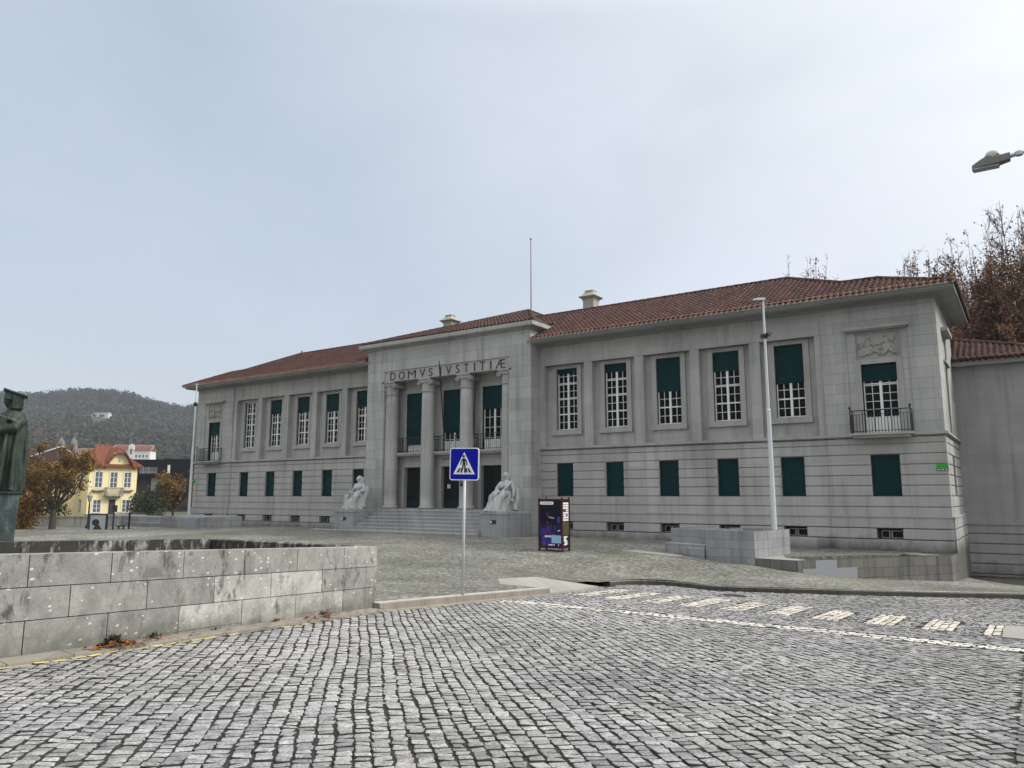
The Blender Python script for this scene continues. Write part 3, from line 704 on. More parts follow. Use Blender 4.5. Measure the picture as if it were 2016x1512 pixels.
for i, x in enumerate(LWX):
    s = MB(); yf = yw + .26
    o = [(-.86, 4.70), (.86, 4.70), (.86, 8.255), (-.86, 8.255)]
    # stone surround
    s.box(x - .84, x - .60, yf, yw + .44, 4.93, 8.25); s.box(x + .60, x + .84, yf, yw + .44, 4.93, 8.25); s.box(x - .60, x + .60, yf, yw + .44, WZ1, 8.25)
    s.box(x - .87, x + .87, yf - .06, yw + .50, 4.70, 4.93); s.box(x - .60, x + .60, yf + .03, yg + .03, 4.93, 4.966)
    s.box(x - .625, x - .60, yf + .1, yg + .05, 4.93, 8.1); s.box(x + .60, x + .625, yf + .1, yg + .05, 4.93, 8.1)
    w_ = s.build('window', M['trim'], ch)
    fr = SH[i] if i < 5 else SHL[i - 5]
    H = WZ1 - WZ0; sp = [WZ0 + H * q for q in (.255, .51, .755)]
    rows = [WZ0 + H * q for q in (.1275, .3825, .6325, .88)]
    sash(w_, x, yg, WZ0, WZ1, 1.18, rows, 2, sp[1:] if True else sp)
    f2 = MB(); f2.box(x - .55, x + .55, yg - .046, yg + .028, sp[0] - .03, sp[0] + .03); f2.build('rail', M['white'], w_)
    pane(w_, x, yg + .01, WZ0, WZ1, 1.18)
    if fr: shutter(w_, x, yg - .075, WZ1 - H * fr, WZ1, 1.19)
for i, x in enumerate(LWX + CWX):
    hw = .475 if i < 10 else .52; y = (yw if i < 10 else D)
    s = MB(); s.box(x - hw, x - hw + .03, y + .12, y + .3, 1.66, 3.26); s.box(x + hw - .03, x + hw, y + .12, y + .3, 1.66, 3.26); s.box(x - hw + .03, x + hw - .03, y + .12, y + .3, 3.22, 3.26); s.box(x - hw, x + hw, y + .03, y + .3, 1.645, 1.67)
    w_ = s.build('ground_floor_window', M['iron'], ch); shutter(w_, x, y + .2, 1.67, 3.24, 2 * hw - .05)
    # basement light with grille
    hw = .465; b = MB(); y += .05
    b.box(x - hw, x + hw, y + .30, y + .36, 0.0, .44)
    bw = b.build('basement_window', M['darkhole'], ch)
    f = MB()
    for s0, s1 in ((-hw + .13, -.02), (.02, hw - .02)):
        f.box(x + s0, x + s0 + .04, y + .12, y + .17, .05, .35); f.box(x + s1 - .04, x + s1, y + .12, y + .17, .05, .35); f.box(x + s0 + .04, x + s1 - .04, y + .12, y + .17, .05, .085); f.box(x + s0 + .04, x + s1 - .04, y + .12, y + .17, .315, .35)
    f.build('frame', M['grey_clad'], bw)
    gr = MB()
    for k in range(9): xx = x - hw + .05 + k * (2 * hw - .1) / 8; gr.tube([(xx, y + .06, .02), (xx, y + .06, .42)], .009, 6)
    gr.build('grille', M['iron'], bw)

def railing(parent, x0, x1, yf, yb, z, h=.9, step=.11, finial=True):
    r = MB()
    def bar(a, b, rad): r.tube([a, b], rad, 6)
    L = [(x0, yb), (x0, yf), (x1, yf), (x1, yb)]
    for (ax, ay), (bx, by) in zip(L[:-1], L[1:]):
        bar((ax, ay, z + h), (bx, by, z + h), .022); bar((ax, ay, z + .07), (bx, by, z + .07), .014); bar((ax, ay, z + h - .16), (bx, by, z + h - .16), .010)
        n = max(2, int(math.hypot(bx - ax, by - ay) / step))
        for k in range(n + 1):
            t = k / n; px_, py_ = ax + (bx - ax) * t, ay + (by - ay) * t
            bar((px_, py_, z), (px_, py_, z + (h if k % 4 == 0 else h - .16)), .011 if k % 4 else .015)
    if finial:
        for xx in (x0, x1):
            r.tube([(xx, yf, z), (xx, yf, z + h + .06)], .022, 6); r.lathe([(.0, z + h + .03), (.045, z + h + .08), (.05, z + h + .11), (.03, z + h + .16), (.0, z + h + .21)], xx, yf, 8)
    return r.build('railing', M['iron'], parent)
def figure_relief(parent, x, y, flip):
    s = MB(); f = -1 if flip else 1; P = lambda a, b: (x + f * a, b)
    def bl(a, z, ra, rz, t=.05, rot=0): s.ball((x + f * a, y, z), (ra, t, rz), 12, 8, rot=Matrix.Rotation(R(rot * f), 4, 'Y').to_quaternion())
    def tb(pts, rad): s.tube([(x + f * a, y - .01, z) for a, z in pts], rad, 8)
    # left figure: seated, winged
    bl(-.30, 7.93, .065, .08, .07); bl(-.34, 7.68, .12, .17, .07, 12); bl(-.30, 7.40, .20, .17, .06, -20); tb([(-.28, 7.78), (-.15, 7.62), (.08, 7.66)], [.05, .04, .03])
    tb([(-.40, 7.80), (-.60, 7.74), (-.72, 7.62)], [.05, .06, .02]); tb([(-.42, 7.72), (-.62, 7.62), (-.70, 7.50)], [.04, .05, .02]); tb([(-.2, 7.42), (.02, 7.34), (.1, 7.2)], [.08, .06, .05]); tb([(-.36, 7.35), (-.5, 7.25), (-.62, 7.2)], [.08, .06, .04])
    # right figure: standing, striding
    bl(.30, 7.97, .06, .08, .07); bl(.34, 7.75, .10, .16, .07, -8); bl(.36, 7.50, .17, .18, .06, 10); tb([(.32, 7.82), (.18, 7.70), (.10, 7.60)], [.045, .035, .03]); tb([(.42, 7.84), (.56, 7.78), (.58, 7.62)], [.045, .04, .03])
    tb([(.34, 7.45), (.28, 7.30), (.22, 7.20)], [.09, .07, .05]); tb([(.42, 7.45), (.54, 7.30), (.68, 7.2)], [.08, .06, .04]); tb([(.52, 7.74), (.64, 7.9)], [.05, .03]); tb([(.08, 7.58), (.10, 7.42)], [.05, .06])
    s.build('relief_figures', M['relief'], parent, smooth=True)
def balcony_window(x, shut, flip):
    s = MB(); y = D + .05
    s.box(x - .86, x - .64, y - .035, y + .34, 4.101, 7.06); s.box(x + .64, x + .86, y - .035, y + .34, 4.101, 7.06); s.box(x - .64, x + .64, y - .035, y + .34, 6.87, 7.06)
    s.box(x - .655, x - .64, y, y + .34, 4.10, 6.9); s.box(x + .64, x + .655, y, y + .34, 4.10, 6.9)
    w_ = s.build('window', M['trim'], ch)
    h = MB(); h.box(x - 1.17, x + 1.17, D - .22, D + .2, 8.26, 8.375); h.box(x - 1.10, x + 1.10, D - .14, D + .2, 8.205, 8.262); h.build('hood_mould', M['trim'], w_)
    rl = MB(); rl.box(x - .78, x + .78, y + .03, y + .2, 7.10, 8.12)
    for a, b, c_, d_ in ((-.86, -.78, 7.08, 8.16), (.78, .86, 7.08, 8.16)): rl.box(x + a, x + b, y - .02, y + .2, c_, d_)
    rl.box(x - .78, x + .78, y - .02, y + .2, 7.07, 7.12); rl.box(x - .78, x + .78, y - .02, y + .2, 8.11, 8.16)
    rr = rl.build('relief_panel', M['relief'], w_); figure_relief(rr, x, y + .02, flip)
    gy = y + .25; top = 6.02; zb = 4.14
    sash(w_, x, gy, zb, 6.86, 1.25, [zb + .62 + (top - zb - .62) * q for q in (0.0, .25, .5, .75)], 2, [top + .05])
    pane(w_, x, gy + .01, zb + .55, 6.86, 1.25)
    k = MB(); k.box(x - .6, x - .05, gy - .03, gy + .02, zb, zb + .60); k.box(x + .05, x + .6, gy - .03, gy + .02, zb, zb + .60)
    k.build('kick_panel', M['white'], w_); shutter(w_, x, gy - .09, 6.87 - 2.73 * shut, 6.865, 1.26)
    b = MB(); b.box(x - 1.12, x + 1.12, D - .62, D - .12, 4.0, 4.085); b.box(x - 1.0, x + 1.0, D - .5, D - .121, 3.90, 4.001)
    bo = b.build('balcony', M['trim'], ch); railing(bo, x - 1.06, x + 1.06, D - .56, D - .02, 4.085, .88)
balcony_window(CX + 21.6, .25, False); balcony_window(CX - 21.6, .33, True)
# side elevation window and hood
s = MB(); xs_ = CX + 23.72
s.box(xs_ - .3, xs_ + .005, 34.62, 34.95, 4.101, 7.1); s.box(xs_ - .3, xs_ + .005, 35.9, 36.23, 4.101, 7.1); s.box(xs_ - .3, xs_ + .005, 34.95, 35.9, 6.9, 7.1)
w_ = s.build('window', M['trim'], ch)
MB().box(xs_ - .2, xs_ + .24, 34.35, 36.5, 8.24, 8.38).build('hood_mould', M['trim'], w_); MB().box(xs_ - .2, xs_ + .10, 34.5, 36.35, 6.98, 7.1).build('cornice', M['trim'], w_)
MB().box(xs_ - .28, xs_ - .25, 34.95, 35.9, 4.1, 6.9).build('shutter', M['shutter'], w_)
MB().box(xs_ - .3, xs_ - .2, 34.85, 36.0, 1.655, 3.26).build('ground_floor_window', M['shutter'], ch)

# ---- portico
PX, PY = -26.14, 31.75
po = MB()
po.box(PX - 5.71, PX - 4.38, PY, PY + 1.0, -.6, 8.18); po.box(PX + 4.38, PX + 5.71, PY, PY + 1.0, -.6, 8.18)
po.box(PX - 5.71, PX + 5.71, PY, 34.2, 8.80, 10.12); po.box(PX - 5.71, PX - 4.38, PY, PY + .3, 8.18, 8.80); po.box(PX + 4.38, PX + 5.71, PY, PY + .3, 8.18, 8.80)
po.box(PX - 5.70, PX - 4.38, PY + .301, 34.2, 8.18, 8.80); po.box(PX + 4.38, PX + 5.70, PY + .301, 34.2, 8.18, 8.80)
po.build('portico_wall', M['portico'], ch)
fz = MB(); fz.box(PX - 4.378, PX + 4.378, PY + .07, 33.6, 8.19, 8.798); fz.build('frieze_panel', M['smooth'], ch)
pc = MB(); pc.box(PX - 5.82, PX + 5.82, PY - .12, 34.0, 10.10, 10.20); pc.box(PX - 6.0, PX + 6.0, PY - .36, 33.8, 10.19, 10.24); pc.box(PX - 6.08, PX + 6.08, PY - .42, 33.8, 10.235, 10.44)
pc.build('portico_cornice', M['trim'], ch)
by = 32.75
bk = MB(); pops = []
for k in (-1, 0, 1):
    x = PX + 2.73 * k; pops += [(x - .80, x + .80, .99, 3.28), (x - .73, x + .73, 4.06, 7.53)]
wall_panel(bk, fmap(by), PX - 4.5, PX + 4.5, .9, 8.19, pops, 0, .35); bk.build('portico_back_wall', M['smooth'], ch)
psh = {-1: .87, 0: .70, 1: .36}
for k in (-1, 0, 1):
    x = PX + 2.73 * k
    s = MB(); y0 = by - .06
    for w1, w0, zt, p in ((1.06, .80, 3.55, .05), (.93, .78, 3.42, .09)):
        s.box(x - w1, x - w0, by - p, by + .1, .99, zt - .13); s.box(x + w0, x + w1, by - p, by + .1, .99, zt - .13); s.box(x - w1, x + w1, by - p, by + .1, zt - .14, zt)
    d_ = s.build('door', M['trim'], ch)
    lf = MB(); lf.box(x - .80, x + .80, by + .20, by + .26, 1.0, 3.28); lf.build('door_leaf', M['door'], d_)
    st = MB(); st.box(x - .05, x + .05, by + .17, by + .2, 1.0, 3.26); st.box(x - .78, x + .78, by + .18, by + .2, 1.0, 1.42); st.box(x - .78, x + .78, by + .175, by + .198, 2.42, 2.47); st.build('door_rail', M['doorgreen'], d_)
    gr = MB()
    for q in range(-6, 7):
        if q: gr.tube([(x + q * .118, by + .185, 1.5), (x + q * .118, by + .185, 3.15)], .010, 5)
    gr.build('grille', M['iron'], d_)
    s = MB(); s.box(x - .95, x - .73, by - .05, by + .2, 4.07, 7.75); s.box(x + .73, x + .95, by - .05, by + .2, 4.07, 7.75); s.box(x - .73, x + .73, by - .05, by + .2, 7.53, 7.75)
    w_ = s.build('window', M['trim'], ch); gy = by + .16
    rows = [4.15 + .62 + q * .545 for q in range(5)]
    sash(w_, x, gy, 4.12, 7.52, 1.44, rows, 2, []); pane(w_, x, gy + .01, 4.7, 7.52, 1.44)
    kp = MB(); kp.box(x - .68, x - .06, gy - .03, gy + .02, 4.12, 4.68); kp.box(x + .06, x + .68, gy - .03, gy + .02, 4.12, 4.68); kp.build('kick_panel', M['white'], w_)
    shutter(w_, x, gy - .09, 7.52 - 3.4 * psh[k], 7.525, 1.45)
    b = MB(); b.box(x - 1.36, x + 1.36, by - .55, by - .002, 4.0, 4.09); b.box(x - 1.36, x + 1.36, by - .46, by - .003, 3.91, 4.002)
    bo = b.build('balcony', M['trim'], ch); railing(bo, x - 1.02, x + 1.02, by - .50, by - .03, 4.09, .84, .12, finial=(k >= 0))
def column(x, y):
    s = MB(); z0, z1 = 1.10, 7.42
    prof = [(.40, z0)] + [(.385 - .03 * max(0, (t - .33) / .67) ** 1.6, z0 + (z1 - z0) * t) for t in np.linspace(0, 1, 12)]
    s.lathe(prof, x, y, 40); c = s.build('column', M['smooth'], ch, smooth=True)
    b = MB(); b.lathe([(.40, .96), (.47, .99), (.485, 1.03), (.47, 1.075), (.42, 1.10), (.40, 1.115)], x, y, 40); b.build('column_base', M['trim'], c, smooth=True)
    pl = MB(); pl.box(x - .5, x + .5, y - .5, y + .5, .84, .962); pl.build('plinth', M['trim'], c)
    k = MB(); k.lathe([(.36, 7.40), (.40, 7.42), (.405, 7.45), (.37, 7.48)], x, y, 32)
    nf = 20; ring = lambda z, rr: [(x + (rr + .016 * (j % 2)) * math.cos(2 * math.pi * j / (2 * nf)), y + (rr + .016 * (j % 2)) * math.sin(2 * math.pi * j / (2 * nf)), z) for j in range(2 * nf)]
    k.loft([ring(7.48, .345), ring(7.90, .345)]); k.lathe([(.36, 7.89), (.42, 7.93), (.43, 7.97), (.38, 8.0)], x, y, 32)
    k.box(x - .44, x + .44, y - .42, y + .42, 8.11, 8.187); k.box(x - .40, x + .40, y - .36, y + .36, 7.98, 8.112)
    for sx in (-1, 1):
        cx_, cz = x + sx * .41, 7.94
        k.tube([(cx_, y - .37, cz), (cx_, y + .37, cz)], .135, 18)
        for yy in (y - .385, y + .385):          # raised spiral on each scroll face
            pts = [(cx_ + sx * (.125 - .105 * t) * math.cos(a), yy, cz + (.125 - .105 * t) * math.sin(a)) for t, a in [(q / 26, math.pi / 2 - q * .55) for q in range(27)]]
            k.tube(pts, .017, 5)
    k.build('capital', M['marble'] if False else M['trim'], c, smooth=False)
for q in (-1.5, -.5, .5, 1.5): column(PX + 2.73 * q, 32.17)
# letters of the frieze
def text_mesh(name, body, x0, x1, z0, z1, y, m, parent, depth=.03, fr=None, font_bold=0):
    cu = bpy.data.curves.new('tmp', 'FONT'); cu.body = body; cu.extrude = .01; cu.offset = font_bold; cu.resolution_u = 3
    o = bpy.data.objects.new('tmp', cu); COL.objects.link(o); dg = bpy.context.evaluated_depsgraph_get()
    me = bpy.data.meshes.new_from_object(o.evaluated_get(dg)); bpy.data.objects.remove(o); bpy.data.curves.remove(cu)
    v = np.array([tuple(p.co) for p in me.vertices]); a, b = v.min(0), v.max(0)
    n = (v - a) / np.maximum(b - a, 1e-9)
    if fr is None: w = np.stack([x0 + n[:, 0] * (x1 - x0), y - n[:, 2] * depth, z0 + n[:, 1] * (z1 - z0)], -1)
    else:
        o_, u_, vv, nn = [np.array(q, float) for q in fr]; w = o_ + u_ * (x0 + n[:, 0:1] * (x1 - x0)) + vv * (z0 + n[:, 1:2] * (z1 - z0)) + nn * n[:, 2:3] * depth
    off = origin_of(parent); me.vertices.foreach_set('co', (w - off).astype(np.float32).ravel()); me.materials.clear(); me.materials.append(m); me.update(); me.name = name
    ob = bpy.data.objects.new(name, me); COL.objects.link(ob); ob.parent = parent; return ob
LET = [('D', 275, 332), ('O', 366, 432), ('M', 468, 552), ('V', 598, 655), ('S', 697, 738), ('I', 822, 833), ('V', 885, 945), ('S', 992, 1036), ('T', 1090, 1128), ('I', 1193, 1206), ('T', 1262, 1312), ('I', 1372, 1385), ('\u00c6', 1432, 1535)]
for chh, a, b in LET:
    xa, xb = [float(atY(720 + q / 5.6, 725, PY + .06)[0]) for q in (a, b)]
    text_mesh('letter', chh, xa, xb, 8.26, 8.70, PY + .071, M['letter'], ch, .035, font_bold=-.012 if chh in 'OMDSV\u00c6' else -.008)
# lettering above the middle door, too small to make out: a row of small dark strokes
sm = MB()
for q in range(16):
    if q % 9 == 8: continue
    xx = PX - .78 + q * .1; sm.box(xx, xx + .062, by - .012, by + .01, 3.66, 3.72)
sm.build('door_lettering', M['letter'], ch)

# ---- staircase, pedestals
stc = thing('staircase', (PX, 30.2, -.3), 'broad flight of pale stone steps rising to the portico columns', 'stairs')
n = 7; y0, y1 = 29.0, 31.35; ztop = .90; zbot = -.30; rise = (ztop - zbot) / n
for i in range(n):
    ya = y0 + (y1 - y0) * i / n; a = PX - 4.35; b = PX + 4.3
    if i == 0: a, b = PX - 7.0, PX + 4.3
    s = MB(); s.box(a, b, ya, 32.9 if i == n - 1 else y0 + (y1 - y0) * (i + 1) / n + .05, (zbot - .25) if i == 0 else zbot + rise * (i - .3), zbot + rise * (i + 1))
    s.box(a, b, ya - .028, ya + .03, zbot + rise * (i + 1) - .05, zbot + rise * (i + 1) + .002)
    s.build('step', M['steps'], stc)
ld = MB().box(PX - 4.38, PX + 4.38, 31.4, 33.1, .3, .898).box(PX - 4.3, PX + 4.3, 31.62, 33.0, .9, .965); ld.build('landing', M['steps'], stc)
peds = []
for s_, lab in ((-1, 'grey stone pedestal left of the portico steps'), (1, 'grey stone pedestal right of the portico steps')):
    a, b = sorted((PX + s_ * 4.28, PX + s_ * 5.72))
    t = thing('stone_pedestal', ((a + b) / 2, 30.6, -.3), lab + ' under a statue', 'pedestal', 'pedestals flanking the steps')
    m_ = MB(); m_.box(a, b, 29.5, PY - .005, -.5, .80); m_.build('block', M['pedestal'], t)
    m_ = MB(); m_.box(a - .02, b + .02, 29.46, PY - .006, .80, .945); m_.build('cap', M['steps'], t, bevel=.01)
    p_ = MB(); xx = a + .62; p_.box(xx - .02, xx + .30, 29.475, 29.5, .36, .54); pq = p_.build('plaque', M['iron'], t); MB().box(xx - .02, xx + .06, 29.470, 29.476, .40, .50).build('plaque_emblem', M['sign_white'], pq)

# ---- roof tiles
def tiles(name, org, u, v, poly, m, parent, pu=.235, pv=.34, amp=.06, cut=None):
    o, u, v = [np.array(q, float) for q in (org, u, v)]; u /= np.linalg.norm(u); v /= np.linalg.norm(v); nn = np.cross(u, v)
    P = np.array(poly); a0, b0 = P.min(0); a1, b1 = P.max(0)
    prof = [(0, 0.0), (.14, .75), (.32, 1.0), (.50, .75), (.64, 0.0), (.82, -.25)]
    nu = int((a1 - a0) / pu) + 1; nv = int(math.ceil((b1 - b0) / pv))
    us = np.concatenate([[a0 + (i + f) * pu for f, _ in prof] for i in range(nu)] + [[a0 + nu * pu]]); hs = np.concatenate([[h for _, h in prof]] * nu + [[0.]]) * amp
    vs = []; dz = []
    for k in range(nv): vs += [b0 + k * pv, b0 + k * pv + .012, b0 + (k + 1) * pv]; dz += [0.0, .035, .006]
    vs = np.array(vs); dz = np.array(dz)
    jr = np.random.RandomState(5)
    UU, VV = np.meshgrid(us, vs); H = hs[None, :] + dz[:, None]
    V = o + UU[..., None] * u + VV[..., None] * v + H[..., None] * nn
    ncol = len(us); idx = np.arange(V.shape[0] * ncol).reshape(V.shape[0], ncol)
    Fq = np.stack([idx[:-1, :-1], idx[:-1, 1:], idx[1:, 1:], idx[1:, :-1]], -1).reshape(-1, 4)
    cu = ((UU[:-1, :-1] + UU[1:, 1:]) / 2).ravel(); cv = ((VV[:-1, :-1] + VV[1:, 1:]) / 2).ravel()
    k = inpoly(cu, cv, poly)
    if cut is not None: k &= ~((cu > cut[0]) & (cu < cut[1]) & (cv < cut[2]))
    ti = np.floor((cu - a0) / pu + .2).astype(int); tj = np.floor((cv - b0) / pv).astype(int)
    rnd = jr.beta(1.8, 2.2, (ti.max() + 2, tj.max() + 2)); tn = rnd[ti, tj]
    me = arr_mesh(name, V.reshape(-1, 3), Fq[k], m, tn[k], smooth=False)
    return link(name, me, parent)
SLP = .5; EVY, EVZ = 31.66, 9.56; sl_ = math.sqrt(1 + SLP ** 2)
yv = lambda y: (y - EVY) * sl_
XL, XR = CX - 24.25, CX + 24.45
half = [(XR, EVY), (CX + 21.6, 33.75), (CX + 20.2, 33.86), (CX + 17.35, 36.45)]
poly = [(x - XL, yv(y)) for x, y in half] + [(2 * CX - x - XL, yv(y)) for x, y in reversed(half)]
rf = tiles('roof', (XL, EVY, EVZ), (1, 0, 0), (0, 1, SLP), poly, M['tile'], ch, cut=(PX - 5.72 - XL, PX + 5.72 - XL, yv(34.2)))
rt = random.Random(4)
for xa, xb in ((XL, PX - 5.85), (PX + 5.72, XR)):                    # ends of the eave tiles, and the pale mortar showing under them
    te = MB(); tm = MB(); tm.box(xa, xb, EVY - .02, EVY + .1, EVZ - .06, EVZ - .02); x = xa
    while x < xb:
        te.tube([(x + .09, EVY - .07, EVZ - .02), (x + .09, EVY + .36, EVZ + .165)], [.083, .075], 8, tone=rt.random())
        tm.tube([(x + .09, EVY - .073, EVZ - .045), (x + .09, EVY + .1, EVZ + .03)], [.058, .05], 8); x += .235
    te.box(xa, xb, EVY + .05, EVY + .3, EVZ - .01, EVZ + .03)
    te.build('eave_tiles', M['tile_edge'], rf, smooth=False); tm.build('eave_mortar', M['kerb'], rf)
te = MB(); y = EVY + .2
while y < 39.2: te.tube([(XR - .42, y, EVZ + .19), (XR + .10, y, EVZ - .02)], [.075, .085], 8, tone=rt.random() * .5); y += .235
te.build('eave_tiles', M['tile'], rf, smooth=True)
bk = MB(); zr = EVZ + (36.45 - EVY) * SLP; ze = EVZ + (33.86 - EVY) * SLP
P3 = lambda x, y: (x, y, EVZ + (y - EVY) * SLP)
A, B = P3(CX - 17.35, 36.45), P3(CX + 17.35, 36.45)
E1, E2 = P3(CX + 20.2, 33.86), P3(CX + 21.6, 33.75); F1, F2 = P3(CX - 20.2, 33.86), P3(CX - 21.6, 33.75)
cR, cL = (XR, EVY, EVZ), (XL, EVY, EVZ); bR, bL = (XR, 39.5, EVZ), (XL, 39.5, EVZ); bRi, bLi = (CX + 20.2, 41.3, EVZ), (CX - 20.2, 41.3, EVZ)
bk.add([A, B, bRi, bLi], [(0, 1, 2, 3)]); bk.add([B, E1, (CX + 20.2, 39.5, EVZ + .02), bRi], [(0, 1, 2, 3)]); bk.add([A, bLi, (CX - 20.2, 39.5, EVZ + .02), F1], [(0, 1, 2, 3)])
bk.add([E1, E2, cR, bR, (CX + 20.2, 39.5, EVZ)], [(0, 1, 2, 3, 4)]); bk.add([F1, (CX - 20.2, 39.5, EVZ), bL, cL, F2], [(0, 1, 2, 3, 4)])
bk.build('rear_slope', M['tile'], rf)
rc = MB()
def ridge(a, b, r=.12, seg=.42):
    a, b = np.array(a), np.array(b); L = np.linalg.norm(b - a); n = max(1, int(L / seg))
    for k in range(n):
        p, q = a + (b - a) * k / n, a + (b - a) * (k + 1.08) / n; rc.tube([p, q], [r, r * .88], 8, tone=rt.random())
ridge(A, B); ridge(B, E1); ridge(E1, E2); ridge(E2, cR); ridge(A, F1); ridge(F2, cL); ridge(F1, F2)
rc.build('ridge_tiles', M['tile'], rf, smooth=True)
# hipped roof over the portico
AP = (PX, 40.4, 13.62)
lx = (10.5, 31.6)
prf = MB()
sf = (AP[2] - 10.48) / (AP[1] - 31.45)
a_ = math.sqrt(1 + sf * sf)
pr_ = tiles('portico_roof', (PX - 6.0, 31.45, 10.48), (1, 0, 0), (0, 1, sf), [(0, 0), (12, 0), (6, (AP[1] - 31.45) * a_)], M['tile'], ch)
prf.add([(PX + 6.0, 31.45, 10.48), (PX + 6.0, 47, 10.48), (PX, 47, AP[2]), AP], [(0, 1, 2, 3)]); prf.add([(PX - 6.0, 47, 10.48), (PX - 6.0, 31.45, 10.48), AP, (PX, 47, AP[2])], [(0, 1, 2, 3)])
prf.build('side_slope', M['tile'], pr_)
rc = MB(); ridge((PX + 6.0, 31.45, 10.5), AP); ridge((PX - 6.0, 31.45, 10.5), AP); ridge(AP, (PX, 47, AP[2])); rc.build('ridge_tiles', M['tile'], pr_, smooth=True)
# chimneys
def chimney(x, y, z0, z1):
    s = MB(); w = .40
    rg = lambda h, z: [(x - h, y - h, z), (x + h, y - h, z), (x + h, y + h, z), (x - h, y + h, z)]
    s.loft([rg(.34, z0), rg(.34, z1 - .66), rg(.38, z1 - .54), rg(.53, z1 - .42), rg(.54, z1 - .38), rg(.41, z1 - .31), rg(.27, z1 - .15), rg(.235, z1 - .06), rg(.26, z1 - .05), rg(.26, z1)])
    s.build('chimney', M['chimney'], ch)
p = atY(1163, 573, 38.2); chimney(p[0], 38.2, 10.5, p[2]); p = atY(887, 621, 39.0); chimney(p[0], 39.0, 10.5, p[2])
vp = MB()
for q in ((1527, 575, 35.2, .35), (594, 700, 35.5, .35), (1508, 556, 36.3, .1)):
    p = atY(q[0], q[1], q[2]); vp.tube([(p[0], p[1], p[2] - .3), (p[0], p[1], p[2] + q[3])], .045, 8)
vp.build('vent_pipe', M['tile_edge'], ch)
p = atY(1045, 470, 39.8); am = MB(); am.tube([(p[0], 39.8, 12.5), (p[0], 39.8, p[2])], [.04, .022], 8); am.tube([(p[0] - .1, 39.8, p[2] - .05), (p[0] + .1, 39.8, p[2] - .05)], .02, 6); am.ball((p[0], 39.8, p[2]), .05, 8, 6)
am.build('lightning_rod', plain('rust red mast', (.16, .05, .045), .5), ch)
# side wing, set back
wg = MB(); YW = 38.85; JW = [-2.6, -1.62, -1.2, -.78, -.36, .06, .46]
rustic(wg, fmap(YW), CX + 23.3, 1.6, JW, [], proud=lambda z: .05)
wall_panel(wg, fmap(YW), CX + 23.3, 1.6, .46, 7.35, [], 0, .5); wg.box(1.1, 1.59, YW + .5, 46, -2.6, 7.35); wg.box(CX + 23.5, 1.65, YW - .1, YW + .2, .44, .53); wg.box(-.55, -.535, YW - .012, YW + .2, .55, 7.3)
wg.build('wing_wall', M['wing'], ch)
wc = MB(); wc.box(CX + 23.72, 2.05, YW - .45, YW + .5, 7.34, 7.56); wc.box(1.1, 2.05, YW + .5, 46, 7.34, 7.56); wc.build('wing_cornice', M['soffit'], ch)
s2 = .45; q2 = math.sqrt(1 + s2 * s2); wr = tiles('wing_roof', (CX + 23.72, YW - .55, 7.58), (1, 0, 0), (0, 1, s2), [(0, 0), (4.62, 0), (0, 3.25 * q2)], M['tile'], ch)
rc = MB(); ridge((CX + 23.72, YW + 2.7, 7.6 + 3.25 * s2), (2.14, YW - .55, 7.6)); rc.build('ridge_tiles', M['tile'], wr, smooth=True)
te = MB(); te.box(CX + 23.75, 2.1, YW - .45, YW - .2, 7.56, 7.60); x = CX + 23.8
while x < 2.1: te.tube([(x + .09, YW - .62, 7.56), (x + .09, YW - .2, 7.745)], [.083, .075], 8, tone=rt.random() * .6); x += .235
te.build('eave_tiles', M['tile'], wr, smooth=True)
MB().add([(CX + 23.72, YW + 2.7, 9.04), (2.14, YW - .55, 7.58), (2.14, 46, 7.58), (CX + 23.72, 46, 9.04)], [(0, 1, 2, 3)]).build('side_slope', M['tile'], wr)
mb = MB(); mb.box(CX - 23.3, CX + 23.3, 33.4, 41, -1, 9.3); mb.build('core', M['darkhole'], ch)

# ============================================================ sculpture helper: solids fused into one skin
def fuse(mb, name, m, parent, voxel=.02, smooth_it=3, folds=None):
    o = mb.build('tmp', m, parent)
    r = o.modifiers.new('r', 'REMESH'); r.mode = 'VOXEL'; r.voxel_size = voxel; r.use_smooth_shade = True
    s = o.modifiers.new('s', 'SMOOTH'); s.iterations = smooth_it; s.factor = .5
    bpy.context.view_layer.update(); dg = bpy.context.evaluated_depsgraph_get()
    me = bpy.data.meshes.new_from_object(o.evaluated_get(dg)); me.name = name
    bpy.data.objects.remove(o)
    if folds:
        me.update(); n = np.zeros(len(me.vertices) * 3, np.float32); c = n.copy(); me.vertices.foreach_get('normal', n); me.vertices.foreach_get('co', c)
        n = n.reshape(-1, 3); c = c.reshape(-1, 3); d = np.array([folds(p) for p in c]); c += n * d[:, None]; me.vertices.foreach_set('co', c.ravel())
    me.polygons.foreach_set('use_smooth', np.ones(len(me.polygons), bool)); me.update()
    if not me.materials: me.materials.append(m)
    ob = bpy.data.objects.new(name, me); COL.objects.link(ob); ob.parent = parent; return ob
def quat(ax, deg): return Matrix.Rotation(R(deg), 4, ax).to_quaternion()
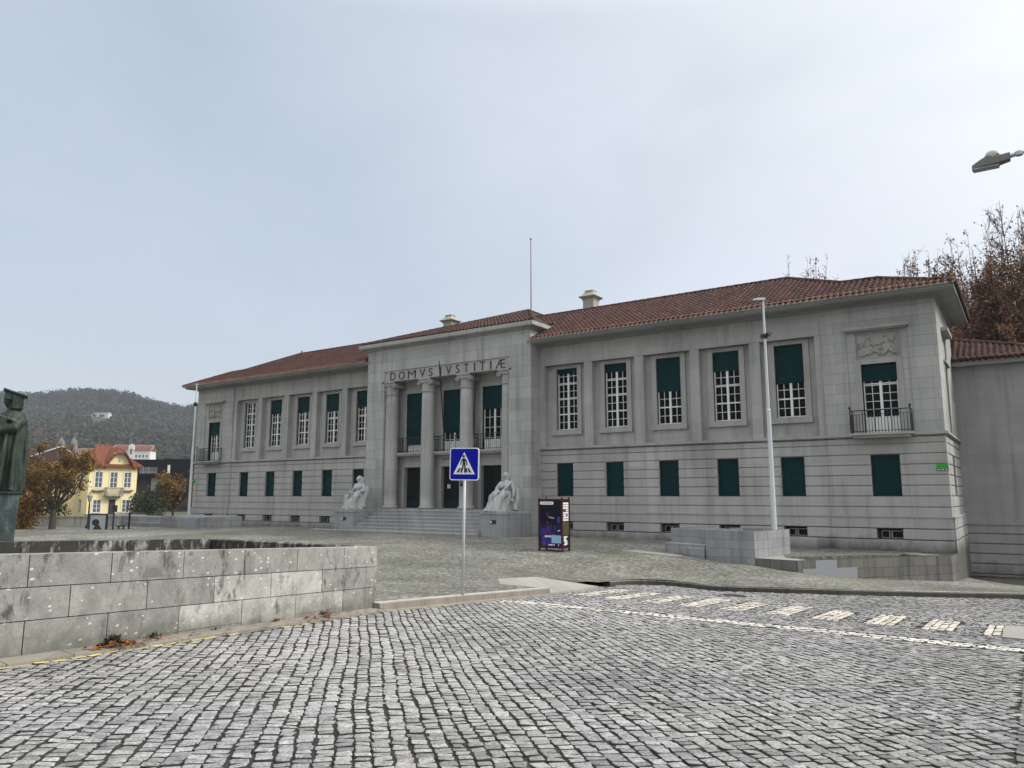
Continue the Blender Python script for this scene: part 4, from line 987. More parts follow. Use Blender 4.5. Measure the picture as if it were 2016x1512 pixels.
def hand(mb, c, d, side, s=1.0, curl=.5):
    """palm, four bent fingers and a thumb; d = direction the fingers point"""
    c = Vector(c); d = Vector(d).normalized(); w = d.cross(Vector((0, 0, 1))); w = w.normalized() if w.length > .1 else Vector((1, 0, 0)); up = w.cross(d)
    mb.tube([c - d * .05 * s, c, c + d * .045 * s], [.035 * s, .048 * s, .042 * s], 8)
    for k, L in enumerate((.085, .10, .093, .07)):
        b = c + d * .05 * s + w * (.036 - .024 * k) * s * side
        m1 = b + d * L * .5 * s; e = m1 + (d * (1 - curl) - up * curl) * L * .5 * s
        mb.tube([b - d * .03 * s, b, m1, e], [.014 * s, .014 * s, .012 * s, .009 * s], 6)
    b = c + w * .04 * s * side; mb.tube([b - d * .02 * s, b + (d * .6 + w * side) * .045 * s, b + (d + w * side * .5) * .075 * s], [.017 * s, .015 * s, .011 * s], 6)
def skirt_rings(c, secs, n=40, folds=9, amp=.07, ph=0):
    """secs: list of (z, dx, dy, rx, ry)"""
    out = []
    for i, (z, dx, dy, rx, ry) in enumerate(secs):
        t = i / (len(secs) - 1); rr = []
        for k in range(n):
            a = 2 * math.pi * k / n; f = 1 + amp * t * (math.sin(folds * a + ph + 1.3 * t) + .5 * math.sin((folds * 1.7) * a + 2.1 * ph))
            rr.append((c[0] + dx + rx * f * math.cos(a), c[1] + dy + ry * f * math.sin(a), c[2] + z))
        out.append(rr)
    return out
def face(mb, c, r, yaw, pitch=0):
    q = Matrix.Rotation(yaw, 4, 'Z') @ Matrix.Rotation(pitch, 4, 'X'); T = lambda x, y, z: tuple(Vector(c) + (q @ Vector((x * r, y * r, z * r))))
    mb.ball(c, (r * .80, r * .98, r * 1.12), 16, 12, rot=q.to_quaternion())
    mb.ball(T(0, -.30, -.62), (r * .55, r * .6, r * .52), 12, 8)            # jaw
    mb.tube([T(0, -.93, .12), T(0, -1.10, -.22), T(0, -.92, -.28)], [r * .10, r * .15, r * .10], 8)   # nose
    mb.tube([T(-.26, -.84, -.55), T(0, -.93, -.53), T(.26, -.84, -.55)], [r * .06, r * .09, r * .06], 6)   # mouth
    for s in (-1, 1):
        mb.tube([T(s * .12, -.94, .17), T(s * .34, -.90, .22), T(s * .55, -.72, .12)], [r * .08, r * .10, r * .05], 6)   # brow
        mb.ball(T(s * .32, -.82, .02), r * .13, 8, 6)
        mb.ball(T(s * .80, .0, -.05), (r * .10, r * .2, r * .26), 8, 6)
    return T
# ---- left seated figure: blindfolded woman with an upright sword
gL = thing('seated_statue', (PX - 5.0, 30.55, .945), 'pale seated statue of a blindfolded veiled woman holding an upright sword', 'statue', 'seated statues flanking the steps')
x, y, z = PX - 5.0, 30.62, .945; s = MB()
s.loft(skirt_rings((x, y, z), [(.80, 0, .02, .36, .32), (.66, 0, -.12, .45, .46), (.45, 0, -.24, .47, .56), (.2, 0, -.30, .52, .62), (0, 0, -.32, .56, .68)], folds=8, amp=.06))
s.box(x - .48, x + .5, y - .05, y + .5, z, z + .72)                               # seat
for sx in (-1, 1):
    s.tube([(x + sx * .2, y - .02, z + .74), (x + sx * .30, y - .50, z + .76), (x + sx * .34, y - .62, z + .66), (x + sx * .32, y - .72, z + .10), (x + sx * .30, y - .95, z + .05)], [.2, .18, .15, .10, .07], 12)
s.tube([(x, y + .05, z + .70), (x, y + .06, z + 1.0), (x, y + .02, z + 1.24), (x, y + .04, z + 1.38), (x, y + .02, z + 1.50)], [.30, .25, .28, .19, .085], 16)
for sx in (-1, 1): s.ball((x + sx * .12, y - .20, z + 1.17), (.12, .10, .12), 10, 8)
for sx in (-1, 1): s.ball((x + sx * .27, y + .02, z + 1.30), (.13, .13, .13), 10, 8)
s.tube([(x - .30, y + .02, z + 1.28), (x - .40, y - .10, z + 1.0), (x - .30, y - .46, z + .96)], [.10, .085, .06], 10); hand(s, (x - .24, y - .54, z + .96), (.6, -.6, -.2), 1, 1.2)
s.tube([(x + .30, y + .02, z + 1.28), (x + .46, y - .08, z + 1.02), (x + .20, y - .48, z + .90)], [.12, .12, .07], 10); hand(s, (x + .12, y - .56, z + .90), (-.8, -.4, -.2), -1, 1.2)
s.tube([(x + .38, y + .2, z + 1.25), (x + .54, y + .05, z + .95), (x + .50, y - .05, z + .55), (x + .56, y - .2, z + .1)], [.12, .16, .14, .12], 10)
yaw = R(-22); T = face(s, (x, y - .02, z + 1.66), .15, yaw, R(8))
s.tube([T(-.75, -.5, .12), T(-.3, -.95, .16), T(.3, -.95, .16), T(.75, -.5, .12)], [.03, .034, .034, .03], 8)
s.ball(T(0, .12, .22), (.145, .165, .155), 14, 10); s.tube([T(0, .75, .4), T(.0, 1.0, -.6), T(.0, .9, -1.5)], [.13, .15, .17], 12)
s.tube([(x - .12, y - .62, z + 1.04), (x - .18, y - .78, z + .05)], [.028, .03], 8); s.tube([(x - .34, y - .62, z + .88), (x + .10, y - .64, z + .92)], [.026, .026], 8); s.ball((x - .11, y - .60, z + 1.09), .05, 8, 6)
fuse(s, 'body', M['marble'], gL, .014, 1, folds=lambda p: .016 * math.sin(p[0] * 34 + 5 * p[2]) * max(0, min(1, (.75 - p[2]) * 2.5)))
# ---- right seated figure: draped woman, one arm hanging, long fold from shoulder to foot
gR = thing('seated_statue', (PX + 5.0, 30.55, .945), 'pale seated statue of a woman in a sweeping robe before the right pier', 'statue', 'seated statues flanking the steps')
x, y, z = PX + 5.0, 30.62, .945; s = MB()
s.loft(skirt_rings((x, y, z), [(.84, 0, .02, .34, .32), (.72, -.05, -.14, .43, .46), (.45, -.12, -.28, .48, .58), (.2, -.18, -.40, .55, .68), (0, -.22, -.48, .62, .74)], folds=7, amp=.05, ph=1))
s.box(x - .40, x + .46, y - .05, y + .5, z, z + .74)
for sx in (-1, 1): s.tube([(x + sx * .18, y, z + .78), (x + sx * .26 - .05, y - .52, z + .80), (x + sx * .28 - .10, y - .66, z + .66), (x + sx * .28 - .15, y - .86, z + .1)], [.19, .18, .16, .13], 12)
s.tube([(x - .42, y - .92, z + .05), (x - .50, y - 1.12, z + .05)], [.07, .05], 8)
s.tube([(x, y + .05, z + .70), (x, y + .06, z + 1.02), (x, y + .0, z + 1.26), (x, y + .03, z + 1.40), (x - .01, y + .0, z + 1.52)], [.29, .235, .28, .20, .085], 16)
for sx in (-1, 1): s.ball((x + sx * .125, y - .22, z + 1.19), (.125, .11, .12), 10, 8)
for sx in (-1, 1): s.ball((x + sx * .28, y + .02, z + 1.30), (.15, .15, .14), 10, 8)
s.tube([(x - .30, y + .02, z + 1.30), (x - .44, y - .08, z + 1.06), (x - .40, y - .22, z + .96), (x - .05, y - .50, z + .90)], [.14, .14, .11, .06], 10); hand(s, (x + .03, y - .54, z + .90), (.9, -.3, -.1), -1, 1.2)
s.tube([(x + .30, y + .02, z + 1.30), (x + .46, y + .0, z + 1.02), (x + .50, y - .12, z + .66)], [.14, .10, .06], 10); hand(s, (x + .50, y - .16, z + .58), (.1, -.3, -1), 1, 1.2)
s.tube([(x + .34, y - .08, z + 1.36), (x + .12, y - .40, z + .98), (x + .02, y - .62, z + .72), (x - .20, y - .95, z + .04)], [.07, .06, .05, .04], 10)
s.tube([(x - .40, y - .2, z + .82), (x - .1, y - .62, z + .62), (x + .2, y - .5, z + .78)], [.07, .08, .06], 10)
s.tube([(x + .52, y + .2, z + 1.1), (x + .58, y + .1, z + .6), (x + .54, y, z + .05)], [.08, .12, .14], 10)
yaw = R(-40); T = face(s, (x - .02, y - .02, z + 1.68), .15, yaw, R(2))
s.ball(T(0, .18, .25), (.15, .175, .155), 14, 10); s.tube([T(0, .75, .3), T(.1, .95, -.5), T(.15, .8, -1.2)], [.13, .12, .09], 12); s.tube([T(-.7, -.3, .55), T(0, -.75, .62), T(.7, -.3, .55)], [.035] * 3, 8)
fuse(s, 'body', M['marble'], gR, .014, 1, folds=lambda p: .018 * math.sin((p[0] + .35 * p[2]) * 24) * max(0, min(1, (.85 - p[2]) * 2.5)))

# ---- bronze scholar on a tall plinth, at the left edge
F0 = 18.5
pc_ = atF(-15, 968, F0); pz = float(pc_[2]); cx_, cy_ = float(pc_[0]), float(pc_[1])
vd = np.array([cx_, cy_]) / math.hypot(cx_, cy_); rt_ = np.array([vd[1], -vd[0]]) * 1.0           # rt_: image right
pl = thing('statue_plinth', (cx_, cy_, -.4), 'tall green stained bronze clad plinth under the scholar statue', 'plinth')
m_ = MB(); ang = math.atan2(rt_[1], rt_[0])
wv = lambda a, b: (cx_ + rt_[0] * a + vd[0] * b, cy_ + rt_[1] * a + vd[1] * b)
for i, (a0, a1) in enumerate(((-.62, -.02), (-.012, .55))):
    pz0 = -.5
    P = [wv(a0, -.6), wv(a1, -.6), wv(a1, .6), wv(a0, .6)]
    Q = [wv(a0, -.55), wv(a1 - (.0 if i == 0 else -.0), -.55), wv(a1, .55), wv(a0, .55)]
    k_ = .07 if i else 0
    b_ = [wv(a0, -.6), wv(a1 - k_, -.6), wv(a1 - k_, .6), wv(a0, .6)]; t_ = [wv(a0, -.6), wv(a1, -.6), wv(a1, .6), wv(a0, .6)]
    m_.add([(*p, pz0) for p in b_] + [(*p, pz - .05) for p in t_], [(3, 2, 1, 0), (4, 5, 6, 7), (0, 1, 5, 4), (1, 2, 6, 5), (2, 3, 7, 6), (3, 0, 4, 7)])
m_.build('shaft', M['plinth'], pl, bevel=.01)
m_ = MB(); t_ = [wv(-.66, -.64), wv(.60, -.64), wv(.60, .64), wv(-.66, .64)]; m_.prism(t_, pz - .05, pz); m_.build('cap', M['bronze'], pl, bevel=.012)
st = thing('bronze_statue', (cx_, cy_, pz), 'green bronze statue of a robed scholar in a flat cap, cut by the left edge', 'statue')
W = lambda a, b, z: (cx_ + rt_[0] * a + vd[0] * b, cy_ + rt_[1] * a + vd[1] * b, pz + z)
s = MB(); n = 72
def robe(secs, folds, amp):
    rg = []
    for i, (z, da, ra, rb_, t) in enumerate(secs):
        rr = []
        for k in range(n):
            a = 2 * math.pi * k / n; f = 1 + amp * t * (max(-.6, math.sin(folds * a)) + .4 * math.sin(folds * 1.6 * a + 1))
            rr.append(W(da + ra * f * math.cos(a), rb_ * f * math.sin(a), z))
        rg.append(rr)
    s.loft(rg)
robe([(0.0, .16, .46, .42, 1), (.35, .16, .45, .41, 1), (.8, .15, .43, .40, .9), (1.2, .16, .42, .38, .7), (1.5, .18, .41, .36, .5), (1.75, .22, .36, .33, .25), (1.93, .26, .26, .27, 0), (2.02, .27, .12, .13, 0)], 9, .10)
s.loft([[W(-.16 + .22 * math.cos(a) * (1 + .12 * math.sin(5 * a)), .28 * math.sin(a) - .05, zz) for a in [2 * math.pi * k / 30 for k in range(30)]] for zz in (0.0, .6, 1.2, 1.5)])
# cloak edge falling straight down the back and the forearm drape
s.tube([W(.56, -.05, 1.55), W(.60, -.06, 1.0), W(.60, -.06, .02)], [.05, .06, .07], 10); s.tube([W(.40, -.36, 1.65), W(.36, -.42, 1.0), W(.34, -.46, .02)], [.06, .06, .07], 10); s.tube([W(.18, -.40, 1.5), W(.12, -.46, .8), W(.10, -.48, .02)], [.05, .06, .06], 10)
s.tube([W(.44, -.18, 1.74), W(.30, -.42, 1.52), W(-.02, -.44, 1.46), W(-.30, -.38, 1.50)], [.13, .13, .10, .06], 12)
s.tube([W(.44, -.20, 1.78), W(.26, -.36, 1.72), W(-.05, -.40, 1.82)], [.05, .045, .04], 8)
hand(s, W(-.34, -.36, 1.50), np.array([-rt_[0], -rt_[1], .1]), 1, 1.25, .35)
s.tube([W(.20, .24, 1.72), W(.0, .30, 1.52), W(-.30, .1, 1.55)], [.12, .11, .06], 12); hand(s, W(-.36, .04, 1.55), np.array([-rt_[0], -rt_[1], .0]), -1, 1.25, .35)
s.box(-.12, .12, -.02, .02, 0, 0) if False else None
s.add([W(a, b, z_) for z_ in (1.52, 1.74) for a, b in ((-.02, -.42), (.14, -.42), (.14, -.34), (-.02, -.34))], [(3, 2, 1, 0), (4, 5, 6, 7), (0, 1, 5, 4), (1, 2, 6, 5), (2, 3, 7, 6), (3, 0, 4, 7)])      # book block held at the chest
s.tube([W(.24, 0, 1.92), W(.22, 0, 2.12)], [.10, .10], 12)
yaw = math.atan2(-rt_[1], -rt_[0]) + math.pi / 2 + R(12)
T = face(s, W(.22, 0, 2.22), .155, yaw, 0)
s.ball(T(0, .3, .1), (.15, .17, .17), 12, 10); s.tube([T(0, .6, .3), T(0, .9, -.6), T(0, .9, -1.2)], [.13, .13, .10], 10)
body = fuse(s, 'body', M['bronze'], st, .017, 3, folds=lambda p: .006 * math.sin(p[2] * 3 + math.atan2(p[1], p[0]) * 26) * max(0, min(1, (1.6 - p[2]) * 2)))
cp = MB()
q = lambda a, b, z: W(.24 + a, b, z)
cp.add([q(a, b, z0 - .32 * a) for z0 in (2.40, 2.455) for a, b in ((-.22, -.22), (.30, -.24), (.30, .24), (-.22, .22))], [(3, 2, 1, 0), (4, 5, 6, 7), (0, 1, 5, 4), (1, 2, 6, 5), (2, 3, 7, 6), (3, 0, 4, 7)])
cp.add([q(a, b, z0 - .2 * a) for z0 in (2.22, 2.42) for a, b in ((-.19, -.17), (.18, -.18), (.18, .18), (-.19, .17))], [(3, 2, 1, 0), (4, 5, 6, 7), (0, 1, 5, 4), (1, 2, 6, 5), (2, 3, 7, 6), (3, 0, 4, 7)])
cp.add([q(a, b, z_) for z_, k in ((2.02, 1), (2.38, 1)) for a, b in ((-.02, -.195), (.22, -.19), (.22, .19), (-.02, .195))], [(3, 2, 1, 0), (4, 5, 6, 7), (0, 1, 5, 4), (1, 2, 6, 5), (2, 3, 7, 6), (3, 0, 4, 7)])
cp.build('cap', M['bronze'], st, bevel=.015)

# ============================================================ ring wall in the foreground
M['slab_black'] = M['slab'].copy(); M['slab_black'].name = 'lichen blackened slabs'
for nd in M['slab_black'].node_tree.nodes:
    if nd.type == 'ATTRIBUTE' and nd.attribute_name == 'stain':
        v = M['slab_black'].node_tree.nodes.new('ShaderNodeValue'); v.outputs[0].default_value = .95
        for l_ in list(nd.outputs[2].links): M['slab_black'].node_tree.links.new(v.outputs[0], l_.to_socket)
wt = thing('stone_parapet', (-12.5, 5.5, -.3), 'low grey granite slab wall round a stair opening beside the cobbled road', 'low wall')
def wy(px, py):
    d = ray(px, py); t = -9.167 / (d[0] + .119 * d[1]); return float((d * t)[1])
zt = lambda y_, k: zroad(0, y_) + .045 + .3755 * k
JO = {2: [57, 220, 362, 482, 586, 678], 1: [138, 290, 422, 534, 634, 721], 0: [46, 211, 352, 476, 582, 675, 719]}
PYc = {2: (1122, 1094), 1: (1184, 1135), 0: (1256, 1176)}
LT = {2: [.36, .34, .42, .38, .40, .50, .58], 1: [.40, .46, .36, .80, .92, .42, .45], 0: [.42, .40, .37, .93, .86, .74, .42, .46]}
sl_m = MB()
for k in range(3):
    js = [-6, -3.6, -1.2, 1.2, 2.9] if k % 2 else [-5, -2.4, 0.1, 2.2]
    ys = js + [wy(px, PYc[k][0] + (PYc[k][1] - PYc[k][0]) * px / 738) for px in JO[k]] + [10.8]
    tn = [.4] * (len(ys) - 1 - len(LT[k])) + LT[k]
    for (a, b), t in zip(zip(ys[:-1], ys[1:]), tn):
        g_ = .005; o_ = random.uniform(-.003, .003)
        P = [(WL(a + g_) + o_, a + g_), (WL(b - g_) + o_, b - g_), (WL(b - g_) - .29, b - g_), (WL(a + g_) - .29, a + g_)]
        zz0 = [zt(p[1], k) - (.25 if k == 0 else 0) + (g_ if k else 0) for p in P]; zz1 = [zt(p[1], k + 1) - (g_ if k < 2 else 0) for p in P]
        sl_m.prism(P[::-1], zz0[::-1], zz1[::-1], tone=t)
sl_m.build('front_slabs', M['slab'], wt, bevel=.004)
def wpt(px, py, off=.0):
    d = ray(px, py); t = -9.167 / (d[0] + .119 * d[1]); p = CAM + d * t; return p
rpm = M['patch'] = plain('dark repair mortar', (.15, .15, .145), .9, var=.15, scale=20)
def wpatch(pts):
    P = [wpt(*q) for q in pts]; nn_ = np.array([.993, .119, 0]); m_ = MB(); k_ = len(P); m_.add([p - nn_ * .01 for p in P] + [p + nn_ * .004 for p in P], [tuple(range(k_ - 1, -1, -1)), tuple(range(k_, 2 * k_))] + [(i, (i + 1) % k_, k_ + (i + 1) % k_, k_ + i) for i in range(k_)]); m_.build('repair_patch', rpm, wt)
wpatch([(278 + 44 * t, 1138 - 19 * math.sin(math.pi * t) ** .5 - 3 * t) for t in np.linspace(0, 1, 12)][::-1]); wpatch([(232, 1126), (240, 1126), (249, 1094), (238, 1094)]); wpatch([(377 + 4 * math.cos(a), 1090 + 3 * math.sin(a)) for a in np.linspace(6.2, 0, 10)]); wpatch([(322 + 3.5 * math.cos(a), 1230 + 6 * math.sin(a)) for a in np.linspace(6.2, 0, 10)])
# end wall, facing the square
em = MB()
for k in range(3):
    xs_ = [WL(10.8) - .295] + [-12.0 - (.6 if k % 2 else 0), -13.6 - (.5 if k % 2 else 0)] + [-15.27]
    for a, b in zip(xs_[:-1], xs_[1:]): em.prism([(b + .004, 10.5), (a - .004, 10.5), (a - .004, 10.795), (b + .004, 10.795)], zt(10.8, k) - (.25 if k == 0 else 0), zt(10.8, k + 1) - .004, tone=random.uniform(.3, .55))
em.build('end_slabs', M['slab_black'], wt, bevel=.004)
d = ray(0, 1067); t = -13.98 / (d[0] + .119 * d[1]); q1 = CAM + d * t
zf = lambda y_: zt(10.8, 3) + (q1[2] - zt(10.8, 3)) * (10.67 - y_) / (10.67 - q1[1])
fm = MB(); ys = np.linspace(-6, 10.49, 9)
for a, b in zip(ys[:-1], ys[1:]):
    xx = lambda y_: -13.98 - .119 * y_
    fm.prism([(xx(a), a + .004), (xx(b), b - .004), (xx(b) - .3, b - .004), (xx(a) - .3, a + .004)][::-1], -.8, [zf(b), zf(b), zf(a), zf(a)] if False else [zf(a), zf(b), zf(b), zf(a)][::-1], tone=random.uniform(.3, .6))
fm.build('far_slabs', M['slab_black'], wt, bevel=.004)
# leaf litter and weeds at its foot
def litter(name, spots, n, m, size=.05):
    V = []; Fq = []; T_ = []; rs_ = random.Random(9)
    for (y_, spread, cnt, off) in spots:
        for _ in range(cnt):
            yy_ = rs_.gauss(y_, spread); oo = abs(rs_.gauss(.0, .10)) + off; x_ = WL(yy_) + .03 + oo; z_ = zroad(0, yy_) + .05 + rs_.random() * .03
            a = rs_.uniform(0, 6.28); L = size * rs_.uniform(.5, 1.4); w = L * rs_.uniform(.4, .7); u = Vector((math.cos(a), math.sin(a), rs_.uniform(-.3, .5))) * L; v = Vector((-math.sin(a), math.cos(a), rs_.uniform(-.4, .4))) * w; c = Vector((x_, yy_, z_)); i = len(V)
            V += [c - u, c + v * .8, c + u, c - v * .8]; Fq.append((i, i + 1, i + 2, i + 3)); T_.append(rs_.random())
    return link(name, arr_mesh(name, np.array([tuple(v) for v in V]), np.array(Fq), m, np.array(T_)))
sp = [(wy(215, 1272), .17, 150, .1), (wy(610, 1228), .25, 30, .15), (wy(640, 1208), .15, 14, .05), (wy(430, 1252), .4, 8, .05), (wy(300, 1265), .6, 14, .1), (wy(690, 1205), .6, 14, .2)]
stuff(litter('fallen_leaves', sp, 0, M['leaf_dead']), 'scatter of dry brown leaves along the foot of the granite wall', 'fallen leaves')
def weed(px, py, h, n, label, m):
    y_ = wy(px, py); x_ = WL(y_) + .04; z_ = zroad(0, y_) + .03; s = MB(); r_ = random.Random(px)
    for _ in range(n):
        a = r_.uniform(0, 6.28); L = h * r_.uniform(.5, 1); sp_ = r_.uniform(.25, .9); d_ = Vector((abs(math.cos(a)) * sp_, math.sin(a) * sp_, 1)).normalized(); p0 = Vector((x_, y_ + r_.uniform(-.08, .08), z_)); p1 = p0 + d_ * L; sd = Vector((-d_.y, d_.x, 0)).normalized() * L * .16
        s.add([p0, p0.lerp(p1, .55) + sd, p1 + Vector((0, 0, -.15 * L)), p0.lerp(p1, .55) - sd], [(0, 1, 2, 3)], tone=r_.random())
    tag(s.build('weed', m, origin=(x_, y_, z_)), label, 'weed', 'weeds at the foot of the wall')
weed(218, 1262, .20, 26, 'largest green weed, above the pile of brown leaves at the wall foot', M['leaf_green']); weed(300, 1254, .14, 16, 'dark weed tuft at the wall foot just right of the leaf pile', M['leaf_green'])
weed(538, 1225, .10, 14, 'small green weed under the pale slabs of the low wall', M['leaf_olive']); weed(636, 1209, .14, 16, 'brownish weed at the wall foot near its right end', M['leaf_olive']); weed(420, 1243, .08, 8, 'tiny weed at the wall foot below the first pale slab', M['leaf_olive'])

# ============================================================ terrace and stone blocks on the right
TZ = -.42
B_ = np.array([-6.46, 25.99]); d_ = np.array([.602, .798]); n_ = np.array([-.798, .602]); L_ = 6.56
Pp = lambda s_, o_: tuple(B_ + d_ * s_ + n_ * o_)
M['terrace_wall'] = stone('terrace wall granite', (.135, .132, .122), rows=.31, width=.75, zoff=TZ - .31 * 6, var=.14, streak=.5, speck=.2, mortar=.008, mdark=.35)
M['block'] = stone('bench granite', (.27, .275, .285), rows=.30, width=.95, zoff=.465 - .3 * 5, var=.11, streak=.5, speck=.25, patch=.2, mortar=.008, mdark=.55)
tw = thing('terrace_wall', (-5, 28, -1.4), 'low granite retaining wall that drops to the pavement at the right corner of the courthouse', 'retaining wall')
m_ = MB()
m_.prism([Pp(0, 0), Pp(L_, 0), Pp(L_, .35), Pp(0, .35)], -2.0, TZ); m_.prism([(-7.9, 26.2), Pp(0, 0), Pp(0, 1.3)], -2.0, TZ - .001)
m_.prism([Pp(L_, 0), (-2.40, 32.5), (-3.6, 32.52), Pp(L_, 1.3)], -2.0, TZ - .001)
m_.build('wall', M['terrace_wall'], tw, bevel=.008)
for px0, px1, z0, z1 in ((1580, 1687, .48, .27), (1606, 1648, .27, .004)):
    def sP(px): 
        dd = ray(px, 1110); den = dd[0] * n_[0] + dd[1] * n_[1]; t = (B_ @ n_) / den; p = dd[:2] * t; return float((p - B_) @ d_)
    a, b = sP(px0), sP(px1)
    if a < .02: a = .02
    MB().prism([Pp(a, -.006), Pp(b, -.006), Pp(b, .1), Pp(a, .1)], TZ - z0 - (.3 if z0 > .3 else 0), TZ - z1).build('new_block', M['newstone'], tw)
m_ = MB(); m_.prism([Pp(0, .35), Pp(.5, .35), Pp(.5, 1.3), Pp(0, 1.3)], -2, TZ - .002); m_.prism([Pp(5.7, .35), Pp(L_, .35), Pp(L_, 1.3), Pp(5.7, 1.3)], -2, TZ - .002)
m_.prism([Pp(.5, .35), Pp(5.7, .35), Pp(5.7, 1.3), Pp(.5, 1.3)], -2, -1.25)
m_.prism([(-7.9, 26.2), Pp(0, 1.3), Pp(L_, 1.3), (-3.6, 32.52), (-11.5, 32.52), (-10.8, 29.3), (-9, 29.1), (-7.43, 28.97)], -2, [TZ - .003] * 4 + [-.36, -.40] + [TZ - .003] * 2)
struct(m_.build('terrace', M['plaza'], origin=(0, 0, 0)))
struct(MB().prism([(-7.82, 26.24), (-6.5, 26.05), Pp(.45, .1), Pp(.4, 1.1), (-7.3, 27.6), (-7.52, 28.3)], TZ - .2, TZ + .006).build('paving_patch', M['pave'], origin=(0, 0, 0)))
bt = thing('stone_block', (-8.6, 27.6, -.5), 'square hollow granite block wall at the foot of the right lamp post', 'stone block')
O = [(-7.88, 26.2), (-7.43, 28.97), (-9.25, 29.25), (-9.67, 26.43)]; ce = np.mean(O, 0); I = [tuple(ce + (np.array(p) - ce) * .78) for p in O]
m_ = MB()
for i in range(4):
    j = (i + 1) % 4; m_.prism([O[i], O[j], I[j], I[i]], -1.0, .465)
m_.build('wall', M['block'], bt); MB().prism(I, -.9, .05).build('bed', M['darkhole'], bt)
bn = thing('stone_bench', (-10.6, 27.6, -.5), 'grey granite bench with a low back, left of the hollow stone block', 'bench')
MB().prism([(-11.44, 27.62), (-9.72, 27.02), (-9.5, 28.2), (-11.2, 28.9)], -.9, .46).build('backrest', M['block'], bn, bevel=.01)
MB().prism([(-11.5, 27.12), (-9.74, 26.55), (-9.73, 27.0), (-11.45, 27.60)], -.9, -.06).build('seat', M['block'], bn, bevel=.01)
MB().prism([(-10.42, 26.45), (-9.70, 26.3), (-9.72, 26.54), (-10.36, 26.75)], -1, -.17).build('side_seat', M['block'], bn, bevel=.01)
struct(MB().prism([(-12.9, 26.3), (-10.5, 26.05), (-10.45, 26.4), (-12.6, 26.9)], -.9, [zp(-12.9, 26.3) + .012, zp(-10.5, 26.05) + .02, zp(-10.45, 26.4) + .02, zp(-12.6, 26.9) + .012]).build('paving_strip', M['pave'], origin=(0, 0, 0)))
# left hand counterpart
lb = thing('stone_block', (-42.8, 28.6, -.4), 'grey granite block beside the left lamp post, with a pale panel on its front', 'stone block')
MB().prism([(-45.3, 27.5), (-40.85, 27.5), (-40.85, 30.2), (-45.3, 30.2)], -.9, .42).build('wall', M['block'], lb, bevel=.01); MB().prism([(-42.9, 27.1), (-40.85, 27.1), (-40.85, 27.49), (-42.9, 27.49)], -.9, .36).build('front', M['block'], lb, bevel=.01)
MB().prism([(-42.25, 27.07), (-41.0, 27.07), (-41.0, 27.095), (-42.25, 27.095)], -.27, .26).build('white_panel', M['newstone'], lb)
lw = thing('stone_bench', (-48.8, 28.9, -.4), 'long low granite bench wall left of the left lamp post', 'bench')
MB().prism([(-53.2, 28.4), (-45.32, 28.0), (-45.32, 29.6), (-53.0, 29.6)], -.9, .34).build('backrest', M['block'], lw, bevel=.01); MB().prism([(-50.0, 27.8), (-45.32, 27.55), (-45.32, 27.98), (-50.0, 28.2)], -.9, -.02).build('seat', M['block'], lw, bevel=.01)

# ============================================================ street furniture
def street_lamp(x, y, z0, H, label, head_dir, cam_kind):
    t = thing('street_lamp', (x, y, z0), label, 'street lamp', 'tall white lamp posts in the square')
    s = MB(); s.lathe([(.095, z0), (.095, z0 + 1.2), (.075, z0 + H * .55)], x, y, 16); s.lathe([(.082, z0 + H * .55), (.082, z0 + H * .55 + .05), (.06, z0 + H * .56), (.038, z0 + H)], x, y, 16); s.lathe([(.16, z0), (.16, z0 + .03)], x, y, 16)
    s.build('pole', M['lamp_white'], t, smooth=False)
    hd = np.array(head_dir, float); sd = np.array([-hd[1], hd[0]]); zt_ = z0 + H
    h = MB(); q = lambda a, b, c: (x + hd[0] * a + sd[0] * b, y + hd[1] * a + sd[1] * b, zt_ + c)
    h.loft([[q(-.08, -.07, 0), q(-.08, .07, 0), q(-.08, .06, .10), q(-.08, -.06, .10)], [q(.15, -.10, .0), q(.15, .10, .0), q(.15, .08, .11), q(.15, -.08, .11)], [q(.36, -.08, .02), q(.36, .08, .02), q(.36, .06, .08), q(.36, -.06, .08)]])
    hh = h.build('luminaire', M['lamp_white'] if cam_kind == 'box' else M['grey_clad'], t, bevel=.01); MB().loft([[q(.02, -.07, -.012), q(.02, .07, -.012), q(.02, .07, .001), q(.02, -.07, .001)], [q(.32, -.06, .006), q(.32, .06, .006), q(.32, .06, .019), q(.32, -.06, .019)]]).build('lens', M['glass'], hh)
    if cam_kind == 'box':
        zc = z0 + H * .855; s = MB(); a_ = np.array(EX); s.tube([(x - a_[0] * .16, y - a_[1] * .16, zc + .0), (x + a_[0] * .0, y + a_[1] * .0, zc), (x + a_[0] * .30, y + a_[1] * .30, zc + .02)], [.075, .085, .085], 14); s.lathe([(.10, zc - .1), (.10, zc + .06)], x, y, 14); s.box(x - .14, x - .02, y - .05, y + .05, zc - .08, zc + .06)
        s.build('security_camera', M['iron'], t)
    else:
        zc = z0 + H * .86; s = MB(); s.ball((x + EX[0] * .26, y + EX[1] * .26, zc), .15, 14, 10); s.tube([(x, y, zc + .1), (x + EX[0] * .26, y + EX[1] * .26, zc + .12)], .03, 8); s.build('security_camera', M['iron'], t, smooth=True)
street_lamp(-7.72, 28.1, -.38, 9.28, 'tall white lamp post behind the hollow stone block, with a tube camera', (-.95, -.3), 'box')
pl_ = atY(387.5, 757, 30.0); street_lamp(float(pl_[0]), 30.0, -.35, float(pl_[2]) + .30, 'tall white lamp post at the left corner of the courthouse, with a ball camera', (-.93, .35), 'ball')
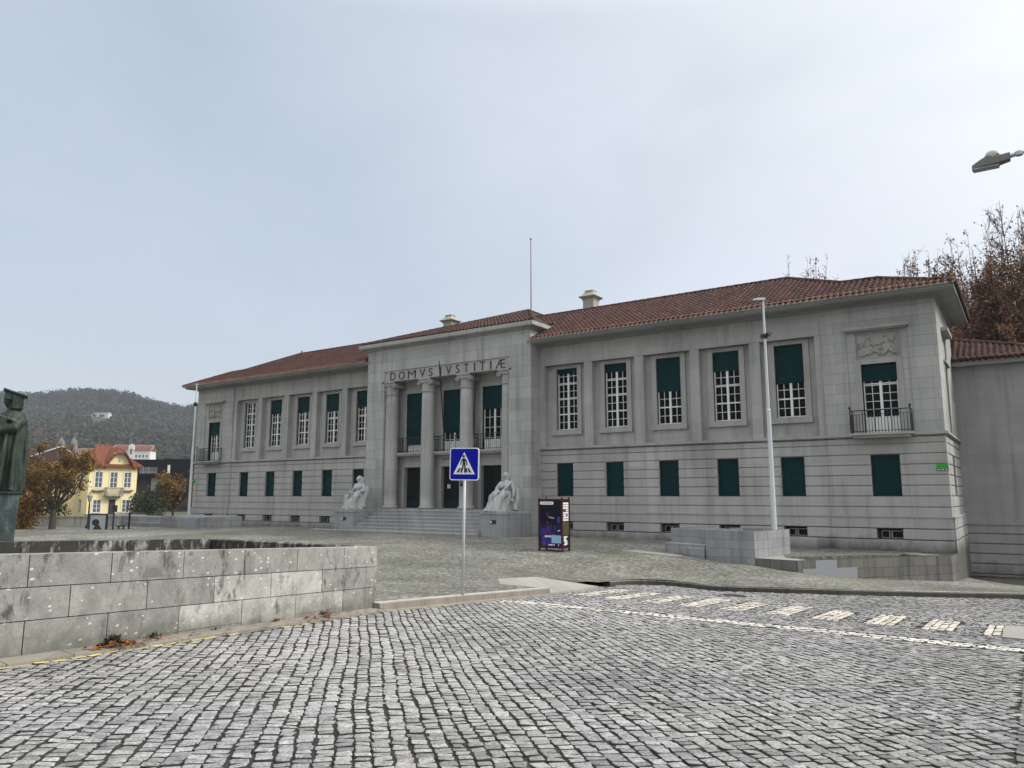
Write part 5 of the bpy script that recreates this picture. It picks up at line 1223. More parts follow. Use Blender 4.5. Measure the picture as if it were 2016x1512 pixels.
# roadside luminaire reaching in at the upper right; its column stands outside the frame
Zl = 8.4; p0 = atZ(1914, 335, Zl); p1 = atZ(1990, 318, Zl + .05); lt = thing('street_lamp', (3.2, float(p0[1]), -.6), 'grey roadside lamp head with a clear dome reaching in at the upper right', 'street lamp')
hx = float(p0[0]); hy = float(p0[1]); hz = float(p0[2]); Lh = float(p1[0] - p0[0]); s = MB(); wd = .15
rg = lambda x_, zb, zt_, w_: [(x_, hy - w_, zb), (x_, hy + w_, zb), (x_, hy + w_ * .75, zt_), (x_, hy - w_ * .75, zt_)]
s.loft([rg(hx, hz - .02, hz + .07, .10), rg(hx + Lh * .25, hz - .015, hz + .16, .14), rg(hx + Lh * .5, hz - .01, hz + .23, .15), rg(hx + Lh * .72, hz, hz + .22, .14)])
s.loft([rg(hx + Lh * .6, hz + .0, hz + .17, .12), rg(hx + Lh * 1.0, hz + .05, hz + .20, .10)]); M['lamp_grey'] = plain('dull lamp grey', (.13, .13, .125), .6, var=.1); s.build('housing', M['lamp_grey'], lt, bevel=.012)
MB().ball((hx + Lh * .56, hy, hz + .20), (.15, .13, .14), 16, 10).build('dome', plain('milky dome', (.42, .42, .37), .3), lt, smooth=True)
MB().box(hx + .02, hx + Lh * .7, hy - .11, hy + .11, hz - .035, hz - .018).build('lens', M['grey_metal'], lt)
s = MB(); s.tube([(hx + Lh * .98, hy, hz + .13), (hx + Lh * 1.12, hy, hz + .15), (hx + Lh * 1.14, hy, hz + .15), (3.2, hy, hz + .32)], [.045, .045, .03, .035], 10); s.lathe([(.07, hz + .11), (.07, hz + .19)], hx + Lh * 1.22, hy, 10); s.lathe([(.07, -1.0), (.11, 3), (.06, hz + .34)], 3.2, hy, 14); s.build('pole', M['grey_metal'], lt)

# pedestrian crossing sign
sx_, sy_ = -10.28, 13.25; sz = zp(sx_, sy_)
sg = thing('crossing_sign', (sx_, sy_, sz), 'blue square pedestrian crossing sign on a thin leaning pole at the kerb', 'road sign')
lean = np.array([EX[0] * .027, EX[1] * .027, 1.0]); lean /= np.linalg.norm(lean)
Hs = 3.16
pos_ = lambda h: np.array([sx_, sy_, sz]) + lean * h
MB().tube([pos_(-.1), pos_(Hs - .05)], .030, 14).build('pole', plain('pale sign pole', (.50, .52, .53), .45, metal=.15, var=.06), sg, smooth=True)
nn = np.array([.20, -.98, .02]); nn -= lean * (nn @ lean); nn /= np.linalg.norm(nn); uu = np.cross(lean, nn); uu = uu if uu @ np.array([EX[0], EX[1], 0]) > 0 else -uu
cc = pos_(Hs - .36) + nn * .034
def rrect(w, h, r, n=6): 
    o = []
    for (sx, sy, a0) in ((1, 1, 0), (-1, 1, 90), (-1, -1, 180), (1, -1, 270)):
        for k in range(n + 1): a = R(a0 + 90 * k / n); o.append((sx * (w / 2 - r) + r * math.cos(a), sy * (h / 2 - r) + r * math.sin(a)))
    return o
fr = (cc, uu, lean, nn); hw = .71
pt = MB().prismf(rrect(hw, hw, .06), fr, -.018, 0).build('panel', M['sign_white'], sg)
MB().prismf(rrect(hw - .045, hw - .045, .045), fr, 0, .003).build('blue_field', M['blue'], pt)
k = hw / .71
MB().prismf([(-.262, -.222), (.262, -.222), (0.0, .262)], fr, .003, .006).build('triangle', M['sign_white'], pt)
pg = MB()
for poly in ([(-.185, -.185), (-.125, -.185), (-.075, -.09), (-.115, -.09)], [(-.09, -.185), (-.045, -.185), (-.028, -.09), (-.066, -.09)], [(.045, -.185), (.09, -.185), (.066, -.09), (.028, -.09)], [(.125, -.185), (.185, -.185), (.115, -.09), (.075, -.09)],
             [(math.cos(R(a)) * .032 - .012, math.sin(R(a)) * .032 + .168) for a in range(0, 360, 30)],
             [(-.042, .125), (.030, .125), (.036, -.01), (-.036, -.01)], [(-.036, .0), (.0, .0), (-.018, -.10), (-.055, -.19), (-.09, -.185), (-.052, -.09)], [(.0, .0), (.036, .0), (.04, -.09), (.035, -.19), (-.0, -.19), (.006, -.09)],
             [(-.045, .12), (-.03, .095), (-.062, .045), (-.072, -.02), (-.095, -.015), (-.085, .055)], [(.03, .12), (.022, .09), (.055, .045), (.052, -.02), (.076, -.025), (.08, .055)]):
    pg.prismf(poly, fr, .006, .0085)
pg.build('pictogram', M['ped_black'], pt)
br = MB(); 
for h in (Hs - .14, Hs - .56): p = pos_(h); br.tube([p - uu * .06 + nn * .01, p + uu * .06 + nn * .01], .018, 6)
br.build('bracket', M['grey_metal'], sg)

# poster kiosk
kx0, kx1, ky0, ky1 = -15.56, -14.50, 24.68, 25.26; kz = zp(-15, 24.9)
kt = thing('poster_kiosk', (-15.03, 24.97, kz), 'red framed advertising kiosk on castors with a dark stage poster, standing in the square', 'poster stand')
kz0, kz1 = kz + .13, 1.53
MB().box(kx0 + .03, kx1 - .03, ky0 + .03, ky1 - .03, kz0 + .04, kz1 - .02).build('case', M['sign_black'], kt)
fb = MB(); r_ = .03
for xx in (kx0, kx1 - .06):
    for yy_ in (ky0, ky1 - .06): fb.box(xx, xx + .06, yy_, yy_ + .06, kz0 - .02, kz1 + .02)
for zz in (kz0 - .02, kz1 - .035):
    fb.box(kx0 + .06, kx1 - .06, ky0 + .004, ky0 + .05, zz, zz + .055); fb.box(kx0 + .06, kx1 - .06, ky1 - .05, ky1 - .004, zz, zz + .055); fb.box(kx0 + .004, kx0 + .05, ky0 + .06, ky1 - .06, zz, zz + .055); fb.box(kx1 - .05, kx1 - .004, ky0 + .06, ky1 - .06, zz, zz + .055)
fb.build('frame', M['red'], kt)
for xx in (kx0 + .03, kx1 - .03):
    for yy_ in (ky0 + .03, ky1 - .03):
        c_ = MB(); c_.lathe([(.0, kz1 + .02), (.03, kz1 + .03), (.035, kz1 + .06), (.02, kz1 + .09), (.0, kz1 + .095)], xx, yy_, 10); c_.build('finial', M['red'], kt, smooth=True)
        c_ = MB(); c_.tube([(xx - .025, yy_, kz + .055), (xx + .025, yy_, kz + .055)], .055, 12); c_.tube([(xx, yy_, kz + .05), (xx, yy_, kz0)], .02, 6); c_.build('castor', M['iron'], kt)
fr = ((kx0 + .065, ky0 + .024, kz0 + .05), (1, 0, 0), (0, 0, 1), (0, -1, 0)); pw, ph = kx1 - kx0 - .13, kz1 - kz0 - .10
po_ = MB().prismf([(0, 0), (pw, 0), (pw, ph), (0, ph)], fr, -.01, 0).build('poster', M['poster'], kt)
def pp(px, py): return ((px - 190) / 540 * pw, (1275 - py) / (1275 - 295) * ph)     # reading the enlarged view of the poster
def sh(name, m, pts, d): MB().prismf([pp(*q) for q in pts], fr, .0005, d).build(name, m, po_)
sh('poster_panel', M['poster_violet'], [(628, 650), (690, 620), (705, 775), (632, 775)], .003); sh('poster_panel', M['poster_violet'], [(245, 1065), (300, 1060), (330, 1150), (330, 1255), (235, 1270)], .003)
sh('poster_panel', M['poster_blue'], [(190, 840), (300, 900), (360, 870), (390, 800), (440, 850), (470, 960), (470, 1020), (190, 1030)], .0022); sh('poster_panel', M['poster_blue'], [(300, 1075), (480, 1085), (480, 1262), (330, 1262)], .0022)
sh('poster_panel', M['poster_red'], [(355, 545), (372, 530), (392, 560), (412, 600), (395, 650), (375, 640)], .004); sh('poster_panel', M['poster_red'], [(360, 730), (390, 740), (420, 780), (400, 800), (365, 790)], .004); sh('poster_panel', M['poster_red'], [(320, 960), (445, 955), (455, 1015), (300, 1015)], .004)
sh('poster_panel', M['poster_red'], [(455, 825), (480, 815), (488, 900), (465, 930)], .004); sh('poster_panel', M['poster_olive'], [(535, 830), (560, 820), (590, 910), (565, 915)], .004); sh('poster_panel', M['grey_clad'], [(410, 632), (545, 655), (560, 670), (545, 685), (425, 662)], .004)
sh('poster_panel', M['poster_cyan'], [(485, 1030), (725, 1040), (725, 1205), (485, 1205)], .004); sh('poster_panel', M['sign_white'], [(640, 940), (690, 915), (698, 930), (650, 958)], .004)
MB().prismf([(a + pp(365, 345)[0], b + pp(365, 345)[1]) for a, b in rrect(.60, .115, .05)], fr, .0005, .004).build('poster_badge', M['poster_white'], po_)
bd = MB(); r_ = random.Random(2); a = 240
while a < 485:
    w_ = r_.uniform(7, 17); bd.prismf([pp(a, 352 - r_.uniform(-6, 4)), pp(a + w_, 352), pp(a + w_, 336 + r_.uniform(-5, 5)), pp(a, 338)], fr, .004, .006); a += w_ + 6
for a, w_ in ((315, 24), (345, 18), (368, 20), (395, 16), (425, 28), (458, 20)): bd.prismf([pp(a, 1080), pp(a + w_, 1082), pp(a + w_, 1046), pp(a, 1044)], fr, .006, .007)
bd.build('poster_marks', M['sign_black'], po_)
wm = MB()
for a, w_ in ((315, 22), (343, 18), (366, 20), (393, 16), (424, 26), (456, 20), (410, 28), (442, 14), (462, 50), (535, 28), (648, 24)):
    yb = 1255 if a in (410, 442, 462, 535, 648) else 1083; h_ = 26 if yb == 1255 else 42; wm.prismf([pp(a, yb), pp(a + w_, yb), pp(a + w_, yb - h_), pp(a + 3, yb - h_)], fr, .007, .0085)
wm.build('poster_print', M['poster_white'], po_)
fs = ((kx1 - .024, ky0 + .07, kz0 + .05), (0, 1, 0), (0, 0, 1), (1, 0, 0)); sw = ky1 - ky0 - .14
ps = MB().prismf([(0, 0), (sw, 0), (sw, ph), (0, ph)], fs, -.01, 0).build('side_poster', M['sign_black'], kt)
sm = MB(); r_ = random.Random(11)
for i in range(8):                                                  # tall blocky white characters, turned on their side
    z0_ = ph * (.965 - .052 * i)
    for a_, b_ in ((.04, .30), (.30, .56), (.56, .80), (.80, .96)):
        if r_.random() < .86: sm.prismf([(sw * a_, z0_ - ph * .041), (sw * b_, z0_ - ph * .041 + r_.uniform(-.01, .01)), (sw * b_, z0_), (sw * (a_ + .02), z0_ - r_.uniform(0, .012))], fs, .0005, .003)
for i in range(5): z0_ = ph * (.22 - .04 * i); sm.prismf([(sw * r_.uniform(.05, .3), z0_ - .05), (sw * r_.uniform(.5, .9), z0_ - .06), (sw * r_.uniform(.5, .95), z0_), (sw * r_.uniform(.1, .3), z0_ + .01)], fs, .0005, .003)
sm.build('poster_marks', M['poster_white'], ps); MB().prismf([(0, ph * .24), (sw, ph * .25), (sw, ph * .52), (0, ph * .54)], fs, .0004, .002).build('poster_panel', M['poster_olive'], ps)

# flag poles leaning from the balconies
def flagpole(q0, q1, y0, y1, label, r0=.045):
    a, b = atY(*q0, y0), atY(*q1, y1); s = MB(); s.tube([a, a + (b - a) * .96, b], [r0, r0 * .75, .012], 10); s.ball(tuple(b), .03, 8, 6)
    tag(s.build('flagpole', M['iron'], origin=a), label, 'flagpole', 'flagpoles on the portico balconies')
flagpole((875, 868), (864.5, 711), by - .45, 31.2, 'dark flagpole slanting up in front of the inscription from the middle balcony'); flagpole((932, 862), (936.5, 736), by - .40, 31.95, 'dark upright flagpole between the second and third portico openings', .05)
p = atY(1856, 919, D - .005); w_ = .19
gs = thing('wall_sign', (float(p[0]), D - .03, float(p[2])), 'small green and black sign at the right corner of the facade', 'sign')
MB().box(p[0] - .20, p[0] + .19, D - .03, D + .01, p[2] - .13, p[2] + .13).build('panel', M['green_sign'], gs); MB().box(p[0] - .20, p[0] + .19, D - .033, D - .029, p[2] - .13, p[2] - .07).build('band', M['sign_black'], gs); q_ = MB(); [q_.box(p[0] + a_, p[0] + a_ + .09, D - .036, D - .032, p[2] - .11, p[2] - .09) for a_ in (-.17, -.05, .07)]; q_.build('small_print', M['poster_white'], gs)
p = atY(381, 947.5, D - .005)
gs = thing('wall_sign', (float(p[0]), D - .03, float(p[2])), 'small green sign at the left corner of the facade beside the lamp post', 'sign'); MB().box(p[0] - .15, p[0] + .2, D - .03, D + .01, p[2] - .13, p[2] + .13).build('panel', M['green_sign'], gs); MB().box(p[0] - .15, p[0] + .2, D - .033, D - .029, p[2] - .13, p[2] - .06).build('band', M['sign_black'], gs)
p = atY(911, 947, 31.72)
nb = thing('notice_board', (float(p[0]), 31.72, float(p[2])), 'small black notice board with pale lines fixed to the third column', 'notice board'); MB().box(p[0] - .17, p[0] + .17, 31.70, 31.74, p[2] - .28, p[2] + .28).build('panel', M['sign_black'], nb)
q_ = MB(); [q_.box(p[0] - .12, p[0] + .12 - .05 * (i % 2), 31.696, 31.70, p[2] + .2 - i * .08, p[2] + .215 - i * .08) for i in range(5)]; q_.build('small_print', M['grey_clad'], nb)
p = atY(884, 957.5, by + .15)
pn = thing('paper_notice', (float(p[0]), by + .16, float(p[2])), 'three narrow white paper strips on the middle portico door', 'notice'); q_ = MB(); [q_.box(p[0] - .11 + .075 * i, p[0] - .065 + .075 * i, by + .15, by + .155, p[2] - .11, p[2] + .11) for i in range(3)]; q_.build('sheet', M['poster_white'], pn)

# ============================================================ trees
def leaf_cloud(cs, size, rs_, droop=.3, aspect=.6):
    n = len(cs); a = rs_.normal(size=(n, 3)); a[:, 2] -= droop; a /= np.linalg.norm(a, axis=1)[:, None]
    b = np.cross(a, rs_.normal(size=(n, 3))); b /= np.linalg.norm(b, axis=1)[:, None]
    L = (size * rs_.uniform(.6, 1.4, n))[:, None]
    V = np.stack([cs - a * L, cs + b * L * aspect, cs + a * L, cs - b * L * aspect], 1).reshape(-1, 3)
    return V, np.arange(4 * n).reshape(n, 4)
def tree(name, label, cat, group, base, H, spread, th, nl, ns, ntw, leaves, lsize, leafmat, up=.7, seed=1, r0=None, bare_top=.0, gap=.0, clump=1.5, bark='bark', twig='twig'):
    rn = random.Random(seed); rs_ = np.random.RandomState(seed); base = np.array(base, float); r0 = r0 or H * .018
    t = thing(name, base, label, cat, group)
    tk = MB(); lean_ = np.array([rn.uniform(-.03, .03) * H, rn.uniform(-.03, .03) * H, 0])
    top = base + lean_ * .4 + [0, 0, H * .93]; fork = base + [0, 0, th]
    path = [base - [0, 0, .2], base + [0, 0, th * .5] + lean_ * .05, fork + lean_ * .12]
    tk.tube(path, [r0 * 1.25, r0, r0 * .85], 10, cap=False)
    tips = []; tw = MB()
    for i in range(nl):
        az = 2 * math.pi * (i + rn.uniform(-.3, .3)) / nl * 1.0 + i * 2.4 * 0; f = i / max(1, nl - 1)
        rr = spread * rn.uniform(.35, 1.0) * (1 if i else .1); hh = (H - th) * rn.uniform(.62, 1.0) * (1 - .25 * (rr / spread) ** 2 * (1 - up) * 2)
        end = fork + np.array([math.cos(az) * rr, math.sin(az) * rr, hh * (.55 + .45 * up) if rr > spread * .3 else hh])
        mid = fork + (end - fork) * [.62, .62, .38] if up < .6 else fork + (end - fork) * [.55, .55, .45]
        st_ = fork - [0, 0, rn.uniform(0, .25) * th]
        P = [st_, st_ * .25 + mid * .75 + rs_.normal(0, .05 * spread, 3), mid * .4 + end * .6 + rs_.normal(0, .04 * spread, 3), end]
        rad = r0 * rn.uniform(.35, .6); tk.tube(P, [rad, rad * .7, rad * .42, rad * .12], 6, cap=False)
        for j in range(ns):
            u = rn.uniform(.22, 1.0); seg = min(2, int(u * 3)); q = P[seg] + (P[seg + 1] - P[seg]) * (u * 3 - seg)
            d = rs_.normal(size=3); d[2] = abs(d[2]) * .6 + up * 1.4; out = (q - fork) * [1, 1, 0]; d += out / (np.linalg.norm(out) + .3) * .7; d /= np.linalg.norm(d)
            Ls = spread * rn.uniform(.28, .6) * (1.1 - .5 * u) * (1 if up < .6 else 1.1); e = q + d * Ls; m_ = (q + e) / 2 + rs_.normal(0, .06 * Ls, 3)
            tk.tube([q, m_, e], [max(rad * .32, .014), max(rad * .2, .010), .006], 4, cap=False)
            for k in range(ntw):
                v = rn.uniform(.25, 1.0); p = q + (e - q) * v; dd = rs_.normal(size=3) * .8; dd[2] += .5 * up; dd += d * .9; dd /= np.linalg.norm(dd); e2 = p + dd * Ls * rn.uniform(.25, .55)
                tw.tube([p, e2], [max(.006, rad * .07), .004], 3, cap=False); tips.append((p, e2))
    tk.build('trunk', M[bark], t, smooth=True); tw.build('twigs', M[twig], t)
    tips = np.array(tips); n = leaves; pick = rs_.randint(0, len(tips), n); w = rs_.uniform(.2, 1.08, n)[:, None]
    cs = tips[pick, 0] * (1 - w) + tips[pick, 1] * w + rs_.normal(0, lsize * 1.3, (n, 3))
    hz = (cs[:, 2] - base[2]) / H
    keep = np.ones(n, bool)
    if bare_top: keep &= rs_.uniform(size=n) < np.clip(1 - (hz - (1 - bare_top)) / (bare_top * .75), .04, 1)
    if gap:
        g_ = np.array([mnoise.noise(Vector(p * (clump / spread * 1.3)) + Vector((seed, 0, 0))) for p in cs]); keep &= g_ > gap - .35
    cs = cs[keep]; V, Fq = leaf_cloud(cs, lsize, rs_)
    tone = np.clip(.5 + rs_.normal(0, .2, len(cs)) + .55 * np.array([mnoise.noise(Vector(p / spread * 1.6) + Vector((0, seed, 0))) for p in cs]), 0, 1)
    link('crown', arr_mesh('crown', V, Fq, M[leafmat], tone), t)
    return t
def copy_tree(o, loc, rz, sc, label):
    c = o.copy(); COL.objects.link(c); c.location = loc; c.rotation_euler.z = rz; c.scale = (sc, sc, sc); c['label'] = label
    for k in o.children: d = k.copy(); COL.objects.link(d); d.parent = c
    return c
def bush(name, label, cat, base, rx, rz_, n, lsize, leafmat, seed, group=None):
    rs_ = np.random.RandomState(seed); base = np.array(base, float); t = thing(name, base, label, cat, group); s = MB()
    lobes = [(np.array([rs_.uniform(-.6, .6) * rx, rs_.uniform(-.6, .6) * rx, rz_ * rs_.uniform(.25, .68)]), rs_.uniform(.35, .55)) for _ in range(9)]
    cs = []
    for c, k in lobes:
        v = rs_.normal(size=(n // 9, 3)); v /= np.linalg.norm(v, axis=1)[:, None]; r = rs_.uniform(.55, 1, n // 9) ** .5; cs.append(base + c + v * r[:, None] * np.array([rx, rx, rz_]) * k)
        s.tube([base, base + c * .6, base + c], [.05, .03, .01], 5, cap=False)
    cs = np.concatenate(cs); V, Fq = leaf_cloud(cs, lsize, rs_)
    s.build('stems', M['bark'], t)
    tone = np.clip(.5 + rs_.normal(0, .22, len(cs)) + .5 * np.array([mnoise.noise(Vector(p / rx)) for p in cs]), 0, 1)
    link('crown', arr_mesh('crown', V, Fq, M[leafmat], tone), t); return t
# tall bare-topped trees behind the side wing
GT = 'tall autumn trees behind the building'
M['twig_red'] = plain('reddish twigs', (.085, .05, .042), .9, var=.25)
def tall(px, Y, ptop, seed, label, sp=2.6, leaves=30000, bt=.42):
    p = atY(px, ptop, Y); b = (float(p[0]), Y, -2.2); H = float(p[2]) + 2.2
    return tree('autumn_tree', label, 'tree', GT, b, H, sp, H * .16, 20, 14, 10, leaves, .074, 'leaf_brown', up=1.0, seed=seed, bare_top=bt, gap=-.1, r0=.11, twig='twig_red')
tall(1945, 47, 405, 21, 'tall brown autumn tree with bare upper twigs, just right of the roof corner', 2.7); tall(1912, 51, 452, 22, 'slimmer brown tree rising behind the roof corner, its top thin and bare', 1.9)
tall(2012, 46, 375, 23, 'tallest brown tree, cut by the right edge of the photo', 2.5); tall(2075, 48, 385, 24, 'brown tree outside the right edge, its branches reaching in', 3.0, leaves=16000)
tall(1886, 57, 540, 25, 'lower brown tree with thin reddish twigs behind the end of the red roof', 1.9, leaves=14000); tall(1985, 55, 455, 26, 'brown tree farther back between the two tallest trees', 3.2)
tall(1925, 58, 540, 27, 'low dense brown tree behind the wing roof', 3.6, leaves=34000, bt=.2); tall(2030, 53, 530, 28, 'low dense brown tree behind the wing roof at the right edge', 3.4, leaves=34000, bt=.2)
tall(1975, 50, 560, 29, 'low dense brown tree between the wing roof and the tallest tree', 3.2, leaves=34000, bt=.2); tall(1895, 60, 590, 30, 'lowest brown tree, right beside the eave corner', 3.2, leaves=26000, bt=.2)
def wispy(px, Y, ptop, seed, label, sp):
    p = atY(px, ptop - 55, Y); b = (float(p[0]), Y, -2.0); H = float(p[2]) + 2.0
    tree('bare_tree', label, 'tree', 'thin tree tops above the roof', b, H, sp, H * .5, 12, 10, 5, 2600, .075, 'leaf_rust', up=.9, seed=seed, bare_top=.2, gap=.0, r0=.08, bark='twig')
wispy(1803, 56, 512, 31, 'thin nearly bare tree top above the right end of the roof', 1.7); wispy(1597, 58, 528, 32, 'small reddish tree top peeping over the roof ridge', 1.6); wispy(1775, 60, 535, 33, 'very thin bare twigs peeping over the roof left of the nearly bare tree top', 1.2); wispy(1548, 60, 545, 34, 'tiny twig tips just showing over the main roof ridge', .8)
# plants on the roof corner
mr = MB(); r_ = random.Random(3)
for _ in range(60):
    x_ = CX + 24.4 - abs(r_.gauss(0, .8)); y_ = EVY + .25 + r_.random() * .3; z_ = EVZ + (y_ - EVY) * SLP + .05; h_ = r_.uniform(.05, .17); a = r_.uniform(0, 6.28); sd = Vector((math.cos(a), math.sin(a), 0)) * h_ * .3; p0 = Vector((x_, y_, z_)); p1 = p0 + Vector((r_.gauss(0, .05), r_.gauss(0, .05), h_))
    mr.add([p0 - sd * .3, p0 + sd * .3, p1 + sd, p1 - sd], [(0, 1, 2, 3)], tone=r_.random())
stuff(mr.build('roof_moss', M['leaf_olive']), 'green moss and weeds growing on the tiles at the right eave corner', 'moss')

# left group of trees
gz = -.42
p = atF(102, 1045, 46); tree('autumn_tree', 'gnarled autumn tree with fanned bare limbs and thin olive leaves before the yellow house', 'tree', 'autumn trees left of the square', (p[0], p[1], p[2]), 5.6, 2.35, 1.5, 14, 9, 5, 15000, .060, 'leaf_olive', up=.55, seed=41, gap=.2, r0=.17)
p = atF(62, 1040, 52); tree('autumn_tree', 'rusty orange autumn tree behind the bronze statue', 'tree', 'autumn trees left of the square', (p[0], p[1], -.45), 6.2, 2.4, 1.6, 11, 9, 4, 7000, .075, 'leaf_orange', up=.5, seed=42, gap=.1, r0=.16)
p = atF(20, 1040, 50); tree('autumn_tree', 'brown autumn tree mostly hidden by the bronze statue', 'tree', 'autumn trees left of the square', (p[0], p[1], -.45), 5.6, 2.4, 1.6, 10, 8, 4, 5000, .075, 'leaf_rust', up=.5, seed=43, r0=.16)
p = atF(340, 1015, 74); tree('autumn_tree', 'round rusty olive tree beside the lamp post at the courthouse corner', 'tree', 'autumn trees left of the square', (p[0], p[1], -.7), 5.3, 2.2, .9, 12, 9, 4, 7000, .085, 'leaf_olive', up=.6, seed=44, r0=.13)
p = atF(150, 880, 160); tree('autumn_tree', 'golden autumn tree behind the roof of the yellow house', 'tree', 'autumn trees left of the square', (p[0], p[1], -.8), 12.5, 5.0, 4, 11, 9, 3, 4200, .2, 'leaf_orange', up=.5, seed=45, r0=.3)
p = atF(185, 880, 165); tree('autumn_tree', 'golden tree right of the golden one behind the yellow house', 'tree', 'autumn trees left of the square', (p[0], p[1], -.8), 11.5, 4.5, 4, 11, 9, 3, 3600, .2, 'leaf_orange', up=.5, seed=46, r0=.3)
p = atF(285, 1015, 72); bush('bush', 'large dark green bush between the yellow house and the round tree', 'bush', (p[0], p[1], -.7), 2.0, 3.1, 5200, .085, 'leaf_green', 51)
p = atF(75, 1020, 54); bush('hedge', 'dark hedge behind the stained wall beside the bronze plinth', 'hedge', (p[0], p[1], -.7), 2.2, 2.6, 4500, .08, 'leaf_green', 52)
p = atF(52, 990, 47); bush('bush', 'low rusty bush directly behind the bronze plinth', 'bush', (p[0], p[1], -.5), 1.3, 2.6, 2600, .07, 'leaf_orange', 53)

# height of the wooded hill
SK = [(-700, 794), (-300, 791), (-100, 787), (0, 787), (50, 789), (100, 783), (150, 779), (200, 781), (240, 787), (270, 798), (300, 806), (350, 815), (385, 809), (450, 811), (700, 824), (1100, 839), (1600, 859), (2300, 879), (3000, 899)]
sx_ = np.array([a for a, _ in SK], float); sy2 = np.array([b for _, b in SK], float)
RF = 880.0
def hill_z(fwd, lat):
    px_ = 1008 + lat / np.maximum(fwd, 1) * 1506.3; top = np.interp(px_, sx_, sy2); zr_ = (977 - top) / 1506.3 * RF - 11
    t = np.clip((fwd - 215) / (RF - 215), 0, 1); s_ = .42 * t + .58 * t * t * (3 - 2 * t)
    back = np.clip((fwd - RF) / 500, 0, 1)
    return -4 + (zr_ + 6) * s_ * (1 - .5 * back)

# ============================================================ houses and walls at the left
def frame_at(fwd, px, ang, z0):
    """origin on the ray of px at that distance; u along the front (turned ang degrees from sideways), n towards us"""
    o = FL(fwd, (px - 1008) / 1506.3 * fwd, z0); a = R(ang)
    u = FL(math.sin(a), math.cos(a)); n = FL(-math.cos(a), math.sin(a)); return o, u, n
def lbox(mb, fr, a0, a1, b0, b1, z0, z1):        # a along u, b back from the front, z up
    o, u, n = fr; vs = [o + u * a - n * b + np.array([0, 0, z]) for z in (z0, z1) for a, b in ((a0, b0), (a1, b0), (a1, b1), (a0, b1))]
    mb.add(vs, [(3, 2, 1, 0), (4, 5, 6, 7), (0, 1, 5, 4), (1, 2, 6, 5), (2, 3, 7, 6), (3, 0, 4, 7)]); return mb
def lpt(fr, a, b, z): o, u, n = fr; return tuple(o + u * a - n * b + np.array([0, 0, z]))
def lwin(parent, fr, a, z0, z1, w, b=0, frame=True, name='window', rail=True):
    s = MB(); t = .1
    lbox(s, fr, a - w / 2 - t, a - w / 2, b - .05, b + .1, z0 - t, z1 + t); lbox(s, fr, a + w / 2, a + w / 2 + t, b - .05, b + .1, z0 - t, z1 + t); lbox(s, fr, a - w / 2, a + w / 2, b - .05, b + .1, z1, z1 + t); lbox(s, fr, a - w / 2, a + w / 2, b - .07, b + .1, z0 - t, z0)
    f = s.build(name, M['white_wall'], parent); g_ = MB(); lbox(g_, fr, a - w / 2, a + w / 2, b - .012, b + .05, z0, z1); g_.build('pane', M['house_pane'], f)
    m_ = MB(); lbox(m_, fr, a - .03, a + .03, b - .035, b, z0, z1)
    for q in (.33, .66): zz = z0 + (z1 - z0) * q; lbox(m_, fr, a - w / 2, a - .031, b - .03, b, zz - .02, zz + .02); lbox(m_, fr, a + .031, a + w / 2, b - .03, b, zz - .02, zz + .02)
    lbox(m_, fr, a - w / 2, a - w / 2 + .05, b - .032, b, z0, z1); lbox(m_, fr, a + w / 2 - .05, a + w / 2, b - .032, b, z0, z1); m_.build('glazing_bars', M['white'], f); return f
# yellow house
HF = 92.0; fr = frame_at(HF, 172, 45, -.8); W_ = 5.5
hz = thing('yellow_house', fr[0], 'two storey yellow house with an orange tiled half hipped roof and white windows', 'house')
EV = 6.1; mid = W_ * .50; gm = W_ * .60; dep = 8.0
m_ = MB()
pol = [(0, 0), (W_, 0), (W_, EV), (mid + 1.9, EV), (mid + .8, EV + 2.15), (mid - .8, EV + 2.15), (mid - 1.9, EV), (0, EV)]
o, u, n = fr
m_.prismf([(0, 0), (W_, 0), (W_, EV), (0, EV)], (o, u, (0, 0, 1), n), -dep, 0); m_.prismf([(gm - 1.4, EV), (gm + 1.4, EV), (gm + .5, EV + 1.75), (gm - .5, EV + 1.75)], (o, u, (0, 0, 1), n), -3.0, 0)
m_.build('wall', M['yellow_wall'], hz)
rfm = MB(); ov = .45; RZ = EV + 2.75
def rq(mb, pts): mb.add([lpt(fr, *p) for p in pts], [tuple(range(len(pts)))])
def slab_roof(pts, th=.14):
    n_ = len(pts); vs = [lpt(fr, *p) for p in pts] + [lpt(fr, p[0], p[1], p[2] - th) for p in pts]; rfm.add(vs, [tuple(range(n_)), tuple(range(2 * n_ - 1, n_ - 1, -1))] + [(i, (i + 1) % n_, n_ + (i + 1) % n_, n_ + i) for i in range(n_)])
# main hipped roof, ridge parallel to the front
slab_roof([(-ov, -ov, EV), (W_ + ov, -ov, EV), (W_ - 2.2, dep / 2, RZ), (2.0, dep / 2, RZ)]); slab_roof([(W_ + ov, dep + ov, EV), (-ov, dep + ov, EV), (2.0, dep / 2, RZ), (W_ - 2.2, dep / 2, RZ)])
slab_roof([(-ov, dep + ov, EV), (-ov, -ov, EV), (2.0, dep / 2, RZ)]); slab_roof([(W_ + ov, -ov, EV), (W_ + ov, dep + ov, EV), (W_ - 2.2, dep / 2, RZ)])
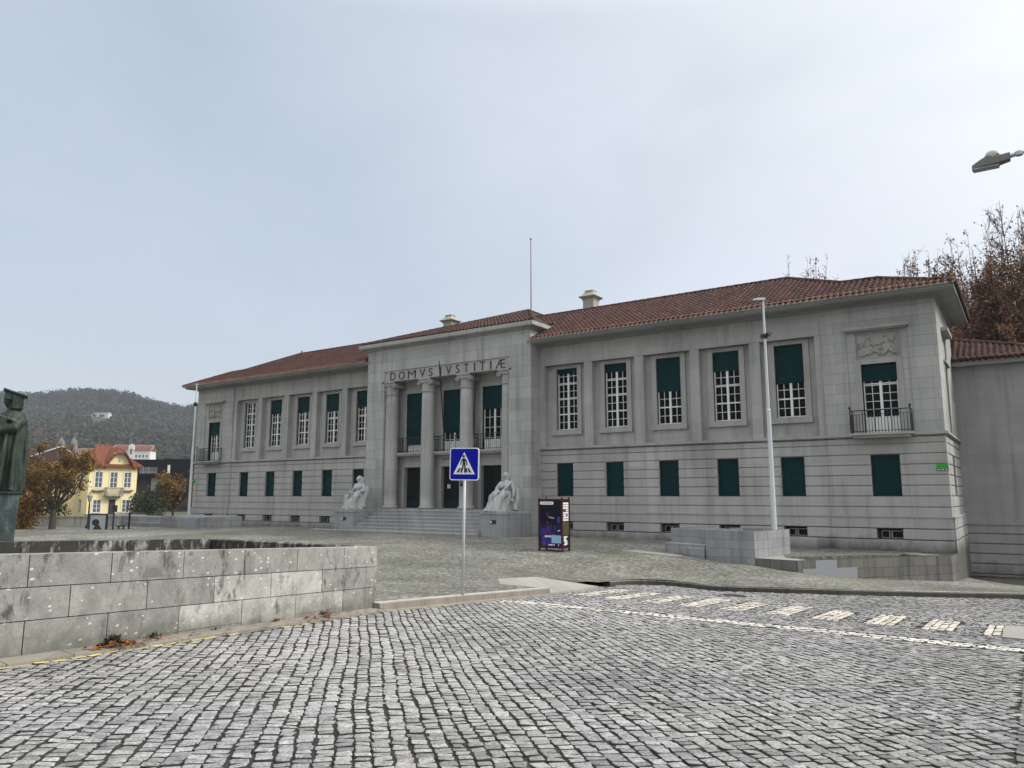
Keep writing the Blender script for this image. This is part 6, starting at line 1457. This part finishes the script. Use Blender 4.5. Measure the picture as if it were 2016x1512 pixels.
# front dormer gable with clipped top
gz_ = EV + 2.35
slab_roof([(gm - 1.75, -.5, EV - .2), (gm - .5, -.55, EV + 1.72), (gm - .0, .6, gz_), (gm, 3.6, gz_), (gm - 1.75, 1.7, EV - .2)]); slab_roof([(gm + .5, -.55, EV + 1.72), (gm + 1.75, -.5, EV - .2), (gm + 1.75, 1.7, EV - .2), (gm, 3.6, gz_), (gm, .6, gz_)]); slab_roof([(gm - .5, -.55, EV + 1.72), (gm + .5, -.55, EV + 1.72), (gm, .6, gz_)])
yr = rfm.build('roof', M['orange_tile'], hz)
rg_ = MB()
def rl(a, b, r=.1, sg=.5):
    a, b = np.array(lpt(fr, *a)), np.array(lpt(fr, *b)); L = np.linalg.norm(b - a); k = max(1, int(L / sg))
    for i in range(k): rg_.tube([a + (b - a) * i / k, a + (b - a) * (i + 1.05) / k], [r, r * .85], 7, tone=random.random())
for a, b in (((-ov, -ov, EV), (2.0, dep / 2, RZ)), ((2.0, dep / 2, RZ), (W_ - 2.2, dep / 2, RZ)), ((W_ + ov, -ov, EV), (W_ - 2.2, dep / 2, RZ)), ((gm, .6, gz_), (gm, 3.6, gz_)), ((gm - .5, -.55, EV + 1.72), (gm, .6, gz_)), ((gm + .5, -.55, EV + 1.72), (gm, .6, gz_)), ((gm - 1.75, -.5, EV - .2), (gm - .5, -.55, EV + 1.72)), ((gm + 1.75, -.5, EV - .2), (gm + .5, -.55, EV + 1.72))): rl(a, b)
# tile courses as raised rolls down the front slope
for i in range(26):
    a0 = -ov + .25 * i + .1
    if a0 > W_ + ov: break
    lim = min(1, (a0 + ov) / (2.0 + ov), (W_ + ov - a0) / (2.2 + ov)); 
    if gm - 1.75 < a0 < gm + 1.75: continue
    p, q = np.array(lpt(fr, a0, -ov - .02, EV + .02)), np.array(lpt(fr, a0, -ov + (dep / 2 + ov) * lim, EV + (RZ - EV) * lim + .02)); rg_.tube([p, q], .055, 5, tone=random.random())
for i in range(18):
    f = i / 18
    for sgn in (-1, 1):
        p, q = np.array(lpt(fr, gm + sgn * 1.72, -.45 + i * .12, EV - .15)), np.array(lpt(fr, gm + sgn * .06, .6 + i * .16, gz_ + .02))
        rg_.tube([p, q], .05, 5, tone=random.random())
for i in range(30):
    b0 = -ov + .28 * i + .1; lim = min(1, (b0 + ov) / (dep / 2 + ov), (dep + ov - b0) / (dep / 2 + ov))
    if lim <= 0: continue
    rg_.tube([lpt(fr, -ov - .02, b0, EV + .02), lpt(fr, -ov + (2.0 + ov) * lim, b0 if lim < 1 else dep / 2, EV + (RZ - EV) * lim + .02)], .055, 5, tone=random.random())
rg_.build('tile_rolls', M['orange_tile'], yr, smooth=True)
for a in (1.1, mid + .05, W_ - 1.1):
    lwin(hz, fr, a, 3.55, 5.35, .85)
    if a != mid + .05: lwin(hz, fr, a, .55, 2.0, .9); s_ = MB(); lbox(s_, fr, a - .7, a + .7, -.35, .0, 3.1, 3.25); lbox(s_, fr, a - .5, a + .5, -.2, .0, 2.95, 3.1); s_.build('window_ledge', M['stained_wall'], hz)
s_ = MB(); lbox(s_, fr, mid - .45, mid + .55, -.03, .1, 0, 2.15); dr = s_.build('door', M['white_wall'], hz); s_ = MB(); lbox(s_, fr, mid - .33, mid + .43, -.05, 0, 0.05, 2.05); s_.build('door_leaf', M['brown_clad'], dr)
s_ = MB(); lbox(s_, fr, mid - .95, mid + 1.05, -.85, -.02, 2.45, 2.62); lbox(s_, fr, mid - .7, mid + .8, -.55, -.02, 2.2, 2.45)
bl_ = s_.build('balcony', M['stained_wall'], hz); s_ = MB()
for i in range(15): a = mid - .9 + i * 1.9 / 14; s_.tube([lpt(fr, a, -.8, 2.62), lpt(fr, a, -.8, 3.45)], .035, 5)
for b in (-.8, -.55, -.3, -.1):
    for a in (mid - .9, mid + 1.0): s_.tube([lpt(fr, a, b, 2.62), lpt(fr, a, b, 3.45)], .035, 5)
s_.tube([lpt(fr, mid - .9, -.05, 3.48), lpt(fr, mid - .9, -.8, 3.48), lpt(fr, mid + 1.0, -.8, 3.48), lpt(fr, mid + 1.0, -.05, 3.48)], .06, 6); s_.build('railing', M['stained_wall'], bl_)
s_ = MB(); lbox(s_, fr, gm - .13, gm + .13, -.03, .05, EV + .55, EV + 1.15); s_.build('attic_vent', M['grey_clad'], hz)
fs_ = (o - n * dep, -(-n), -u); fs_ = (np.array(lpt(fr, 0, dep, 0)), n, -u)
lwin(hz, fs_, dep - 2.6, .55, 2.05, 1.0, -.0); lwin(hz, fs_, 2.2, .55, 2.05, 1.0); lwin(hz, fs_, dep - 2.6, 3.6, 5.2, .9); lwin(hz, fs_, 2.2, 3.6, 5.2, .9)
# lower rear wing on the left
m_ = MB(); lbox(m_, fr, -4.5, -.01, 3.2, 8.5, 0, 4.6); yw_ = m_.build('wing_wall', M['yellow_wall'], hz); lwin(hz, frame_at(HF, 172, 45, -.8), -2.6, .7, 2.2, 1.0, 3.2)
# stained wall in front of it
fr = frame_at(50, 30, 6, -.5); s_ = MB(); lbox(s_, fr, -2.5, 6.6, 0, .3, -.3, .80); lbox(s_, fr, -2.5, 6.6, -.05, .35, .80, .88)
for a in (1.0, 4.4): lbox(s_, fr, a - .17, a + .17, -.06, .36, .88, 1.25) if a < 2 else None
tag(s_.build('garden_wall', M['stained_wall']), 'pale cement garden wall streaked with grime beside the tree trunk', 'wall')
fr = frame_at(50.2, 30, 6, -.5); s_ = MB()
for i in range(4): s_.tube([lpt(fr, -2.2 + 1.0 * i, .15, .85), lpt(fr, -2.2 + 1.0 * i, .15, 1.6)], .04, 6)
for z_ in (1.15, 1.5): s_.tube([lpt(fr, -2.3, .15, z_), lpt(fr, 1.0, .15, z_)], .035, 6)
tag(s_.build('wall_railing', M['iron']), 'dark railing along the top of the grimy garden wall', 'railing')
fr = frame_at(56, 168, 8, -.5); s_ = MB(); lbox(s_, fr, 0, 4.2, 0, .3, -.3, .85)
tag(s_.build('garden_wall', M['stained_wall']), 'stained garden wall section below the yellow house facade', 'wall')
# black modern block
fr = frame_at(118, 232, 14, -1.0); bb = thing('apartment_block', fr[0], 'long black clad modern block with white panels and a recessed terrace, behind the yellow house', 'building')
s_ = MB(); lbox(s_, fr, -1, 17, 0, 12, 5.6, 8.35); lbox(s_, fr, 6, 17, .4, 11, 8.35, 8.5); s_.build('top_storey', M['black_clad'], bb)
s_ = MB(); lbox(s_, fr, -1, 17, 1.2, 12, 0, 5.6); s_.build('lower_storeys', M['brown_clad'], bb)
for a, w_ in ((.5, 1.5), (4.4, 1.6), (8.2, 1.3)): s_ = MB(); lbox(s_, fr, a, a + w_, 1.0, 1.25, 3.3, 5.5); s_.build('wall_panel', M['grey_clad'], bb)
s_ = MB(); lbox(s_, fr, 2.8, 5.4, -.03, .2, 6.15, 7.15); wq = s_.build('window', M['house_pane'], bb); s_ = MB(); lbox(s_, fr, 3.3, 3.36, -.06, 0, 6.15, 7.15); lbox(s_, fr, 4.1, 4.16, -.06, 0, 6.15, 7.15); lbox(s_, fr, 2.8, 5.4, -.06, 0, 6.35, 6.42); s_.build('glazing_bars', M['grey_clad'], wq)
s_ = MB(); lbox(s_, fr, 6.9, 7.2, -.4, .1, 5.4, 7.5); s_.build('chimney_flue', M['white_wall'], bb); s_ = MB(); lbox(s_, fr, -1, 17, 1.0, 1.22, 1.0, 3.0); s_.build('terrace_front', M['brown_clad'], bb); s_ = MB(); lbox(s_, fr, 1.0, 3.0, .95, 1.1, .6, 2.6); s_.build('window', M['house_pane'], bb)
s_ = MB(); lbox(s_, fr, 10.2, 10.8, 2, 3, 8.5, 9.3); s_.build('roof_box', M['black_clad'], bb)
# white house with the brown roof
def simple_house(name, label, fwd, px, ang, z0, w, dep, h, rh, wallm, roofm, hip=True, wins=()):
    fr = frame_at(fwd, px, ang, z0); t = thing(name, fr[0], label, 'house'); s_ = MB(); lbox(s_, fr, 0, w, 0, dep, -6, h); s_.build('wall', M[wallm], t)
    s_ = MB(); ov = .5; i_ = dep / 2 if hip else -.3
    A = [(-ov, -ov, h), (w + ov, -ov, h), (w + ov, dep + ov, h), (-ov, dep + ov, h), (i_, dep / 2, h + rh), (w - i_, dep / 2, h + rh)]
    s_.add([lpt(fr, *p) for p in A], [(0, 1, 5, 4), (1, 2, 5), (2, 3, 4, 5), (3, 0, 4), (3, 2, 1, 0)]); r = s_.build('roof', M[roofm], t)
    s_ = MB(); s_.tube([lpt(fr, *A[4]), lpt(fr, *A[5])], .14, 6); [s_.tube([lpt(fr, *A[q]), lpt(fr, *A[k])], .12, 6) for q, k in ((0, 4), (1, 5))]; s_.build('ridge_tiles', M['kerb'], r)
    for a, zz0, zz1, ww in wins:
        g_ = MB(); lbox(g_, fr, a - ww / 2, a + ww / 2, -.06, .1, zz0, zz1); g_.build('window', M['house_pane'], t)
    return fr, t
simple_house('white_house', 'white house with a faded brown hipped roof behind the orange tree', 128, 40, 12, 1.0, 8.6, 8, 6.6, 2.6, 'white_wall', 'tile', True, [(1.2, 2, 4, 1), (3.2, 2, 4, 1), (5.2, 2, 4, 1), (7.2, 2, 4, 1)])
simple_house('terraced_house', 'low grey house with a dark red roof and small dormers above the yellow house', 150, 166, 6, 3.0, 8.5, 7, 3.6, 1.6, 'stained_wall', 'tile', False, [(2, 1, 2.4, 1), (5, 1, 2.4, 1)])
simple_house('terraced_house', 'brown roofed house with a pale gable end left of the long white building', 170, 232, 10, 3.0, 5.0, 8, 4.4, 2.0, 'white_wall', 'tile', False, [(1.5, 1.5, 3.0, .9)])
fr, t = simple_house('convent', 'long white building with a red roof and two rows of small windows below the hill', 330, 214, 10, 13.0, 15.5, 9, 8.6, 2.4, 'white_wall', 'orange_tile', False, [(1.2 + 1.45 * i, 5.4, 6.6, .7) for i in range(10)] + [(1.2 + 1.45 * i, 2.2, 3.2, .7) for i in range(10)])
s_ = MB(); o, u, n = fr; s_.prismf([(6.6, 0), (9.0, 0), (9.0, 10.2), (8.6, 10.9), (7.8, 11.4), (7.0, 10.9), (6.6, 10.2)], (o, u, (0, 0, 1), n), -.5, .4); s_.build('gable_front', M['white_wall'], t)
s_ = MB(); lbox(s_, fr, 7.4, 8.2, -.45, 0, 6.8, 9.2); lbox(s_, fr, 7.5, 8.1, -.45, 0, 2, 5); s_.build('window', M['house_pane'], t)
simple_house('convent', 'low white range with a faded red roof left of the long white building', 345, 130, 8, 13.5, 19, 8, 8.0, 1.8, 'white_wall', 'orange_tile', False, [(1.5 + 2.0 * i, 5.0, 6.4, .8) for i in range(9)])
M['tower'] = plain('weathered tower stone', (.17, .16, .14), .9, var=.2)
for px_, lab in ((108, 'small grey bell tower, left one of two above the brown roof'), (133, 'small grey bell tower, right one of two above the brown roof')):
    fr = frame_at(300, px_, 5, 14); t = thing('bell_tower', fr[0], lab, 'tower', 'church bell towers at the hill foot'); s_ = MB(); lbox(s_, fr, -1.2, 1.2, 0, 2.4, -6, 8); s_.build('shaft', M['tower'], t)
    s_ = MB(); o, u, n = fr; c_ = o - n * 1.3; s_.lathe([(1.3, c_[2] + 8), (1.25, c_[2] + 8.8), (.8, c_[2] + 9.8), (.25, c_[2] + 10.5), (.1, c_[2] + 11.4)], c_[0], c_[1], 10); s_.build('dome', M['tower'], t); s_ = MB(); lbox(s_, fr, -.5, .5, -.05, .1, 5.5, 8); s_.build('belfry_opening', M['darkhole'], t)
fr, t = simple_house('villa', 'pale flat villa among trees half way up the wooded hill', 620, 163, 4, float(hill_z(620, -345)) - 1.2, 15, 7, 4.6, .4, 'white_wall', 'white_wall', False, [(4, 1, 3, 3), (10, 1, 3, 4)])
simple_house('villa', 'small pale house right of the flat villa on the wooded hill', 640, 212, 4, float(hill_z(640, -340)) - 1.5, 6, 5, 3.4, .5, 'white_wall', 'white_wall', False)
# small structures by the square: lantern, shelter with poster
p = atF(172, 1044, 47); t = thing('lantern_post', (p[0], p[1], p[2]), 'slim dark cast iron lantern post by the yellow house corner', 'street lamp'); x_, y_, z_ = map(float, p)
s_ = MB(); s_.lathe([(.16, z_), (.14, z_ + .25), (.06, z_ + .4), (.045, z_ + 1.3), (.05, z_ + 1.32), (.035, z_ + 1.7)], x_, y_, 10); s_.build('post', M['iron'], t); s_ = MB(); s_.lathe([(.07, z_ + 1.70), (.15, z_ + 2.05), (.16, z_ + 2.07), (.05, z_ + 2.22), (.02, z_ + 2.32)], x_, y_, 6); s_.build('lantern', M['grey_clad'], t)
fr = frame_at(45, 179, 2, -.42); t = thing('bus_shelter', fr[0], 'dark framed bus shelter with a poster panel left of the long bench wall', 'bus shelter')
s_ = MB()
for a in (0, 1.0): lbox(s_, fr, a - .05, a + .05, 0, .1, 0, .98)
lbox(s_, fr, -.05, 1.05, 0, .1, .98, 1.06); lbox(s_, fr, .05, .95, 0, .1, 0.0, .08)
lbox(s_, fr, 1.35, 1.42, 0, .08, 0, 1.1); lbox(s_, fr, 1.9, 1.97, .8, .9, 0, 1.05); lbox(s_, fr, 1.05, 2.6, .1, 1.2, 1.06, 1.10); lbox(s_, fr, 1.2, 1.45, .2, .3, 1.15, 1.55)
s_.build('frame', M['iron'], t); s_ = MB(); lbox(s_, fr, .05, .95, .03, .07, .08, .98); pz_ = s_.build('poster', M['grey_metal'], t); s_ = MB(); o, u, n = fr
s_.prismf([(.38 + .22 * math.cos(a), .55 + .20 * math.sin(a)) for a in np.linspace(0, 6.1, 14)], (o, u, (0, 0, 1), n), -.03, -.022); s_.prismf([(.25, .15), (.75, .15), (.6, .4), (.4, .42)], (o, u, (0, 0, 1), n), -.03, -.022); s_.build('poster_figure', M['brown_clad'], pz_)
s_ = MB(); lbox(s_, fr, 1.45, 1.88, .3, .7, .30, .36); lbox(s_, fr, 1.5, 1.56, .4, .5, 0, .3); lbox(s_, fr, 1.78, 1.84, .4, .5, 0, .3); s_.build('seat', M['iron'], t)

# ============================================================ wooded hill
fw = np.linspace(200, 1400, 49); la = np.linspace(-1900, 1900, 96); Lg, Fg = np.meshgrid(la, fw); Zg = hill_z(Fg, Lg)
V = np.stack([Lg * EX[0] + Fg * EX[1], Lg * EY[0] + Fg * EY[1], Zg], -1).reshape(-1, 3); nx = len(la); idx = np.arange(V.shape[0]).reshape(len(fw), nx)
M['hillside'] = plain('hillside scrub', (.040, .048, .026), .95, var=.4, scale=.03)
struct(link('hill', arr_mesh('hill', V, np.stack([idx[:-1, :-1], idx[:-1, 1:], idx[1:, 1:], idx[1:, :-1]], -1).reshape(-1, 4), M['hillside'], smooth=True)))
# crowns: rough bodies built of leaf clumps
def woodland(name, pts, hs, rs2, m, seed, tall_, label):
    rs_ = np.random.RandomState(seed); n = len(pts); K = 64
    v = rs_.normal(size=(n, K, 3)); v /= np.linalg.norm(v, axis=2)[..., None]; v *= rs_.uniform(.55, 1.05, (n, K, 1))
    v[..., 2] = v[..., 2] * (.40 if tall_ else .48) + (.64 if tall_ else .5)
    C = pts[:, None, :] + v * np.stack([rs2, rs2, hs], -1)[:, None, :]
    tone = np.clip(rs_.uniform(.25, .75, n)[:, None] + rs_.normal(0, .07, (n, K)) + (v[..., 2] - .5) * .3, 0, 1).ravel()
    Vv, Fq = leaf_cloud(C.reshape(-1, 3), 1.0, rs_, 0, .8); Vv = Vv.reshape(-1, 4, 3); cen = C.reshape(-1, 1, 3); sc = np.repeat(rs2 * .25, K)[:, None, None]
    Vv = (cen + (Vv - cen) * sc).reshape(-1, 3)
    if tall_:                                                    # slim trunks
        q = np.stack([pts + [-.35, 0, -1], pts + [.35, 0, -1], pts + np.stack([0 * hs + .2, 0 * hs, hs * .7], -1), pts + np.stack([0 * hs - .2, 0 * hs, hs * .7], -1)], 1).reshape(-1, 3); o_ = len(Vv); Vv = np.concatenate([Vv, q]); Fq = np.concatenate([Fq, np.arange(4 * n).reshape(n, 4) + o_]); tone = np.concatenate([tone, np.zeros(n)])
    o = link(name, arr_mesh(name, Vv, Fq, m, tone)); return stuff(o, label, 'woodland')
M['wood_pine'] = toned('distant pines', (.004, .010, .011), (.018, .034, .033), .2, .8, .1, 0, .2); M['wood_mixed'] = toned('distant mixed wood', (.018, .026, .020), (.056, .066, .050), .2, .8, .1, 0, .25); M['wood_rust'] = toned('distant autumn wood', (.034, .027, .019), (.10, .068, .042), .2, .8, .1, 0, .25)
rs_ = np.random.RandomState(77)
def scatter(n, f0, f1, p0=-260, p1=470):
    f = np.sqrt(rs_.uniform(f0 ** 2, f1 ** 2, n)); px_ = rs_.uniform(p0, p1, n); l = (px_ - 1008) / 1506.3 * f; z_ = hill_z(f, l); return f, l, np.stack([l * EX[0] + f * EX[1], l * EY[0] + f * EY[1], z_], -1), px_
f, l, P, px_ = scatter(2600, 640, 930); k = rs_.uniform(size=len(f)) < np.clip((f - 640) / 90, 0, 1); P = P[k]
woodland('pine_wood', P, rs_.uniform(10, 19, len(P)), rs_.uniform(2.6, 4.6, len(P)), M['wood_pine'], 1, True, 'dark pine wood along the crest of the hill')
f, l, P, px_ = scatter(3000, 235, 720); k = ~((np.abs(px_ - 190) < 30) & (f > 535) & (f < 632)) & ~((px_ > 120) & (px_ < 290) & (f < 325)); P = P[k]; f = f[k]
pn = np.array([mnoise.noise(Vector((p[0] / 45, p[1] / 45, 2))) for p in P]); ru = (pn > .10) & (rs_.uniform(size=len(P)) < .42)
hh = np.where(f < 400, rs_.uniform(4, 8, len(P)), rs_.uniform(6, 12, len(P)))
woodland('mixed_wood', P[~ru], hh[~ru], hh[~ru] * rs_.uniform(.32, .55, (~ru).sum()), M['wood_mixed'], 2, False, 'mixed grey green wood on the lower slope of the hill'); woodland('autumn_wood', P[ru], hh[ru], hh[ru] * rs_.uniform(.32, .52, ru.sum()), M['wood_rust'], 3, False, 'rusty autumn trees scattered over the lower slope of the hill')

# air: even haze round everything
HZ = True
if HZ:
    m, nt, b = mat('haze'); nt.nodes.remove(b); pv = nt.nodes.new('ShaderNodeVolumePrincipled'); pv.inputs['Color'].default_value = (.82, .88, .95, 1); pv.inputs['Density'].default_value = .00030; pv.inputs['Anisotropy'].default_value = .1
    pv.inputs['Density Attribute'].default_value = ''; pv.inputs['Color Attribute'].default_value = ''; pv.inputs['Temperature Attribute'].default_value = ''
    try: m.cycles.homogeneous_volume = True
    except Exception: pass
    nt.links.new(pv.outputs[0], nt.nodes['Material Output'].inputs['Volume'])
    o = MB().box(-2700, 2700, -1000, 3300, -9, 175).build('haze', m); stuff(o, 'thin pale haze that softens the wooded hill', 'haze')

# ============================================================ light and camera
w = bpy.data.worlds.new('World'); S.world = w; w.use_nodes = True; nt = w.node_tree; nt.nodes.clear(); g = G(nt)
SUN_EL, SUN_AZ = R(38), math.atan2(.86, .50)           # azimuth measured from +Y towards +X
sd = np.array([math.sin(SUN_AZ) * math.cos(SUN_EL), math.cos(SUN_AZ) * math.cos(SUN_EL), math.sin(SUN_EL)])
sky = g.n('ShaderNodeTexSky', sky_type='NISHITA'); sky.sun_disc = False; sky.sun_elevation = SUN_EL; sky.sun_rotation = SUN_AZ; sky.air_density = 1.2; sky.dust_density = 3.0
tc = g.n('ShaderNodeTexCoord').outputs['Generated']
dt = g.n('ShaderNodeVectorMath', operation='DOT_PRODUCT'); g.l(tc, dt.inputs[0]); dt.inputs[1].default_value = tuple(sd)
cl = g.ramp(dt.outputs['Value'], [(0.0, (2.85, 3.25, 3.8)), (.20, (3.45, 3.78, 4.25)), (.45, (4.1, 4.36, 4.7)), (.68, (5.4, 5.55, 5.7)), (1.0, (9.0, 9.0, 8.8))])
nz = g.noise(g.mul(tc, (1.2, 1.2, 2.6)), 1.6, 5, .55, .4)
cl = g.mix(1.0, cl, g.ramp(nz, [(.3, (.90, .925, .925)), (.5, (1, 1, 1)), (.70, (1.09, 1.06, 1.09))]), 'MULTIPLY')
x, y, z = g.sep(tc)
cl = g.mix(g.ramp(z, [(0.0, .45), (.22, 0.0)]), cl, (3.7, 3.95, 4.1))
# overcast; unseen sky overhead and behind the camera is raised to light the facade
cl = g.mix(1.0, cl, g.ramp(z, [(.56, (1, 1, 1)), (.85, (2.5, 2.35, 2.2))]), 'MULTIPLY')
bh = g.math('MULTIPLY', g.ramp(g.math('MULTIPLY', y, -1.0), [(.0, 0), (.55, 1)]), g.ramp(z, [(.0, .5), (.35, 1)]))
cl = g.mix(bh, cl, (5.6, 5.7, 5.6))
sk = g.mix(.86, sky.outputs[0], cl)
bg = g.n('ShaderNodeBackground'); g.l(sk, bg.inputs[0]); bg.inputs[1].default_value = .15
ow = g.n('ShaderNodeOutputWorld'); g.l(bg.outputs[0], ow.inputs[0])
ld = bpy.data.lights.new('sun', 'SUN'); ld.energy = 1.9; ld.angle = R(11); ld.color = (1.0, .965, .91); lo = bpy.data.objects.new('sun', ld); COL.objects.link(lo)
lo.rotation_euler = Vector(-sd).to_track_quat('-Z', 'Y').to_euler(); lo.location = (0, 0, 60)
cd = bpy.data.cameras.new('camera'); cam = bpy.data.objects.new('camera', cd); COL.objects.link(cam); S.camera = cam
cd.sensor_fit = 'HORIZONTAL'; cd.sensor_width = 36; cd.lens = 36 * F_PX / 2016; cd.clip_start = .05; cd.clip_end = 6000
cam.location = CAM; cam.rotation_euler = (math.pi / 2 + PITCH, 0, math.atan2(-EX[1], EX[0]) * 1.0)
fwv = Vector((EX[1] * math.cos(PITCH), EY[1] * math.cos(PITCH), math.sin(PITCH))); cam.rotation_euler = fwv.to_track_quat('-Z', 'Y').to_euler()
S.view_settings.view_transform = 'Standard'; S.view_settings.look = 'None'; S.view_settings.exposure = 0.4; S.view_settings.gamma = 1.0
S.cycles.volume_bounces = 0; S.cycles.max_bounces = 6
